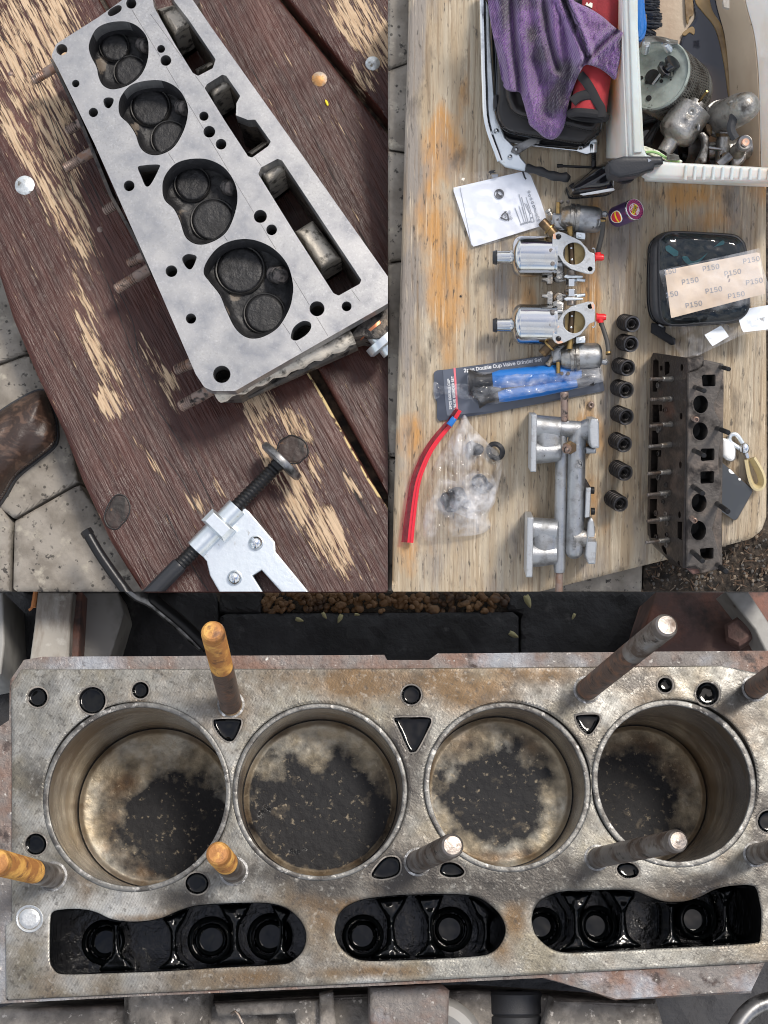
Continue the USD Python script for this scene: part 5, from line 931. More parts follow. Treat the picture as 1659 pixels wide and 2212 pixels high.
bag = [Zm(*q) for q in ((185, 300), (220, 120), (420, 95), (650, 75), (900, 30), (1250, 5), (1330, 95), (1480, 480), (1660, 880), (1560, 930), (1320, 1000), (760, 1160), (540, 1220), (430, 1215), (145, 420))]
m, px = sheet(UR, rnd(bag, 2), 5, lambda p, d: .0062 + .0035 * (meshkit.fbm(np.column_stack([p / 16, p[:, 0] * 0 + 3]), 4) - .45) + .002 * np.exp(-((p[:, 1] - 392 - (1040 - p[:, 0]) * .12) / 12) ** 2))
bg.add('film', m, clear_film, smooth=True)
bg.add('black_mark', prism(UR, [Zm(*q) for q in ((685, 95), (720, 70), (800, 60), (770, 90), (820, 105), (740, 110), (720, 140), (715, 108))], .0072, .0076), print_black)
bg.add('black_mark', prism(UR, [Zm(*q) for q in ((735, 130), (835, 125), (832, 165), (770, 185), (740, 160))], .0072, .0076), print_grey)
bg.add('black_mark', tube(UR.P([Zm(1205, 80), Zm(1222, 130), Zm(1235, 170), Zm(1255, 200)], .0075), .0009, 6), print_black)

# ------------------------------------------------------------------ valve springs
pos = [((1348, 696), (1366, 700)), ((1346, 739), (1363, 743)), ((1337, 790), (1356, 795)), ((1334, 837), (1353, 843)), ((1334, 893), (1353, 901)), ((1330, 951), (1349, 960)), ((1331, 1011), (1351, 1022)), ((1321, 1076), (1341, 1089))]
lab = ['first valve spring from the top, level with the red elbow of the lower carburettor', 'second valve spring from the top of the row', 'third valve spring from the top, right of the lower float bowl', 'fourth valve spring from the top, right of the grinder set card', 'fifth valve spring from the top, right of the small ring', 'sixth valve spring from the top, level with the manifold badge', 'seventh valve spring from the top, beside the manifold bracket bolts', 'last and lowest valve spring in the row']
proto = None
for i, (b, t) in enumerate(pos):
    hS = .025; c0 = UR.P(b, .004); c1 = UR.P(t, hS); z = unit(c1 - c0); x = unit(np.cross([0, 1, 0], z)); y = np.cross(z, x)
    M3 = np.stack([x, y, z], 1); M3 = UR.R @ M3; o = UR.o + UR.R @ c0; s = .60 * UR.k(b) / K
    path = numbered('/World/valve_spring'); X = UsdGeom.Xform.Define(stage, path)
    X.AddTransformOp().Set(Gf.Matrix4d(*(M3[:, 0] * s), 0, *(M3[:, 1] * s), 0, *(M3[:, 2] * s), 0, *o, 1))
    if i == 0:
        Ls = .036; T = Thing.__new__(Thing); T.path = path; T.base = np.zeros(3); T.prim = X.GetPrim(); T.P = None
        a = np.linspace(0, 5.6 * 2 * math.pi, 170); zz = np.clip((a / a[-1] - .08) / .84, 0, 1) * Ls
        T.add('outer_coil', tube(np.column_stack([.0123 * np.cos(a), .0123 * np.sin(a), zz]), .0024, 10), spring_steel, smooth=True)
        a = np.linspace(0, 7 * 2 * math.pi, 190); zz = np.clip((a / a[-1] - .06) / .88, 0, 1) * Ls * .92
        T.add('inner_coil', tube(np.column_stack([.0072 * np.cos(a), -.0072 * np.sin(a), zz]), .0015, 8), spring_steel, smooth=True)
        T.add('ground_end', lathe((0, 0, Ls + .0012), (0, 0, 1), [(0, .0112), (0, .0138), (.0010, .0134), (.0011, .0116)], 36), bright_ring)
    else:
        X.GetPrim().GetReferences().AddInternalReference('/World/valve_spring'); X.GetPrim().SetInstanceable(True)
    tag(X.GetPrim(), label=lab[i], category='spring', group='row of eight black valve springs')
rg = Thing('small_ring', 'tiny rusty wire ring lying above the fifth valve spring', 'ring', UR, ZE(900, 130), 0)
rg.add('loop', tube(np.array([U(ZE(900 + 22 * math.cos(t), 128 + 26 * math.sin(t)), .002) for t in np.linspace(0, 6.0, 24)] + [U(ZE(908, 165), .002)]), .0013, 8), rust)

# ------------------------------------------------------------------ grinder set on its card
gs = Thing('valve_grinder_set', 'carded set of two blue handled valve grinders in clear plastic', 'tool set', UR, ZF(900, 320), 0)
gs.add('card', prism(UR, rnd(ZF((226, 225), (250, 208), (300, 205), (1200, 78), (1520, 40), (1582, 372), (700, 545), (265, 612), (250, 590), (250, 460), (238, 440), (228, 400)), 3), .0006, .0022), card)
gs.add('card_front', prism(UR, rnd(ZF((296, 205), (1480, 52), (1545, 366), (700, 530), (420, 560), (330, 570), (318, 480)), 3), .0022, .0028), card_grey)
gs.add('pink_stripe', prism(UR, ZF((381, 190), (397, 188), (418, 520), (404, 522)), .0028, .0032), pink_ink)
gs.add('lettering', text(UR, '2pcs Double Cup Valve Grinder Set', ZF(770, 167), ZF(1120, 117), 7.4, .0029, bold=True), white_ink, smooth=False)
gs.add('lettering', text(UR, '2PCS DOUBLE CUP', ZF(350, 398), ZF(340, 260), 5.2, .0029, bold=True), white_ink, smooth=False)
gs.add('lettering', text(UR, 'VALVE GRINDER SET', ZF(383, 388), ZF(372, 260), 5.2, .0029, bold=True), white_ink, smooth=False)
gs.add('tray', prism(UR, spline(ZF((505, 230), (540, 210), (600, 230), (700, 262), (830, 232), (1000, 210), (1250, 180), (1500, 170), (1560, 230), (1510, 320), (1430, 335), (1250, 350), (1100, 385), (800, 450), (650, 470), (600, 482), (570, 440), (510, 410), (495, 320)), 3), .0028, .0045), gloss_black)
def tool(a, b, r, cup_r, name):
    a, b = U(a, .014), U(b, .014); d = b - a; L = np.linalg.norm(d)
    h = gs.add(name, lathe(a, d, [(L * .18, 0), (L * .18, r * .78), (L * .24, r), (L * .55, r * 1.06), (L * .78, r * .9), (L * .86, r * .68), (L * .86, 0)], 28), blue_plastic, smooth=50)
    gs.add('suction_cup', lathe(a, d, [(0, 0), (0, cup_r), (L * .012, cup_r), (L * .05, cup_r * .72), (L * .10, r * .62), (L * .18, r * .72), (L * .18, 0)], 28), black_rubber, parent=h, smooth=50)
    gs.add('suction_cup', lathe(b, -d, [(0, 0), (0, cup_r * .62), (L * .012, cup_r * .62), (L * .05, cup_r * .4), (L * .14, r * .6), (L * .14, 0)], 28), black_rubber, parent=h, smooth=50)
tool(ZF(505, 300), ZF(1540, 205), .0095, .0130, 'blue_handle'); tool(ZF(575, 448), ZF(1490, 290), .0066, .0085, 'blue_handle')
m, px = sheet(UR, rnd(ZF((490, 240), (560, 226), (1000, 212), (1560, 160), (1580, 300), (1400, 350), (1000, 420), (600, 500), (560, 470), (490, 420)), 4), 4.5, lambda p, d: .0040 + .024 * np.minimum(d / 10, 1) ** .6 + .016 * (np.abs(meshkit.fbm(np.column_stack([p / [26, 8], p[:, 0] * 0 + 5]), 4) - .5) - .2))
gs.add('blister', m, crumple_film, smooth=True)
m, px = sheet(UR, spline(ZF((222, 300), (300, 335), (420, 315), (520, 325), (590, 370), (575, 420), (470, 440), (400, 415), (300, 400), (230, 440)), 4), 4, lambda p, d: .006 + .022 * np.abs(meshkit.fbm(np.column_stack([p / 10, p[:, 0] * 0 + 5]), 4) - .5))
gs.add('torn_film', m, crumple_film, smooth=True)

# ------------------------------------------------------------------ zip bag
zb = Thing('zip_bag', 'clear slider bag with red zip holding small black parts', 'plastic bag', UR, ZF(420, 1050), 0)
zl = ZF((445, 535), (380, 640), (290, 750), (215, 860), (160, 980), (120, 1100), (98, 1230), (85, 1340), (72, 1460), (62, 1580)); zc = spline(zl, 6, False)
def ribbon(off0, off1, h0, h1):
    t = np.gradient(zc, axis=0); t /= np.linalg.norm(t, axis=1)[:, None]; n_ = np.stack([-t[:, 1], t[:, 0]], 1) * -1
    w = np.linspace(.35, 1, len(zc))[:, None] ** .5
    return prism(UR, np.vstack([zc + n_ * off0 * w, (zc + n_ * off1 * w)[::-1]]), h0, h1)
sgn = -1
zb.add('zip_track', ribbon(0 * sgn, 13 * sgn, .006, .0105), red_zip); zb.add('zip_rib', ribbon(3 * sgn, 6 * sgn, .0105, .0125), red_zip)
zb.add('zip_edge', ribbon(13.2 * sgn, 26 * sgn, .005, .0072), pink_zip)
zb.add('slider', bevprism(UR, ZF((372, 575), (408, 602), (366, 660), (326, 632)), .006, .019, .002), blue_plastic)
bagp = spline(ZF((470, 560), (520, 640), (580, 710), (650, 780), (730, 850), (772, 940), (765, 1010), (740, 1120), (718, 1240), (660, 1360), (680, 1450), (590, 1510), (400, 1535), (160, 1560), (140, 1440), (150, 1250), (185, 1080), (260, 900), (350, 750), (430, 620)), 4)
m, px = sheet(UR, bagp, 4.2, lambda p, d: .004 + .020 * np.sqrt(np.clip(1 - (1 - np.minimum(d / 60, 1)) ** 2, 0, 1)) * (.6 + .5 * meshkit.noise(np.column_stack([p / 50, p[:, 0] * 0 + 2]))) + .020 * np.minimum(d / 15, 1) * (np.abs(meshkit.fbm(np.column_stack([p / [26, 40], p[:, 0] * 0 + 9]), 4) - .5) * 2 - .3))
zb.add('film', m, crumple_film, smooth=True)
m, px = sheet(UR, spline(ZF((300, 1080), (420, 1090), (500, 1000), (600, 960), (690, 1050), (720, 1160), (660, 1310), (560, 1390), (420, 1350), (320, 1280)), 4), 4, lambda p, d: .004 + .036 * np.abs(meshkit.fbm(np.column_stack([p / 18, p[:, 0] * 0 + 4]), 4) - .5) + .012 * np.minimum(d / 15, 1))
zb.add('inner_bag', m, crumple_film, smooth=True)
r2 = np.random.default_rng(3)
for j, (x, y, r, l) in enumerate(((715, 850, 48, 'ring'), (560, 835, 40, ''), (520, 800, 26, ''), (360, 1240, 50, ''), (400, 1180, 40, ''), (430, 1230, 40, 'ring'), (590, 1100, 42, 'ring'), (640, 1130, 30, ''), (370, 1290, 34, ''), (480, 1270, 26, 'ring'))):
    o = Thing('black_part', ['black ring at the upper right edge of the clear zip bag', 'black lump in the upper middle of the zip bag', 'small dark lump left of the upper lump in the zip bag', 'largest black clump at the lower left of the zip bag', 'dark clump just above the largest clump in the zip bag', 'dark ring in the middle of the inner bag', 'black ring at the right of the inner bag', 'small black piece right of the inner bag ring', 'black clump at the bottom left in the zip bag', 'small dark ring low in the inner bag'][j], 'rubber part', UR, ZF(x, y), .002)
    R = r * .272 * K * 1.7; cc = U(ZF(x, y), R * .5)
    if l == 'ring': o.add('ring', lathe(cc, (r2.uniform(-.5, .5), r2.uniform(-.5, .5), 1), [(-R * .2, R * .55), (-R * .3, R * .8), (0, R), (R * .3, R * .8), (R * .25, R * .55), (-R * .2, R * .55)], 24), black_rubber)
    else:
        s = ellipsoid((0, 0, 0), R, R * .75, R * .55); s.vertices *= (.75 + .5 * meshkit.noise(s.vertices / R * 1.6 + j))[:, None]; s.apply_translation(cc); o.add('lump', s, black_rubber)
# ------------------------------------------------------------------ inlet manifold
im = Thing('inlet_manifold', 'cast alloy twin inlet manifold lying across the lower middle of the pine table', 'inlet manifold', UR, ZE(600, 1100), 0)
k = .195 * K
def E(x, y, h=0.): return UR.P(ZE(x, y), h)
hm = .032
ra, rb = 63 * k, 100 * k
pA = [E(572, 280, hm), E(566, 700, hm), E(560, 1200, hm), E(552, 1700, hm), E(548, 1985, hm)]
im.add('water_rail', lathe(pA[0], pA[-1] - pA[0], [(0, 0), (0, ra * .85), (.004, ra), (np.linalg.norm(pA[-1] - pA[0]) - .004, ra * 1.02), (np.linalg.norm(pA[-1] - pA[0]), ra * .9), (np.linalg.norm(pA[-1] - pA[0]), 0)], 32), alloy, smooth=50)
pB = spline([E(738, 560, hm), E(733, 900, hm), E(725, 1300, hm), E(712, 1745, hm), E(710, 1800, hm), E(709, 1835, hm)], 8, False); rB = np.full(len(pB), rb)
d_end = np.linalg.norm(pB - pB[-1], axis=1); rB = rb * np.sqrt(np.clip(1 - np.clip(1 - d_end / rb, 0, 1) ** 2, .0001, 1))
im.add('balance_tube', tube(pB, rB, 36), alloy, smooth=50)
el_ = spline([E(738, 620, hm), E(742, 540, hm), E(765, 450, hm), E(820, 410, hm), E(905, 400, hm)], 6, False)
im.add('elbow', tube(el_, np.linspace(rb * 1.0, rb * .98, len(el_)), 36), alloy, smooth=50)
im.add('upper_runner', lathe(E(560, 395, hm), (1, .0, 0), [(0, 0), (0, rb * .95), (60 * k, rb * .95), (300 * k, rb * .80), (330 * k, rb * .95), (380 * k, rb * .98), (380 * k, 0)], 36), alloy, smooth=50)
im.add('port_flange', bevprism(UR, rnd(ZE((900, 285), (975, 283), (988, 330), (992, 600), (975, 612), (905, 606), (885, 560), (878, 350)), 3), .004, hm + .026, .002), alloy_flat)
im.add('port_flange_ear', bevprism(UR, rnd(ZE((835, 600), (905, 608), (958, 612), (955, 668), (842, 672)), 2), .004, hm + .006, .002), alloy)
im.add('lower_runner', lathe(E(700, 1600, hm), (1, .0, 0), [(0, 0), (0, rb * 1.05), (150 * k, rb * 1.05), (152 * k, rb * 1.3), (235 * k, rb * 1.3), (235 * k, 0)], 36), alloy_dark, smooth=50)
im.add('port_flange', bevprism(UR, rnd(ZE((868, 1440), (905, 1360), (935, 1440), (952, 1640), (966, 1650), (948, 1895), (868, 1895), (838, 1800)), 3), .004, hm + .012, .002), alloy_flat)
# the two carburettor flanges with their paired throats
def carb_face(x0, x1, y0, y1, sl, tubes, xr, name):
    pts = ZE((x0 + sl, y0), (x1 + sl, y0), (x1 - sl * .2, y1), (x0 - sl * .2, y1)); im.add(name, bevprism(UR, rnd(pts, 1.5), .001, hm + .024, .0016), alloy_flat)
    for cy, r0, r1 in tubes: im.add('throat', lathe(E(x1 - 10, cy, hm), (1, (.06 if cy < (y0 + y1) / 2 else -.05) * -1, 0), [(0, 0), (0, r0 * k), ((xr - x1) * .45 * k, r0 * k * .97), ((xr - x1) * k + .004, r1 * k), ((xr - x1) * k + .004, 0)], 40), alloy, smooth=50)
def fill(pts, r):
    sp_ = [ellipsoid(E(x, y, hm), r * k * q, r * k * q, r * k * q, 3) for x, y, q in pts]; return m3.Manifold.batch_hull([man(s) for s in sp_])
im.add('runner_casting', fill([(380, 372, .92), (380, 655, .92), (480, 400, .86), (480, 640, .86)], 126), alloy)
im.add('runner_casting', fill([(350, 1500, .92), (350, 1790, .96), (440, 1520, .9), (440, 1760, .84)], 130), alloy)
im.add('runner_casting', fill([(800, 400, .8), (860, 400, 1.05), (740, 470, .8)], 110), alloy)
carb_face(228, 294, 236, 874, 8, ((372, 132, 124), (650, 132, 118)), 520, 'carburettor_flange')
carb_face(180, 252, 1378, 2042, 10, ((1500, 128, 128), (1785, 142, 118)), 480, 'carburettor_flange')
im.add('pipe_boss', bevprism(UR, rnd(ZE((556, 310), (660, 305), (664, 465), (575, 470), (556, 420)), 3), .01, hm + ra * 1.12, .002), alloy)
im.add('steel_pipe', lathe(E(606, 310, hm + .004), E(604, 98, hm + .004) - E(606, 310, hm + .004), [(0, 0), (0, 41 * k), (.024, 41 * k), (.026, 45 * k), (.029, 45 * k), (.030, 38 * k), (.030, 0)], 24), rust)
pp = tube([E(545, 1975, hm), E(543, 2230, hm)], 42 * k, 20); im.add('steel_pipe', clip(pp, UR_ROW), rust)
im.add('plug', hexa(E(648, 600, hm + .018), (.1, .05, 1), 74 * k, .012, 6), brown_brass, smooth=False)
im.add('plug_bolt', lathe(E(628, 612, hm + .030), (.0, -.1, 1), [(0, 0), (0, 52 * k), (.004, 50 * k), (.006, 40 * k), (.006, 26 * k), (.012, 24 * k), (.013, 0)], 20), rust)
im.add('bracket_pad', bevprism(UR, rnd(ZE((790, 1012), (838, 940), (900, 1048), (886, 1372), (832, 1384), (782, 1350)), 2), .004, hm + .004, .002), head_black)
im.add('bracket_face', bevprism(UR, rnd(ZE((846, 1052), (898, 1046), (884, 1372), (832, 1384)), 1), hm + .004, hm + .012, .001), alloy_flat)
for q in ((918, 1076), (922, 1308)): im.add('bracket_bolt', hexa(E(q[0] - 24, q[1], hm), (1, 0, 0), 40 * k, 40 * k, 12), black_oxide)
hb_ = hm + rb
def bent(m):    # lettering laid over the balance tube: follow its round top
    m = tm(m); m = m.subdivide_to_size(.002); x = m.vertices[:, 0]; cx = UR.P(ZE(728, 1100))[0]
    yy = m.vertices[:, 1]; ya, yb = E(738, 560)[1], E(709, 1835)[1]; xa, xb = E(738, 560)[0], E(709, 1835)[0]; xc = xa + (xb - xa) * (yy - ya) / (yb - ya)
    dx = np.clip((x - xc) / rb, -.95, .95); m.vertices[:, 2] += hm + rb * np.sqrt(1 - dx ** 2) - .0004; return m
def emb(g): return bent(ext(unary_union([Polygon(UR.P(np.array(q.exterior.coords)[:-1], hb_)[:, :2], [UR.P(np.array(i.coords)[:-1], hb_)[:, :2] for i in q.interiors]) for q in getattr(g, 'geoms', [g])]), 0, .0012))
bc = ZE(757, 787); br_ = 9.6
im.add('cast_badge', emb(ring(bc, br_ * .84, br_)), alloy)
for j in range(3):
    a = j * 2.09 + .5; arc = lambda r, s0, s1: [(bc[0] + r * math.cos(t), bc[1] + r * math.sin(t)) for t in np.linspace(a + s0, a + s1, 10)]
    im.add('cast_badge', emb(Polygon(arc(br_ * .74, 0, 1.5) + arc(br_ * .30, 1.7, .6)).buffer(0)), alloy)
def raised(s, at, to, cap): 
    m = text(UR, s, at, to, cap, hb_, .0018, True); m.vertices[:, 2] -= m.vertices[:, 2].min(); return bent(m)
im.add('cast_lettering', raised('8', ZE(742, 925), ZE(748, 925), 8.2), alloy, smooth=False)
im.add('cast_lettering', raised('Y3587', ZE(716, 1668), ZE(722, 1580), 6.6), alloy, smooth=False)

# ------------------------------------------------------------------ dark cylinder head on its side
H = .085
dh = Thing('dark_cylinder_head', 'sooty dark cylinder head on its side on the pine table, ports facing up', 'cylinder head', UR, ZD(500, 1000), 0)
def D(x, y, h=0.): return UR.P(ZD(x, y), h)
left = [(108, 130), (104, 400), (100, 700), (92, 1000), (82, 1250), (76, 1600), (80, 1760), (112, 1830), (150, 1880), (235, 1950), (330, 2046), (402, 2062)]
ridge = [(448, 130), (460, 265), (456, 700), (448, 1100), (440, 1500), (434, 2030), (404, 2065)]
body_pts = [D(x, y, .016) for x, y in left] + [D(x + 4, y, .0) for x, y in left] + [D(x, y, H * .96) for x, y in ridge] + [D(x, y, 0) for x, y in ((600, 150), (770, 190), (762, 2070), (560, 2110), (430, 2068))] + [D(x, y, H * .96) for x, y in ((590, 200), (600, 2080))] + [D(130, 82, .018), D(150, 80, .0), D(440, 125, H * .95)]
bodyh = man(trimesh.convex.convex_hull(np.array(body_pts)))
fn_o = D(448, 1100, H * .96); fn = unit(np.cross(D(100, 700, .016) - D(92, 1100, .016), fn_o - D(92, 1100, .016))); fn = fn if fn[2] > 0 else -fn
def face_h(x, y, lift=0.):       # the point of the sloping valve face seen at this picture point
    q0 = D(x, y, 0.); q1 = D(x, y, .05); a, b = (q0 - fn_o) @ fn, (q1 - fn_o) @ fn; h = -a / (b - a) * .05; return D(x, y, h) + fn * lift
ports = [spline([(500, 540), (512, 500), (545, 478), (580, 474), (615, 490), (636, 530), (638, 580), (620, 622), (585, 640), (545, 632), (512, 600)], 3)]
ports += [circ((566, 806), 70, 30, 83), circ((555, 1466), 72, 30, 88), circ((550, 1722), 72, 30, 90)]
ports += [rnd([(580, 284), (708, 280), (708, 388), (586, 390)], 16), rnd([(570, 965), (698, 962), (698, 1072), (572, 1082)], 16), rnd([(566, 1175), (696, 1172), (694, 1282), (568, 1292)], 16), rnd([(560, 1888), (690, 1878), (690, 1980), (575, 2000)], 16)]
# pockets and holes sunk into the valve face
def sink(pts, depth):
    v = np.vstack([[face_h(x, y, .004) for x, y in pts], [face_h(x, y, -depth) for x, y in pts]]); return man(trimesh.convex.convex_hull(v))
cutters = [sink(circ(c, 13, 14, 33), .02) for c in ((414, 216), (406, 665), (398, 1115), (390, 1575), (380, 2030))]
for q in ([(135, 150), (165, 138), (188, 160), (190, 300), (170, 440), (130, 440)], [(245, 165), (285, 158), (298, 200), (290, 270), (250, 290)], [(130, 560), (190, 560), (200, 720), (130, 725)], [(128, 800), (180, 800), (190, 930), (126, 935)], [(120, 980), (185, 975), (180, 1170), (115, 1170)], [(112, 1240), (180, 1240), (175, 1370), (108, 1370)], [(105, 1430), (175, 1430), (170, 1610), (102, 1610)], [(102, 1660), (170, 1660), (180, 1790), (110, 1790)], [(215, 1860), (250, 1858), (266, 1930), (240, 1950), (220, 1920)], [(200, 200), (226, 200), (226, 245), (200, 245)], [(195, 560), (222, 560), (222, 620), (195, 620)], [(186, 980), (214, 980), (212, 1040), (186, 1040)], [(372, 1640), (415, 1640), (412, 1810), (370, 1790)]): cutters.append(sink(q, .014))
port_cut = [ext(loc(UR, ZD(*p), H).buffer(.0006), H - .047, 1) for p in ports]; cutters += port_cut
dh.add('valve_face', bodyh - m3.Manifold.batch_boolean(cutters, m3.OpType.Add), head_black, smooth=22)
mf = [(452, 268), (545, 236), (590, 200), (592, 150), (622, 146), (780, 182), (786, 230), (782, 300), (742, 440), (720, 480), (696, 560), (706, 620), (752, 720), (770, 760), (764, 900), (742, 990), (738, 1120), (752, 1230), (764, 1300), (748, 1420), (724, 1560), (682, 1700), (700, 1780), (740, 1930), (770, 2025), (764, 2062), (700, 2090), (572, 2120), (560, 2085), (520, 2050), (436, 2064), (440, 1500), (450, 900)]
mface = bevprism(UR, rnd(ZD(*mf), 1.5), H * .72, H, .002) - m3.Manifold.batch_boolean([ext(loc(UR, ZD(*p), H), 0, 1) for p in ports], m3.OpType.Add)
dh.add('manifold_face', mface, head_iron, smooth=25)
dh.add('lower_flange', bevprism(UR, rnd(ZD((600, 150), (782, 180), (786, 400), (776, 1000), (768, 1600), (772, 2062), (572, 2118), (560, 400)), 2), .002, H * .60, .002) - m3.Manifold.batch_boolean(port_cut, m3.OpType.Add), head_iron)
for p in ports: dh.add('port', cup(UR, ZD(*p), H - .0012, H - .045, .0002), void)
for c, ry in (((568, 556), 84), ((566, 806), 84), ((555, 1466), 88), ((550, 1722), 90)): dh.add('port_ring', prism(UR, ZD(*circ(c, 80, 36, ry + 8)), H - .001, H + .0005, [ZD(*circ(c, 71, 36, ry))]), cast_pale if False else head_iron)
dh.add('end_tab', bevprism(UR, rnd(ZD((448, 132), (594, 104), (602, 145), (590, 190), (545, 232), (460, 262)), 2), H * .5, H * .99, .002), head_iron)
dh.add('end_plate', bevprism(UR, rnd(ZD((432, 2066), (420, 2040), (455, 2020), (560, 2060), (568, 2115), (500, 2130)), 2), H * .5, H * .93, .002), rust_plate)
for a, b, r in (((740, 205), (830, 232), 20), ((500, 392), (604, 432), 21), ((704, 768), (826, 818), 22), ((490, 972), (603, 1030), 22), ((480, 1302), (592, 1380), 23), ((702, 1458), (822, 1546), 24), ((474, 1900), (588, 2004), 24), ((710, 2024), (804, 2102), 24)):
    dh.add('manifold_stud', threaded(D(a[0], a[1], H * .9), D(b[0], b[1], H + .040), r * .234 * K * .95, .0018, 14, .45, 1.), black_oxide)
for a, b in (((498, 684), (538, 700)), ((482, 1602), (522, 1638))): dh.add('dowel', lathe(D(a[0], a[1], H * .95), D(b[0], b[1], H + .018) - D(a[0], a[1], H * .95), [(0, 0), (0, .0028), (.018, .0028), (.0186, .0018), (.016, .0014), (.016, 0)], 14), rust)
for i, (xa, xb, y, yb) in enumerate(((322, 104, 322, 322), (316, 112, 506, 512), (318, 100, 738, 756), (308, 92, 926, 946), (302, 82, 1178, 1196), (296, 78, 1370, 1392), (292, 74, 1604, 1636), (290, 62, 1806, 1832))):
    a, xm = face_h(xa, y, .002), .46; tip = D(xb, yb, a[2] + .016); dd = unit(tip - a); L = np.linalg.norm(tip - a); r = 25 * .234 * K
    g = dh.add('valve_guide', lathe(a, dd, [(0, 0), (0, r), (L * .10, r * 1.0), (L * .12, r * .86), (L * .40, r * .86), (L * .44, r * .74), (L * .44, 0)], 20), alloy_dark)
    dh.add('valve_stem', lathe(a + dd * L * .42, dd, [(0, 0), (0, r * .62), (L * .44, r * .62), (L * .455, r * .48), (L * .485, r * .48), (L * .50, r * .66), (L * .56, r * .66), (L * .58, r * .5), (L * .58, 0)], 20), stud_steel, parent=g)
    dh.add('spring_seat', lathe(face_h(xa + 4, y, -.001), fn, [(0, 0), (0, r * 1.9), (.002, r * 1.85), (.003, r * 1.2), (.003, 0)], 24), head_black, parent=g)
for x, y, r in ((212, 330, 22), (190, 380, 30), (250, 610, 26), (265, 610, 24), (190, 790, 30), (205, 770, 32), (192, 1010, 22), (190, 1230, 30), (200, 1215, 24), (262, 1300, 30), (262, 1390, 32), (235, 1455, 24), (170, 1560, 28), (262, 1570, 30), (270, 1650, 32), (172, 1780, 26), (268, 1760, 28), (265, 1850, 30)):
    dh.add('cast_boss', lathe(face_h(x, y, -.002), fn, [(0, 0), (0, r * .234 * K), (.0045, r * .234 * K * .92), (.005, r * .234 * K * .6), (.0035, r * .234 * K * .45), (.0035, 0)], 18), head_iron if r > 29 else head_black)

# ------------------------------------------------------------------ phone, keys
ph = Thing('phone', 'dark grey phone lying face up partly under the dark cylinder head', 'phone', UR, ZD(900, 1400), 0)
pc = rnd(ZD((676, 1000), (1064, 1350), (896, 1648), (600, 1440)), 9)
ph.add('case', bevprism(UR, pc, .001, .0085, .0015), phone_edge); ph.add('screen', prism(UR, np.array(poly(pc).buffer(-1.6).exterior.coords)[:-1], .0085, .0092), phone_glass)
for q in (((828, 1158), (842, 1155), (880, 1192), (872, 1200), (850, 1196), (832, 1180)), ((918, 1240), (936, 1238), (940, 1258), (922, 1258))): ph.add('painted_reflection', prism(UR, spline(ZD(*q), 3), .0092, .0095), white_plastic)  # white shapes laid on the glass as a painted reflection
kf = Thing('key_fob', 'white plastic key fob beside the dark cylinder head', 'key fob', UR, ZD(830, 980), 0)
kf.add('shell', bevprism(UR, rnd(ZD((770, 868), (820, 880), (880, 930), (894, 985), (888, 1060), (860, 1084), (810, 1070), (770, 1030)), 4), .001, .014, .004), white_plastic)
kf.add('seam', prism(UR, np.array(poly(rnd(ZD((768, 866), (821, 878), (882, 929), (896, 985), (890, 1062), (860, 1087), (808, 1072), (768, 1032)), 4)).buffer(.3).exterior.coords)[:-1], .0055, .0065), alloy_dark)
cb = Thing('carabiner', 'small silver carabiner clip next to the white key fob', 'carabiner', UR, ZD(900, 880), 0)
cb.add('hook', tube(U(spline(ZD((975, 950), (940, 890), (905, 842), (870, 832), (842, 845), (834, 880), (850, 910), (900, 945), (950, 975), (985, 970)), 6, False), .005), .0024, 10), zinc)
cb.add('swivel', ellipsoid(D(972, 965, .006), .0055, .0065, .005), chrome); cb.add('swivel_ring', tube(U(ZD(*circ((960, 962), 24, 24)), .005), .0015, 8), zinc)
cb.add('ferrule', bevprism(UR, ZD((965, 985), (995, 965), (1025, 1055), (990, 1060)), .002, .009, .001), chrome)
lp_ = Thing('key_strap', 'cream leather loop strap hanging from the carabiner', 'strap', UR, ZD(1060, 1200), 0)
c_ = spline(ZD((1000, 1055), (1012, 1130), (1030, 1220), (1058, 1290), (1090, 1300), (1108, 1265), (1095, 1200), (1060, 1130), (1015, 1058)), 6, False)
pv_ = U(c_, .001); nn = len(pv_); v = np.vstack([pv_, pv_ + [0, 0, .013]]); t = np.gradient(pv_, axis=0); t /= np.linalg.norm(t, axis=1)[:, None]; off = np.column_stack([-t[:, 1], t[:, 0], t[:, 2] * 0]) * .0024
v = np.vstack([pv_ - off, pv_ + off * .0 + [0, 0, .012] , pv_ + off]); f = []
quad = [pv_ - off * .5, pv_ - off * 2.2 + [0, 0, .011], pv_ - off * 1.2 + [0, 0, .0115], pv_ + off * .5]; v = np.vstack(quad)
for i in range(nn - 1):
    for a in range(4):
        b = (a + 1) % 4; A, Bq, C, Dq = a * nn + i, a * nn + i + 1, b * nn + i + 1, b * nn + i; f += [[A, Bq, C], [A, C, Dq]]
lp_.add('loop', trimesh.Trimesh(v, np.array(f)[:, ::-1], process=False), strap_tan)

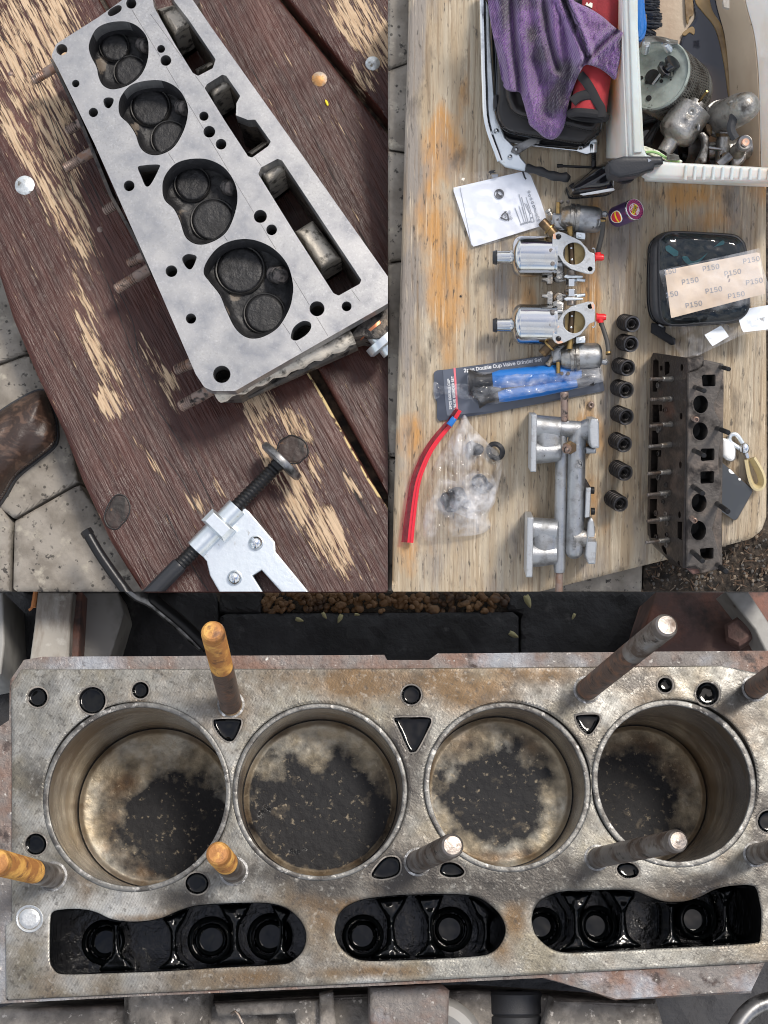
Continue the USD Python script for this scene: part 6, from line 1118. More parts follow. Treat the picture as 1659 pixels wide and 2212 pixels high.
# ------------------------------------------------------------------ black pouch, sandpaper in its bag
pz = Thing('zip_pouch', 'black zip pouch with a clear window under the sandpaper', 'pouch', UR, ZC(950, 500), 0)
po = spline(ZC((466, 300), (472, 190), (512, 112), (570, 70), (650, 42), (800, 36), (1050, 48), (1300, 66), (1390, 110), (1440, 190), (1470, 400), (1482, 700), (1470, 860), (1420, 930), (1300, 960), (1000, 985), (720, 992), (570, 965), (500, 905), (468, 800), (458, 600)), 4)
m, px = sheet(UR, po, 5, lambda p, d: .002 + .032 * np.sqrt(np.clip(1 - (1 - np.minimum(d / 12, 1)) ** 2, 0, 1)), h0=.001); pz.add('shell', m, black_rubber, smooth=True)
wn = spline(ZC((574, 180), (600, 110), (660, 62), (800, 54), (1050, 66), (1290, 84), (1375, 125), (1420, 200), (1450, 400), (1462, 700), (1440, 850), (1300, 935), (1000, 955), (760, 975), (640, 950), (590, 850), (576, 600)), 4)
hw = .0365
m, px = sheet(UR, wn, 5, lambda p, d: hw + .006 * np.minimum(d / 14, 1) * (meshkit.fbm(np.column_stack([p / 34, p[:, 0] * 0 + 3]), 3) + .2)); pz.add('window', m, window_film, smooth=True)
wi = np.vstack([U(wn, hw - .001), U(wn[:1], hw - .001)]); pz.add('piping', tube(wi, .0014, 8, cap=False), black_plastic)
for kk in (.010, .016, .023): pz.add('zip_line', tube(U(np.array([q for q in np.array(poly(po).buffer(-.8).exterior.coords) if q[0] < 1424]), kk)[::3], .0007, 5), gloss_black, smooth=True)
pz.add('mesh_patch', prism(UR, rnd(ZC((630, 190), (670, 178), (762, 240), (760, 285), (720, 290), (640, 230)), 3), .0345, .0355), teal)
pz.add('teal_lining', prism(UR, spline(ZC((800, 300), (850, 290), (900, 340), (1000, 300), (1150, 170), (1210, 130), (1215, 170), (1100, 210), (960, 360), (860, 370)), 4), .0342, .0350), teal)
pz.add('pull_tab', bevprism(UR, rnd(ZC((500, 955), (570, 962), (640, 1000), (632, 1045), (690, 1085), (738, 1112), (736, 1172), (700, 1178), (495, 1052)), 2), .004, .012, .002), black_tape)
pz.add('zip_slider', bevprism(UR, ZC((572, 960), (622, 985), (612, 1004), (566, 980)), .014, .020, .001), dark_steel)
sp = Thing('sandpaper', 'sheet of tan P150 sandpaper showing its printed back in a clear sleeve', 'sandpaper', UR, ZC(1100, 560), .04)
hs_ = .045
sp.add('sheet', sheet(UR, ZC((628, 430), (1571, 246), (1634, 662), (690, 908)), 8, lambda p, d: hs_ + 0 * d, h0=None, thick=.0008)[0], tan_paper, smooth=False)
wd = ZC(1500, 470) - ZC(878, 600)
for x, y, s in ((1490, 325, 'P150'), (1086, 402, 'P150'), (1304, 452, 'P150'), (878, 535, 'P150'), (1520, 540, 'P150'), (1114, 626, 'P150'), (1340, 676, 'P150'), (915, 770, 'P150'), (676, 440, '150'), (696, 668, '150')):
    sp.add('lettering', text(UR, s, ZC(x, y), ZC(x, y) + np.array([70, -12.5]), 10.6, hs_ + .00015, depth=.0002), print_grey, smooth=False)
for q in (((1255, 480), (1268, 478), (1264, 505), (1254, 508)), ((1268, 520), (1280, 512), (1278, 540), (1262, 548))): sp.add('ink_smudge', prism(UR, spline(ZC(*q), 3), hs_ + .0001, hs_ + .0004), rust)
sv = Thing('clear_sleeve', 'crumpled clear plastic sleeve around the sandpaper with two white stickers', 'plastic sleeve', UR, ZC(1200, 1000), .02)
svp = rnd(ZC((566, 432), (1440, 240), (1580, 205), (1600, 380), (1690, 640), (1690, 1030), (1420, 1070), (1130, 1200), (860, 1330), (800, 1310), (730, 1200), (660, 960), (690, 915), (640, 700)), 2)
m, px = sheet(UR, svp, 5, lambda p, d: np.where(p[:, 1] < 690 - (p[:, 0] - 1440) * .17, hs_ + .0035, .028) + np.where(p[:, 1] < 690 - (p[:, 0] - 1440) * .17, .003, .020) * (meshkit.fbm(np.column_stack([p / 24, p[:, 0] * 0 + 8]), 4) - .4) - .016 * sstep(700, 770, p[:, 1]))
sv.add('film', m, sleeve_film, smooth=True)
sv.add('sticker', sheet(UR, ZC((1320, 842), (1480, 808), (1690, 772), (1690, 1016), (1405, 1050), (1370, 930)), 10, lambda p, d: .033 + .0005 * np.sin(p[:, 0] * .1), thick=.0006)[0], sticker, label='larger white sticker', smooth=False)
sv.add('sticker', sheet(UR, ZC((1024, 1076), (1192, 980), (1270, 1090), (1102, 1190)), 10, lambda p, d: .026 + .0005 * np.sin(p[:, 0] * .1), thick=.0006)[0], sticker, label='smaller white sticker', smooth=False)
# ------------------------------------------------------------------ chrome compressor, case, tool roll, cloth
def Hh(x, y, h=0.): return UR.P(ZH(x, y), h)
vc = Thing('chrome_frame_tool', 'large chrome lever clamp with black grip under the case and cloth', 'clamp', UR, ZH(300, 1400), 0)
vc.add('frame', bevprism(UR, rnd(ZH((78, -120), (150, -120), (160, 300), (190, 800), (215, 1060), (300, 1280), (415, 1395), (448, 1470), (500, 1530), (490, 1592), (300, 1552), (240, 1502), (222, 1440), (122, 1150), (98, 800)), 2), .010, .016, .0015), zinc)
vc.add('outer_rail', tube(U(spline(ZH((84, -120), (95, 400), (106, 800), (128, 1140), (228, 1440), (250, 1500)), 5, False), .017), .0034, 10), chrome)
vc.add('back_plate', bevprism(UR, rnd(ZH((150, -120), (200, -120), (225, 800), (260, 1060), (420, 1240), (560, 1290), (1000, 1350), (980, 1380), (500, 1350), (340, 1330), (300, 1290), (205, 1060)), 2), .004, .009, .001), gloss_black)
vc.add('link', bevprism(UR, rnd(ZH((350, 1410), (375, 1360), (560, 1270), (700, 1290), (640, 1300), (440, 1420), (410, 1440)), 2), .017, .020, .0008), dark_steel)
vc.add('cross_bar', bevprism(UR, rnd(ZH((345, 1330), (400, 1328), (960, 1386), (1010, 1360), (1085, 1330), (1160, 1390), (1140, 1420), (1055, 1442), (990, 1422), (955, 1410), (500, 1356), (350, 1342)), 2), .006, .012, .0015), chrome)
for q in ((215, 1222), (400, 1396), (342, 1464), (996, 1372), (600, 1316)): vc.add('rivet', dome(UR, ZH(*q), 6.2, .016 if q[0] < 500 else .012, .006), chrome)
vc.add('nut', bevprism(UR, ZH((1095, 1292), (1152, 1290), (1154, 1328), (1092, 1330)), .004, .022, .001), zinc)
vc.add('screw_sleeve', lathe(Hh(1122, 1325, .012), Hh(1122, 1418, .012) - Hh(1122, 1325, .012), [(0, 0), (0, 33 * .232 * K), (95 * .232 * K, 33 * .232 * K), (95 * .232 * K, 0)], 20), chrome)
vc.add('screw', threaded(Hh(1122, 1418, .012), Hh(1124, 1562, .012), 24 * .232 * K, .002, 14, 0, .6), black_oxide)
vc.add('tommy_bar', tube([Hh(785, 1545, .012), Hh(1120, 1558, .012)], 12 * .232 * K, 10), black_oxide); vc.add('bar_end', lathe(Hh(780, 1545, .012), (1, 0, 0), [(0, 0), (0, 17 * .232 * K), (.006, 17 * .232 * K), (.006, 0)], 14), black_oxide)
gp = spline(ZH((492, 1560), (560, 1580), (620, 1592), (690, 1622), (760, 1640), (830, 1650), (880, 1650)), 6, False); s_ = np.linspace(0, 1, len(gp))
vc.add('grip', tube(np.vstack([U(gp, .016), U(ZH((908, 1645),), .016)]), np.append((36 + 4 * np.sin(s_ * 22) + 7 * s_) * .232 * K, 8 * .232 * K), 22, flat=.8), black_rubber, smooth=50)

bc_ = Thing('tool_case', 'black moulded case under the purple cloth', 'case', UR, ZH(700, 1000), 0)
co = spline(ZH((186, -140), (196, 200), (215, 600), (222, 900), (206, 1000), (222, 1100), (262, 1180), (340, 1235), (500, 1270), (760, 1312), (1010, 1352), (1090, 1310), (1180, 1232), (1206, 1120), (1240, 930), (1262, 500), (1270, -140)), 4)
m, px = sheet(UR, co, 6, lambda p, d: .010 + .032 * np.sqrt(np.clip(1 - (1 - np.minimum(d / 9, 1)) ** 2, 0, 1)), h0=.0095); bc_.add('base', m, case_black, smooth=True)
ci = spline(ZH((270, -140), (280, 300), (300, 850), (318, 950), (360, 1040), (450, 1090), (620, 1125), (850, 1172), (1080, 1226), (1160, 1200), (1196, 1110), (1210, 900), (1240, 400), (1245, -140)), 4)
m, px = sheet(UR, ci, 6, lambda p, d: .041 + .016 * np.sqrt(np.clip(1 - (1 - np.minimum(d / 9, 1)) ** 2, 0, 1)) - .004 * sstep(14, 20, d), h0=.04); bc_.add('lid', m, case_black, smooth=True)
bc_.add('seam', tube(U(np.array(poly(co).buffer(-1.0).exterior.coords)[::2], .026), .0012, 6, cap=False), gloss_black)
bc_.add('latch', bevprism(UR, rnd(ZH((188, 905), (200, 880), (232, 872), (240, 1000), (205, 1020), (188, 990)), 2), .012, .036, .003), black_plastic)

rl = Thing('tool_roll', 'rolled red canvas tool roll with black binding tape', 'tool roll', UR, ZH(1120, 700), .055)
RR = 31 * K; hr = .058 + RR * .8
ax_pts = [Hh(1215, -140, hr), Hh(1195, 150, hr), Hh(1150, 500, hr), Hh(1110, 760, hr), Hh(1085, 960, hr), Hh(1070, 1075, hr)]; axp = spline(ax_pts, 6, False)
rl.add('roll', tube(axp, np.full(len(axp), 36 * K), 30, cap=False, flat=.85), red_canvas, smooth=60)
ev = axp[-1]; ed = unit(axp[-1] - axp[-4])
rl.add('inner_roll', tube([axp[-8] + [.004, 0, .0], axp[-1] - ed * .012 + [.004, 0, .002]], [18 * K, 17 * K], 20), red_canvas)
rl.add('inner_lining', tube(axp[-8:-1], 31 * K, 26, flat=.85), mat('dark_red_lining', (.09, .008, .012), .9))
e_u, e_w = frame(ed); tt = np.linspace(0, 2 * math.pi, 32)
rl.add('end_binding', tube(np.array([ev + 35 * K * (math.cos(t) * e_u + .85 * math.sin(t) * e_w) for t in tt]), .0042, 10), black_tape)
rl.add('flap_binding', tube([q + [0, 0, .0] for q in U(spline(ZH((990, 690), (1050, 760), (1105, 850), (1150, 940), (1190, 1010), (1195, 1090)), 6, False), hr + RR * 1.02)], .0045, 10, flat=.5), black_tape)
rl.add('cross_binding', tube(U(spline(ZH((925, 950), (980, 905), (1050, 885), (1110, 890)), 5, False), hr + RR * .95), .0048, 10, flat=.5), black_tape)
pn = [(1020, -140), (1395, -140), (1388, 0), (1368, 160), (1278, 700), (1215, 1110), (1180, 1060), (1130, 900), (1060, 770), (990, 690)]
m, px = sheet(UR, ZH(*pn), 5, lambda p, d: hr + RR * .86 - .012 * sstep(0, 1, (p[:, 0] - (1022 + .232 * 1160 - (p[:, 1] / .232 - 300) * .232 * .12)) / 38) + .0015 * meshkit.fbm(np.column_stack([p / 20, p[:, 0] * 0])), thick=.002); rl.add('flap', m, red_canvas, smooth=True)
rl.add('torn_patch', prism(UR, ZH((1045, 45), (1060, 18), (1075, 40), (1090, 22), (1112, 30), (1108, 75), (1080, 60)), hr + RR * .86, hr + RR * .86 + .0028), rag_white)

pc_ = Thing('purple_cloth', 'grubby purple microfibre cloth draped over the black case and red roll', 'cloth', UR, ZH(650, 700), .06)
co_ = spline(ZH((128, -140), (138, 0), (150, 120), (190, 350), (236, 560), (262, 720), (284, 770), (284, 800), (320, 838), (380, 852), (436, 858), (462, 930), (490, 1030), (512, 1110), (530, 1165), (600, 1222), (655, 1272), (725, 1298), (790, 1272), (838, 1200), (868, 1090), (892, 950), (940, 800), (998, 668), (1040, 606), (1100, 606), (1190, 640), (1270, 700), (1326, 738), (1356, 610), (1386, 450), (1402, 320), (1378, 288), (1330, 262), (1200, 150), (1080, 75), (1000, 40), (930, -10), (900, -140)), 4)
valleys = [ZH((350, -140), (362, 200), (390, 480), (440, 860)), ZH((640, -140), (690, 250), (735, 480), (790, 640)), ZH((830, -40), (920, 180), (1000, 370), (1055, 540), (1020, 610)), ZH((1055, 575), (1180, 440), (1340, 290)), ZH((200, 420), (270, 640), (290, 780)), ZH((560, 560), (640, 800), (690, 1050))]
amp = [.016, .012, .018, .014, .007, .006]; wid = [8, 7, 5, 5, 6, 14]
LS = [LineString(spline(v, 5, False)) for v in valleys]
def cloth(p, d):
    import shapely
    P_ = shapely.points(p[:, 0], p[:, 1]); h = .072 + .024 * sstep(1218, 1258, p[:, 0])
    for l, a, w in zip(LS, amp, wid):
        s = shapely.distance(l, P_); h = h - a * np.exp(-(s / w) ** 2) + a * .65 * np.exp(-((s - w * 2.3) / (w * 1.4)) ** 2)
    h = h + .006 * (meshkit.fbm(np.column_stack([p / 30, p[:, 0] * 0]), 3) - .5) + .0012 * meshkit.fbm(np.column_stack([p / 4, p[:, 0] * 0]), 2) + .005 * (np.abs(meshkit.fbm(np.column_stack([p / [9, 40], p[:, 0] * 0 + 4]), 3) - .5) * 2)
    h = h - .006 * np.exp(-d / 3.5) - .014 * sstep(210, 290, p[:, 1]) * (p[:, 0] < 1230); return np.maximum(h, np.where(p[:, 0] > 1245, .0895, .062 - .02 * (p[:, 1] > 255)))
m, px = sheet(UR, co_, 3.0, cloth, thick=.0022)
dirt = gauss(px, [(*ZH(560, 350), 22, 34, 0, 1.), (*ZH(610, 480), 30, 50, 0, .9), (*ZH(720, 950), 28, 50, 20, .9), (*ZH(800, 880), 20, 40, 0, .8), (*ZH(300, 120), 16, 60, 0, .7), (*ZH(660, 200), 14, 60, 0, .6), (*ZH(850, 660), 30, 25, 0, .7), (*ZH(640, 720), 30, 40, 0, .6), (*ZH(260, 500), 12, 40, 0, .5), (*ZH(500, 30), 60, 20, 0, .5), (*ZH(1380, 420), 8, 20, 0, .8)])
pc_.add('cloth', m, purple_cloth, smooth=True, attrs={'dirt': dirt})

# ------------------------------------------------------------------ plastic tub and what is in it
tb = Thing('plastic_tub', 'large frosted plastic storage tub with oily dirt in the upper right corner', 'storage tub', UR, (1500, 200), 0)
HT = .105
outer = [(1344, -80), (1344.5, 0), (1352, 170), (1359, 330), (1362, 345)]
def strip(a, ha, b, hb, n=2):   # a wall between two picture lines at two heights
    va, vb = U(a, ha), U(b, hb); v = np.vstack([va, vb]); m_ = len(va); f = []
    for i in range(m_ - 1): f += [[i, i + m_, i + 1], [i + 1, i + m_, i + m_ + 1]]
    return trimesh.Trimesh(v, np.array(f), process=False)
def slabwall(a, ha, b, hb, th):
    s1 = strip(a, ha, b, hb); v = s1.vertices; n_ = unit(np.cross(v[1] - v[0], v[len(a)] - v[0])); s2 = trimesh.Trimesh(v + n_ * th, s1.faces[:, ::-1], process=False)
    m_ = len(a); rim = []
    def side(i, j): rim.extend([[i, j, j + 2 * m_], [i, j + 2 * m_, i + 2 * m_]])
    for i in range(m_ - 1): side(i + 1, i); side(m_ + i, m_ + i + 1)
    side(0, m_); side(2 * m_ - 1, m_ - 1)
    return trimesh.Trimesh(np.vstack([v, s2.vertices]), np.vstack([s1.faces, s1.faces[:, ::-1] * 0 + s2.faces[:, :] + 2 * m_, np.array(rim)]), process=False)
tb.add('side_wall', slabwall([(1320, -80), (1320, 100), (1317, 342)], .0, [(1352, -80), (1353, 100), (1362, 342)], HT - .004, .004), tub)
tb.add('rim', bevprism(UR, rnd([(1344.5, -90), (1378, -90), (1379, 60), (1386, 200), (1392, 322), (1398, 334), (1420, 340), (1392, 352), (1364, 345), (1359.5, 333), (1352, 170)], 2), HT - .006, HT, .003), tub)
tb.add('rim_step', bevprism(UR, [(1356, -90), (1372, -90), (1374, 60), (1381, 200), (1387, 328), (1370, 330), (1364, 170)], HT, HT + .003, .001), tub)
tb.add('front_rim', bevprism(UR, rnd([(1390, 352), (1420, 345), (1445, 349), (1665, 361), (1760, 366), (1760, 396), (1665, 391), (1405, 384), (1392, 376)], 3), HT - .030, HT - .008, .004), tub)
for i in range(11): x = 1480 + i * 20; tb.add('front_rib', bevprism(UR, [(x, 357 + (x - 1480) * .04), (x + 6, 357.4 + (x - 1480) * .04), (x + 4, 389), (x - 3, 388.6)], HT - .008, HT - .0055, .0012), tub)
tb.add('front_wall', slabwall([(1392, 380), (1560, 388), (1760, 396)], HT - .03, [(1392, 392), (1560, 400), (1760, 408)], .0, .003), tub)
tb.add('floor', prism(UR, [(1360, -80), (1760, -80), (1760, 380), (1375, 372), (1345, 300)], .003, .006), tub_stained)
# the far side wall climbs to the right
inn = lambda *q: ZG(*q)
wl = spline(ZG((1000, -420), (1090, 60), (1180, 400), (1225, 800), (1240, 1150), (1260, 2050)), 5, False); wu = wl + [62, 0]
tb.add('side_wall', slabwall(wl, .010, wu, .060, .003), tub_stained)
tb.add('side_panel', slabwall(wu + [1, 0], .060, wu + [92, 0], .095, .003), tub, label='far pale side wall')
fl_ = Thing('dirty_fluid', 'dark oily fluid pooled in the bottom of the tub', 'fluid', UR, ZG(900, 700), .01, kind='stuff')
pl = spline(ZG((690, -420), (780, 60), (800, 200), (740, 300), (650, 430), (560, 640), (150, 1200), (60, 1950), (600, 1990), (1250, 1990), (1235, 1150), (1222, 800), (1180, 400), (1090, 60), (960, -420)), 5)
fl_.add('surface', sheet(UR, pl, 8, lambda p, d: .0088 - .0015 * np.exp(-d / 2), h0=.006)[0], dirty_fluid, smooth=False)
sc = Thing('oil_scum', 'ochre scum line left by the fluid on the tub wall', 'scum', UR, ZG(1000, 300), .01, kind='stuff')
sc.add('tide_line', sheet(UR, spline(ZG((780, -300), (940, -100), (1010, 130), (1110, 290), (1160, 500), (1200, 800), (1225, 1130), (1195, 1130), (1150, 800), (1090, 500), (1020, 300), (900, 150), (800, 0)), 5), 6, lambda p, d: .0098 + d * .00006, h0=.0085)[0], ochre, smooth=True)
sc.add('scum_patch', sheet(UR, spline(ZG((690, -100), (760, -80), (785, 160), (740, 200), (720, 290), (700, 240), (690, 120)), 4), 4, lambda p, d: .0095 + .0006 * meshkit.fbm(np.column_stack([p / 6, p[:, 0] * 0])), h0=.0085)[0], ochre, smooth=True)
sc.add('scum_patch', sheet(UR, spline(ZG((650, 400), (700, 350), (770, 310), (800, 350), (790, 410), (740, 380), (690, 420)), 4), 4, lambda p, d: .0098, h0=.0085)[0], ochre, smooth=True)
tb.add('strap_slot', prism(UR, ZG((1135, 0), (1205, 0), (1208, 98), (1140, 80)), .090, .0965), pine if False else bench_wood)

# brush
bs = Thing('brush', 'blue handled scrubbing brush with dark bristles in the tub', 'brush', UR, ZG(200, 250), .01)
bs.add('handle', bevprism(UR, spline(ZG((60, -300), (200, -300), (214, 0), (240, 200), (246, 290), (225, 400), (190, 462), (150, 470), (90, 440)), 4), .030, .064, .007), blue_plastic)
rb_ = np.random.default_rng(11); br_m = []
for j in range(520):
    y = rb_.uniform(-120, 400); x0 = 215 + 25 * (y > 150) * min(1, (400 - y) / 120) - 20 * (y > 330); L_ = rb_.uniform(120, 180) * (1 if y < 300 else .8); z0 = rb_.uniform(.022, .052)
    a = Z = ZG(x0, y); b = ZG(x0 + L_, y + rb_.uniform(-8, 30) + (40 if y > 330 else 0)); br_m.append(tube([U(a, z0), U((a + b) / 2, z0 + rb_.uniform(-.002, .004)), U(b, z0 + rb_.uniform(-.008, .006))], [.0011, .0009, .0004], 4, cap=False))
bs.add('bristles', cat(*br_m), bristle, smooth=False, kind='stuff')
# air filter drum
af = Thing('air_filter', 'round air filter canister with grey end plate and torn wire mesh', 'air filter', UR, ZG(400, 880), .01)
pc0 = U(ZG(345, 880), .062); axf = unit(np.array([-.50, .16, .85])); Rf = 385 * .184 * K; Lf = .060
af.add('end_plate', lathe(pc0 - axf * .003, axf, [(0, 0), (0, Rf * 1.0), (.003, Rf * 1.02), (.0055, Rf * .99), (.003, Rf * .93), (.003, 0)], 56), filter_plate)
bk = pc0 - axf * Lf; af.add('inner_drum', lathe(bk, axf, [(0, 0), (0, Rf * .93), (Lf - .004, Rf * .93), (Lf - .004, 0)], 40), head_black)
af.add('back_ring', lathe(bk, axf, [(0, Rf * .9), (0, Rf * 1.04), (.004, Rf * 1.05), (.004, Rf * .9)], 56), mesh_wire)
fu, fw = frame(axf); wires = []
for sgn_ in (1, -1):
    for j in range(84):
        a0 = j / 84 * 2 * math.pi; wires.append(tube([bk + axf * (Lf * t) + Rf * (1.0 + .05 * math.sin(a0 * 3) * (1 - t)) * (math.cos(a0 + sgn_ * t * .34) * fu + math.sin(a0 + sgn_ * t * .34) * fw) for t in (0, .33, .66, 1)], .00075, 4, cap=False))
af.add('wire_mesh', cat(*wires), mesh_wire, smooth=False, kind='stuff')
def on_plate(x, y, lift=.0): 
    q0, q1 = U(ZG(x, y), 0.), U(ZG(x, y), .1); o = pc0 + axf * (.0002 + lift); t = ((o - q0) @ axf) / ((q1 - q0) @ axf); return q0 + (q1 - q0) * t
af.add('centre_hole', lathe(on_plate(305, 905, -.0004), axf, [(0, 0), (0, 84 * .184 * K), (.0012, 84 * .184 * K), (.0012, 0)], 30), void)
for x, y, r in ((422, 895, 22), (410, 955, 20), (178, 915, 20), (235, 970, 18), (262, 1155, 32), (522, 938, 9)): af.add('plate_hole', lathe(on_plate(x, y, -.0004), axf, [(0, 0), (0, r * .184 * K), (.0012, r * .184 * K), (.0012, 0)], 18), void)
for a, b in (((215, 610), (300, 560)), ((500, 590), (518, 560))): af.add('plate_screw', threaded(on_plate(*a), on_plate(*b) + axf * .014, .0042, .0016, 12), zinc)
af.add('torn_mesh', cat(*[tube(U(spline(ZG((210, 440 + j * 9), (320, 432 + j * 10), (430, 445 + j * 8), (520, 470 + j * 8), (600, 500 + (j - 3) * 5)), 4, False), .07 + .002 * j), .0009, 5) for j in range(6)]), mesh_wire, smooth=False, kind='stuff')
ft = Thing('needle_valve', 'black float needle with a thin silver stem on the filter plate', 'needle', UR, ZG(400, 850), .06)
ft.add('knob', lathe(on_plate(440, 842, .004), unit(np.array([.5, .5, .6])), [(0, 0), (0, .0085), (.004, .0095), (.006, .006), (.010, .0055), (.011, .0085), (.014, .008), (.014, 0)], 24), gloss_black); ft.add('stem', tube([on_plate(405, 855, .010), on_plate(305, 990, .004)], .0011, 8), alloy_flat)
# dull suction chamber with needle
dp = Thing('suction_chamber', 'dull grey carburettor suction chamber with a thin needle lying in the tub', 'suction chamber', UR, ZG(640, 1480), .01)
p0, p1 = U(ZG(432, 1800), .066), U(ZG(835, 1195), .060); dx_ = p1 - p0; L = np.linalg.norm(dx_); r0 = 215 * .184 * K
dp.add('shell', lathe(p0, dx_, [(0, r0 * .26), (0, r0 * .36), (L * .05, r0 * .38), (L * .22, r0 * .40), (L * .26, r0 * .5), (L * .30, r0 * .80), (L * .36, r0 * .97), (L * .42, r0), (L * .80, r0), (L * .82, r0 * 1.04), (L * .86, r0 * 1.04), (L * .87, r0 * .95), (L * .87, 0)], 48), alloy_dark, smooth=50)
dp.add('neck_bore', lathe(p0 - unit(dx_) * .0006, dx_, [(0, 0), (0, r0 * .29), (.002, r0 * .29), (.002, 0)], 28), void)
dp.add('piston_stub', lathe(p0 + dx_ * .86, dx_, [(0, 0), (0, r0 * .44), (L * .12, r0 * .44), (L * .14, r0 * .40), (L * .14, 0)], 32), alloy_dark); dp.add('needle', tube([U(ZG(848, 1195), .075), U(ZG(945, 1070), .095)], .0012, 8), brass)
dp.add('ear', lathe(U(ZG(770, 1300), .09), (-.2, -.3, 1), [(0, 0), (0, .0042), (.003, .004), (.003, .002), (.001, 0)], 16), alloy_dark)
dp.add('lug', ellipsoid(U(ZG(845, 1495), .080), .0016, .0036, .003), alloy)
# third, dirty carburettor
c3 = Thing('dirty_carburettor', 'grimy complete carburettor standing in the corner of the tub', 'carburettor', UR, ZG(1150, 1600), .01)
kg = .184 * K
c3.add('float_bowl', lathe(U(ZG(1090, 1400), .050), U(ZG(1290, 1300), .085) - U(ZG(1090, 1400), .050), [(0, 0), (0, 185 * kg), (.010, 190 * kg), (.012, 176 * kg), (.045, 170 * kg), (.060, 140 * kg), (.066, 80 * kg), (.066, 0)], 40), alloy_dark, smooth=50)
c3.add('bowl_flange', lathe(U(ZG(1075, 1405), .048), U(ZG(1290, 1300), .085) - U(ZG(1090, 1400), .050), [(0, 0), (0, 200 * kg), (.004, 204 * kg), (.007, 200 * kg), (.007, 0)], 40), alloy_dark)
m, px = sheet(UR, spline(ZG((1160, 1220), (1190, 1160), (1260, 1134), (1340, 1148), (1395, 1200), (1410, 1250), (1370, 1268), (1290, 1246), (1215, 1244)), 4), 3, lambda p, d: .085 + .020 * np.sqrt(np.clip(1 - (1 - np.minimum(d / 10, 1)) ** 2, 0, 1)), h0=.07); c3.add('bowl_cap', m, alloy_dark, smooth=True)
c3.add('pipe', tube(U(spline(ZG((1270, 1300), (1250, 1400), (1225, 1490), (1240, 1560), (1280, 1630)), 5, False), .100), .0042, 10), black_rubber); c3.add('ferrule', tube(U(ZG((1265, 1310), (1292, 1290)), .102), .0048, 10), brass)
c3.add('neck', lathe(U(ZG(1140, 1470), .060), U(ZG(1125, 1740), .055) - U(ZG(1140, 1470), .060), [(0, 0), (0, 70 * kg), (.018, 72 * kg), (.019, 82 * kg), (.024, 82 * kg), (.025, 78 * kg), (.05, 70 * kg), (.05, 0)], 28), alloy_dark, smooth=50)
c3.add('neck_ring', lathe(U(ZG(1139, 1560), .059), U(ZG(1125, 1740), .055) - U(ZG(1140, 1470), .060), [(0, 70 * kg), (0, 86 * kg), (.003, 86 * kg), (.003, 70 * kg)], 28), brown_brass)
c3.add('inlet_flange', bevprism(UR, rnd(ZG((860, 1560), (910, 1545), (965, 1600), (968, 1690), (940, 1900), (890, 1920), (850, 1850), (905, 1720), (900, 1620)), 2), .02, .078, .002), alloy_dark)
c3.add('inlet_bore', lathe(U(ZG(905, 1730), .045), (-1, -.1, .25), [(0, 0), (0, 160 * kg), (.012, 165 * kg), (.020, 165 * kg), (.022, 150 * kg), (.010, 146 * kg), (.010, 0)], 36), head_black)
c3.add('body', lathe(U(ZG(950, 1790), .040), (1, .08, 0), [(0, 0), (0, 110 * kg), (.05, 118 * kg), (.055, 100 * kg), (.085, 92 * kg), (.085, 0)], 32), alloy_dark, smooth=50)
c3.add('throttle_link', bevprism(UR, ZG((965, 1715), (1120, 1735), (1118, 1760), (965, 1745)), .062, .070, .001), alloy); c3.add('hex_nut', hexa(U(ZG(1130, 1850), .058), (0, 0, 1), 42 * kg, .012, 6), brown_brass, smooth=False)
c3.add('dashpot', lathe(U(ZG(1250, 1840), .040), U(ZG(1372, 1690), .085) - U(ZG(1250, 1840), .040), [(0, 0), (0, 90 * kg), (.020, 84 * kg), (.030, 50 * kg), (.042, 52 * kg), (.044, 78 * kg), (.052, 80 * kg), (.054, 70 * kg), (.054, 0)], 32), alloy_dark, smooth=40)
e = U(ZG(1372, 1690), .090); c3.add('oil_cap', lathe(e, (.1, .1, 1), [(0, 0), (0, 80 * kg), (.004, 82 * kg), (.006, 74 * kg), (.005, 46 * kg), (.005, 0)], 30), dark_steel); c3.add('cap_centre', lathe(e + [.0005, .0005, .005], (.1, .1, 1), [(0, 0), (0, 42 * kg), (.003, 38 * kg), (.002, 14 * kg), (.001, 0)], 24), copper_gasket)
c3.add('lever', tube(U(ZG((1080, 1935), (1150, 1880), (1220, 1820)), .070), .0042, 8, flat=.5), dark_steel); c3.add('lever', tube(U(ZG((920, 1265), (960, 1370), (975, 1430)), .06), .0036, 8), black_oxide)
c3.add('link_rod', tube(U(ZG((655, 1820), (700, 1830), (780, 1900), (840, 1960)), .04), .0034, 10), black_oxide); c3.add('bracket', bevprism(UR, ZG((920, 1440), (1000, 1460), (1010, 1560), (980, 1600), (930, 1540)), .03, .065, .002), brown_brass)
c3.add('base', bevprism(UR, rnd(ZG((960, 1880), (1230, 1880), (1240, 1960), (1000, 1965)), 2), .01, .05, .002), head_black); c3.add('side_body', bevprism(UR, rnd(ZG((1230, 1800), (1420, 1780), (1400, 1880), (1320, 1960), (1230, 1950)), 3), .01, .058, .004), alloy_dark)
rgw = Thing('white_rag', 'white rag with green stripe crumpled under the suction chamber', 'rag', UR, ZG(400, 1800), .01)
m, px = sheet(UR, spline(ZG((195, 1715), (260, 1730), (360, 1765), (430, 1810), (500, 1850), (580, 1870), (645, 1880), (640, 1910), (500, 1905), (420, 1860), (300, 1830), (220, 1800)), 4), 3, lambda p, d: .080 + .008 * meshkit.fbm(np.column_stack([p / 12, p[:, 0] * 0])), thick=.003); rgw.add('cloth', m, rag_white, smooth=True)
rgw.add('stripe', tube(U(spline(ZG((225, 1790), (290, 1782), (370, 1800), (440, 1840), (520, 1885), (620, 1892)), 5, False), .0885), .0013, 6), green_ink)
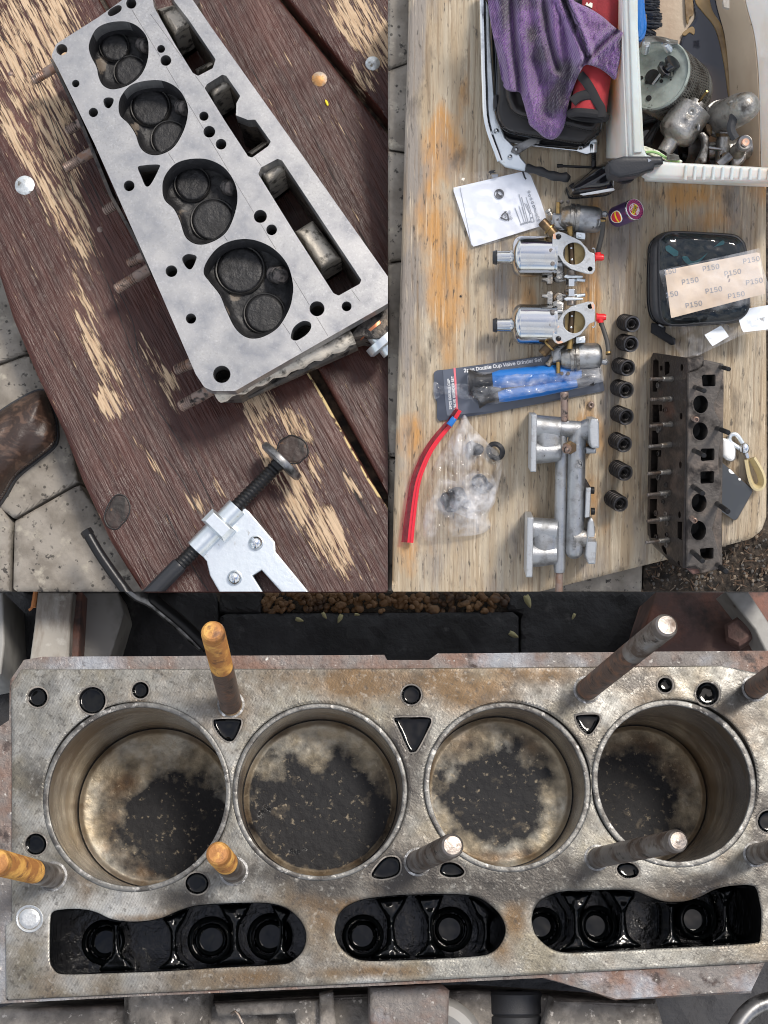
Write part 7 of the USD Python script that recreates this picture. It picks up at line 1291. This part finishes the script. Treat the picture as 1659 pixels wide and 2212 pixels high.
mw = Thing('mesh_scrap', 'scrap of dark wire mesh under the suction chamber mouth', 'mesh', UR, ZG(500, 1850), .06); mw.add('wires', cat(*[tube(U(ZG((490 + j * 14, 1800 + abs(j - 4) * 6), (520 + j * 12, 1880)), .092), .0007, 4) for j in range(9)] + [tube(U(ZG((470, 1810 + j * 14), (610, 1830 + j * 12)), .0925), .0007, 4) for j in range(5)]), mesh_wire, smooth=False)
db = Thing('black_block', 'matt black lump between the filter canister and the tub wall', 'part', UR, ZG(300, 1330), .01); db.add('lump', bevprism(UR, spline(ZG((160, 1180), (300, 1290), (440, 1300), (420, 1370), (200, 1440), (170, 1400)), 4), .012, .045, .006), black_rubber); db.add('lump', bevprism(UR, spline(ZG((210, 1640), (300, 1500), (420, 1350), (450, 1400), (350, 1560), (300, 1700), (220, 1690)), 4), .012, .04, .006), black_rubber)

# ------------------------------------------------------------------ glossy black bottle against the tub corner
gb = Thing('black_bottle', 'glossy black bottle with flat latch cap lying against the tub corner', 'bottle', UR, ZA(1250, 600), 0)
bot_px = spline(ZA((872, 640), (900, 606), (940, 576), (1100, 478), (1290, 376), (1450, 420), (1545, 500), (1530, 570), (1470, 620), (1400, 650), (1290, 716), (1100, 738), (925, 748), (888, 705)), 5); bot_h = lambda d: .006 + .048 * np.sqrt(np.clip(1 - (1 - np.minimum(d / 26, 1)) ** 2, 0, 1))
m, px = sheet(UR, bot_px, 3, lambda p, d: bot_h(d), h0=.003); gb.add('body', m, gloss_black, smooth=True)
gb.add('cap', bevprism(UR, rnd([(1313, 352), (1322, 344), (1348, 336.5), (1432, 336.5), (1434, 353), (1416, 357), (1413, 366), (1392, 371), (1378, 378), (1340, 384), (1318, 376)], 2), .085, .118, .004), black_plastic)
gb.add('cap_skirt', bevprism(UR, spline([(1318, 372), (1340, 382), (1364, 384), (1374, 378), (1366, 392), (1345, 396), (1325, 388)], 4), .03, .085, .004), gloss_black)
gb.add('arrow_mark', prism(UR, ZG((246, 1858), (292, 1880), (256, 1905)), .118, .1184), print_grey)
gb.add('white_label', sheet(UR, ZA((1005, 712), (1215, 672), (1330, 652), (1392, 650), (1340, 680), (1200, 704), (1040, 726)), 2.2, lambda p, d: .0006 + bot_h(np.array([poly(bot_px).exterior.distance(Point(q)) if poly(bot_px).contains(Point(q)) else 0. for q in p])), thick=.0008)[0], white_ink, smooth=True)
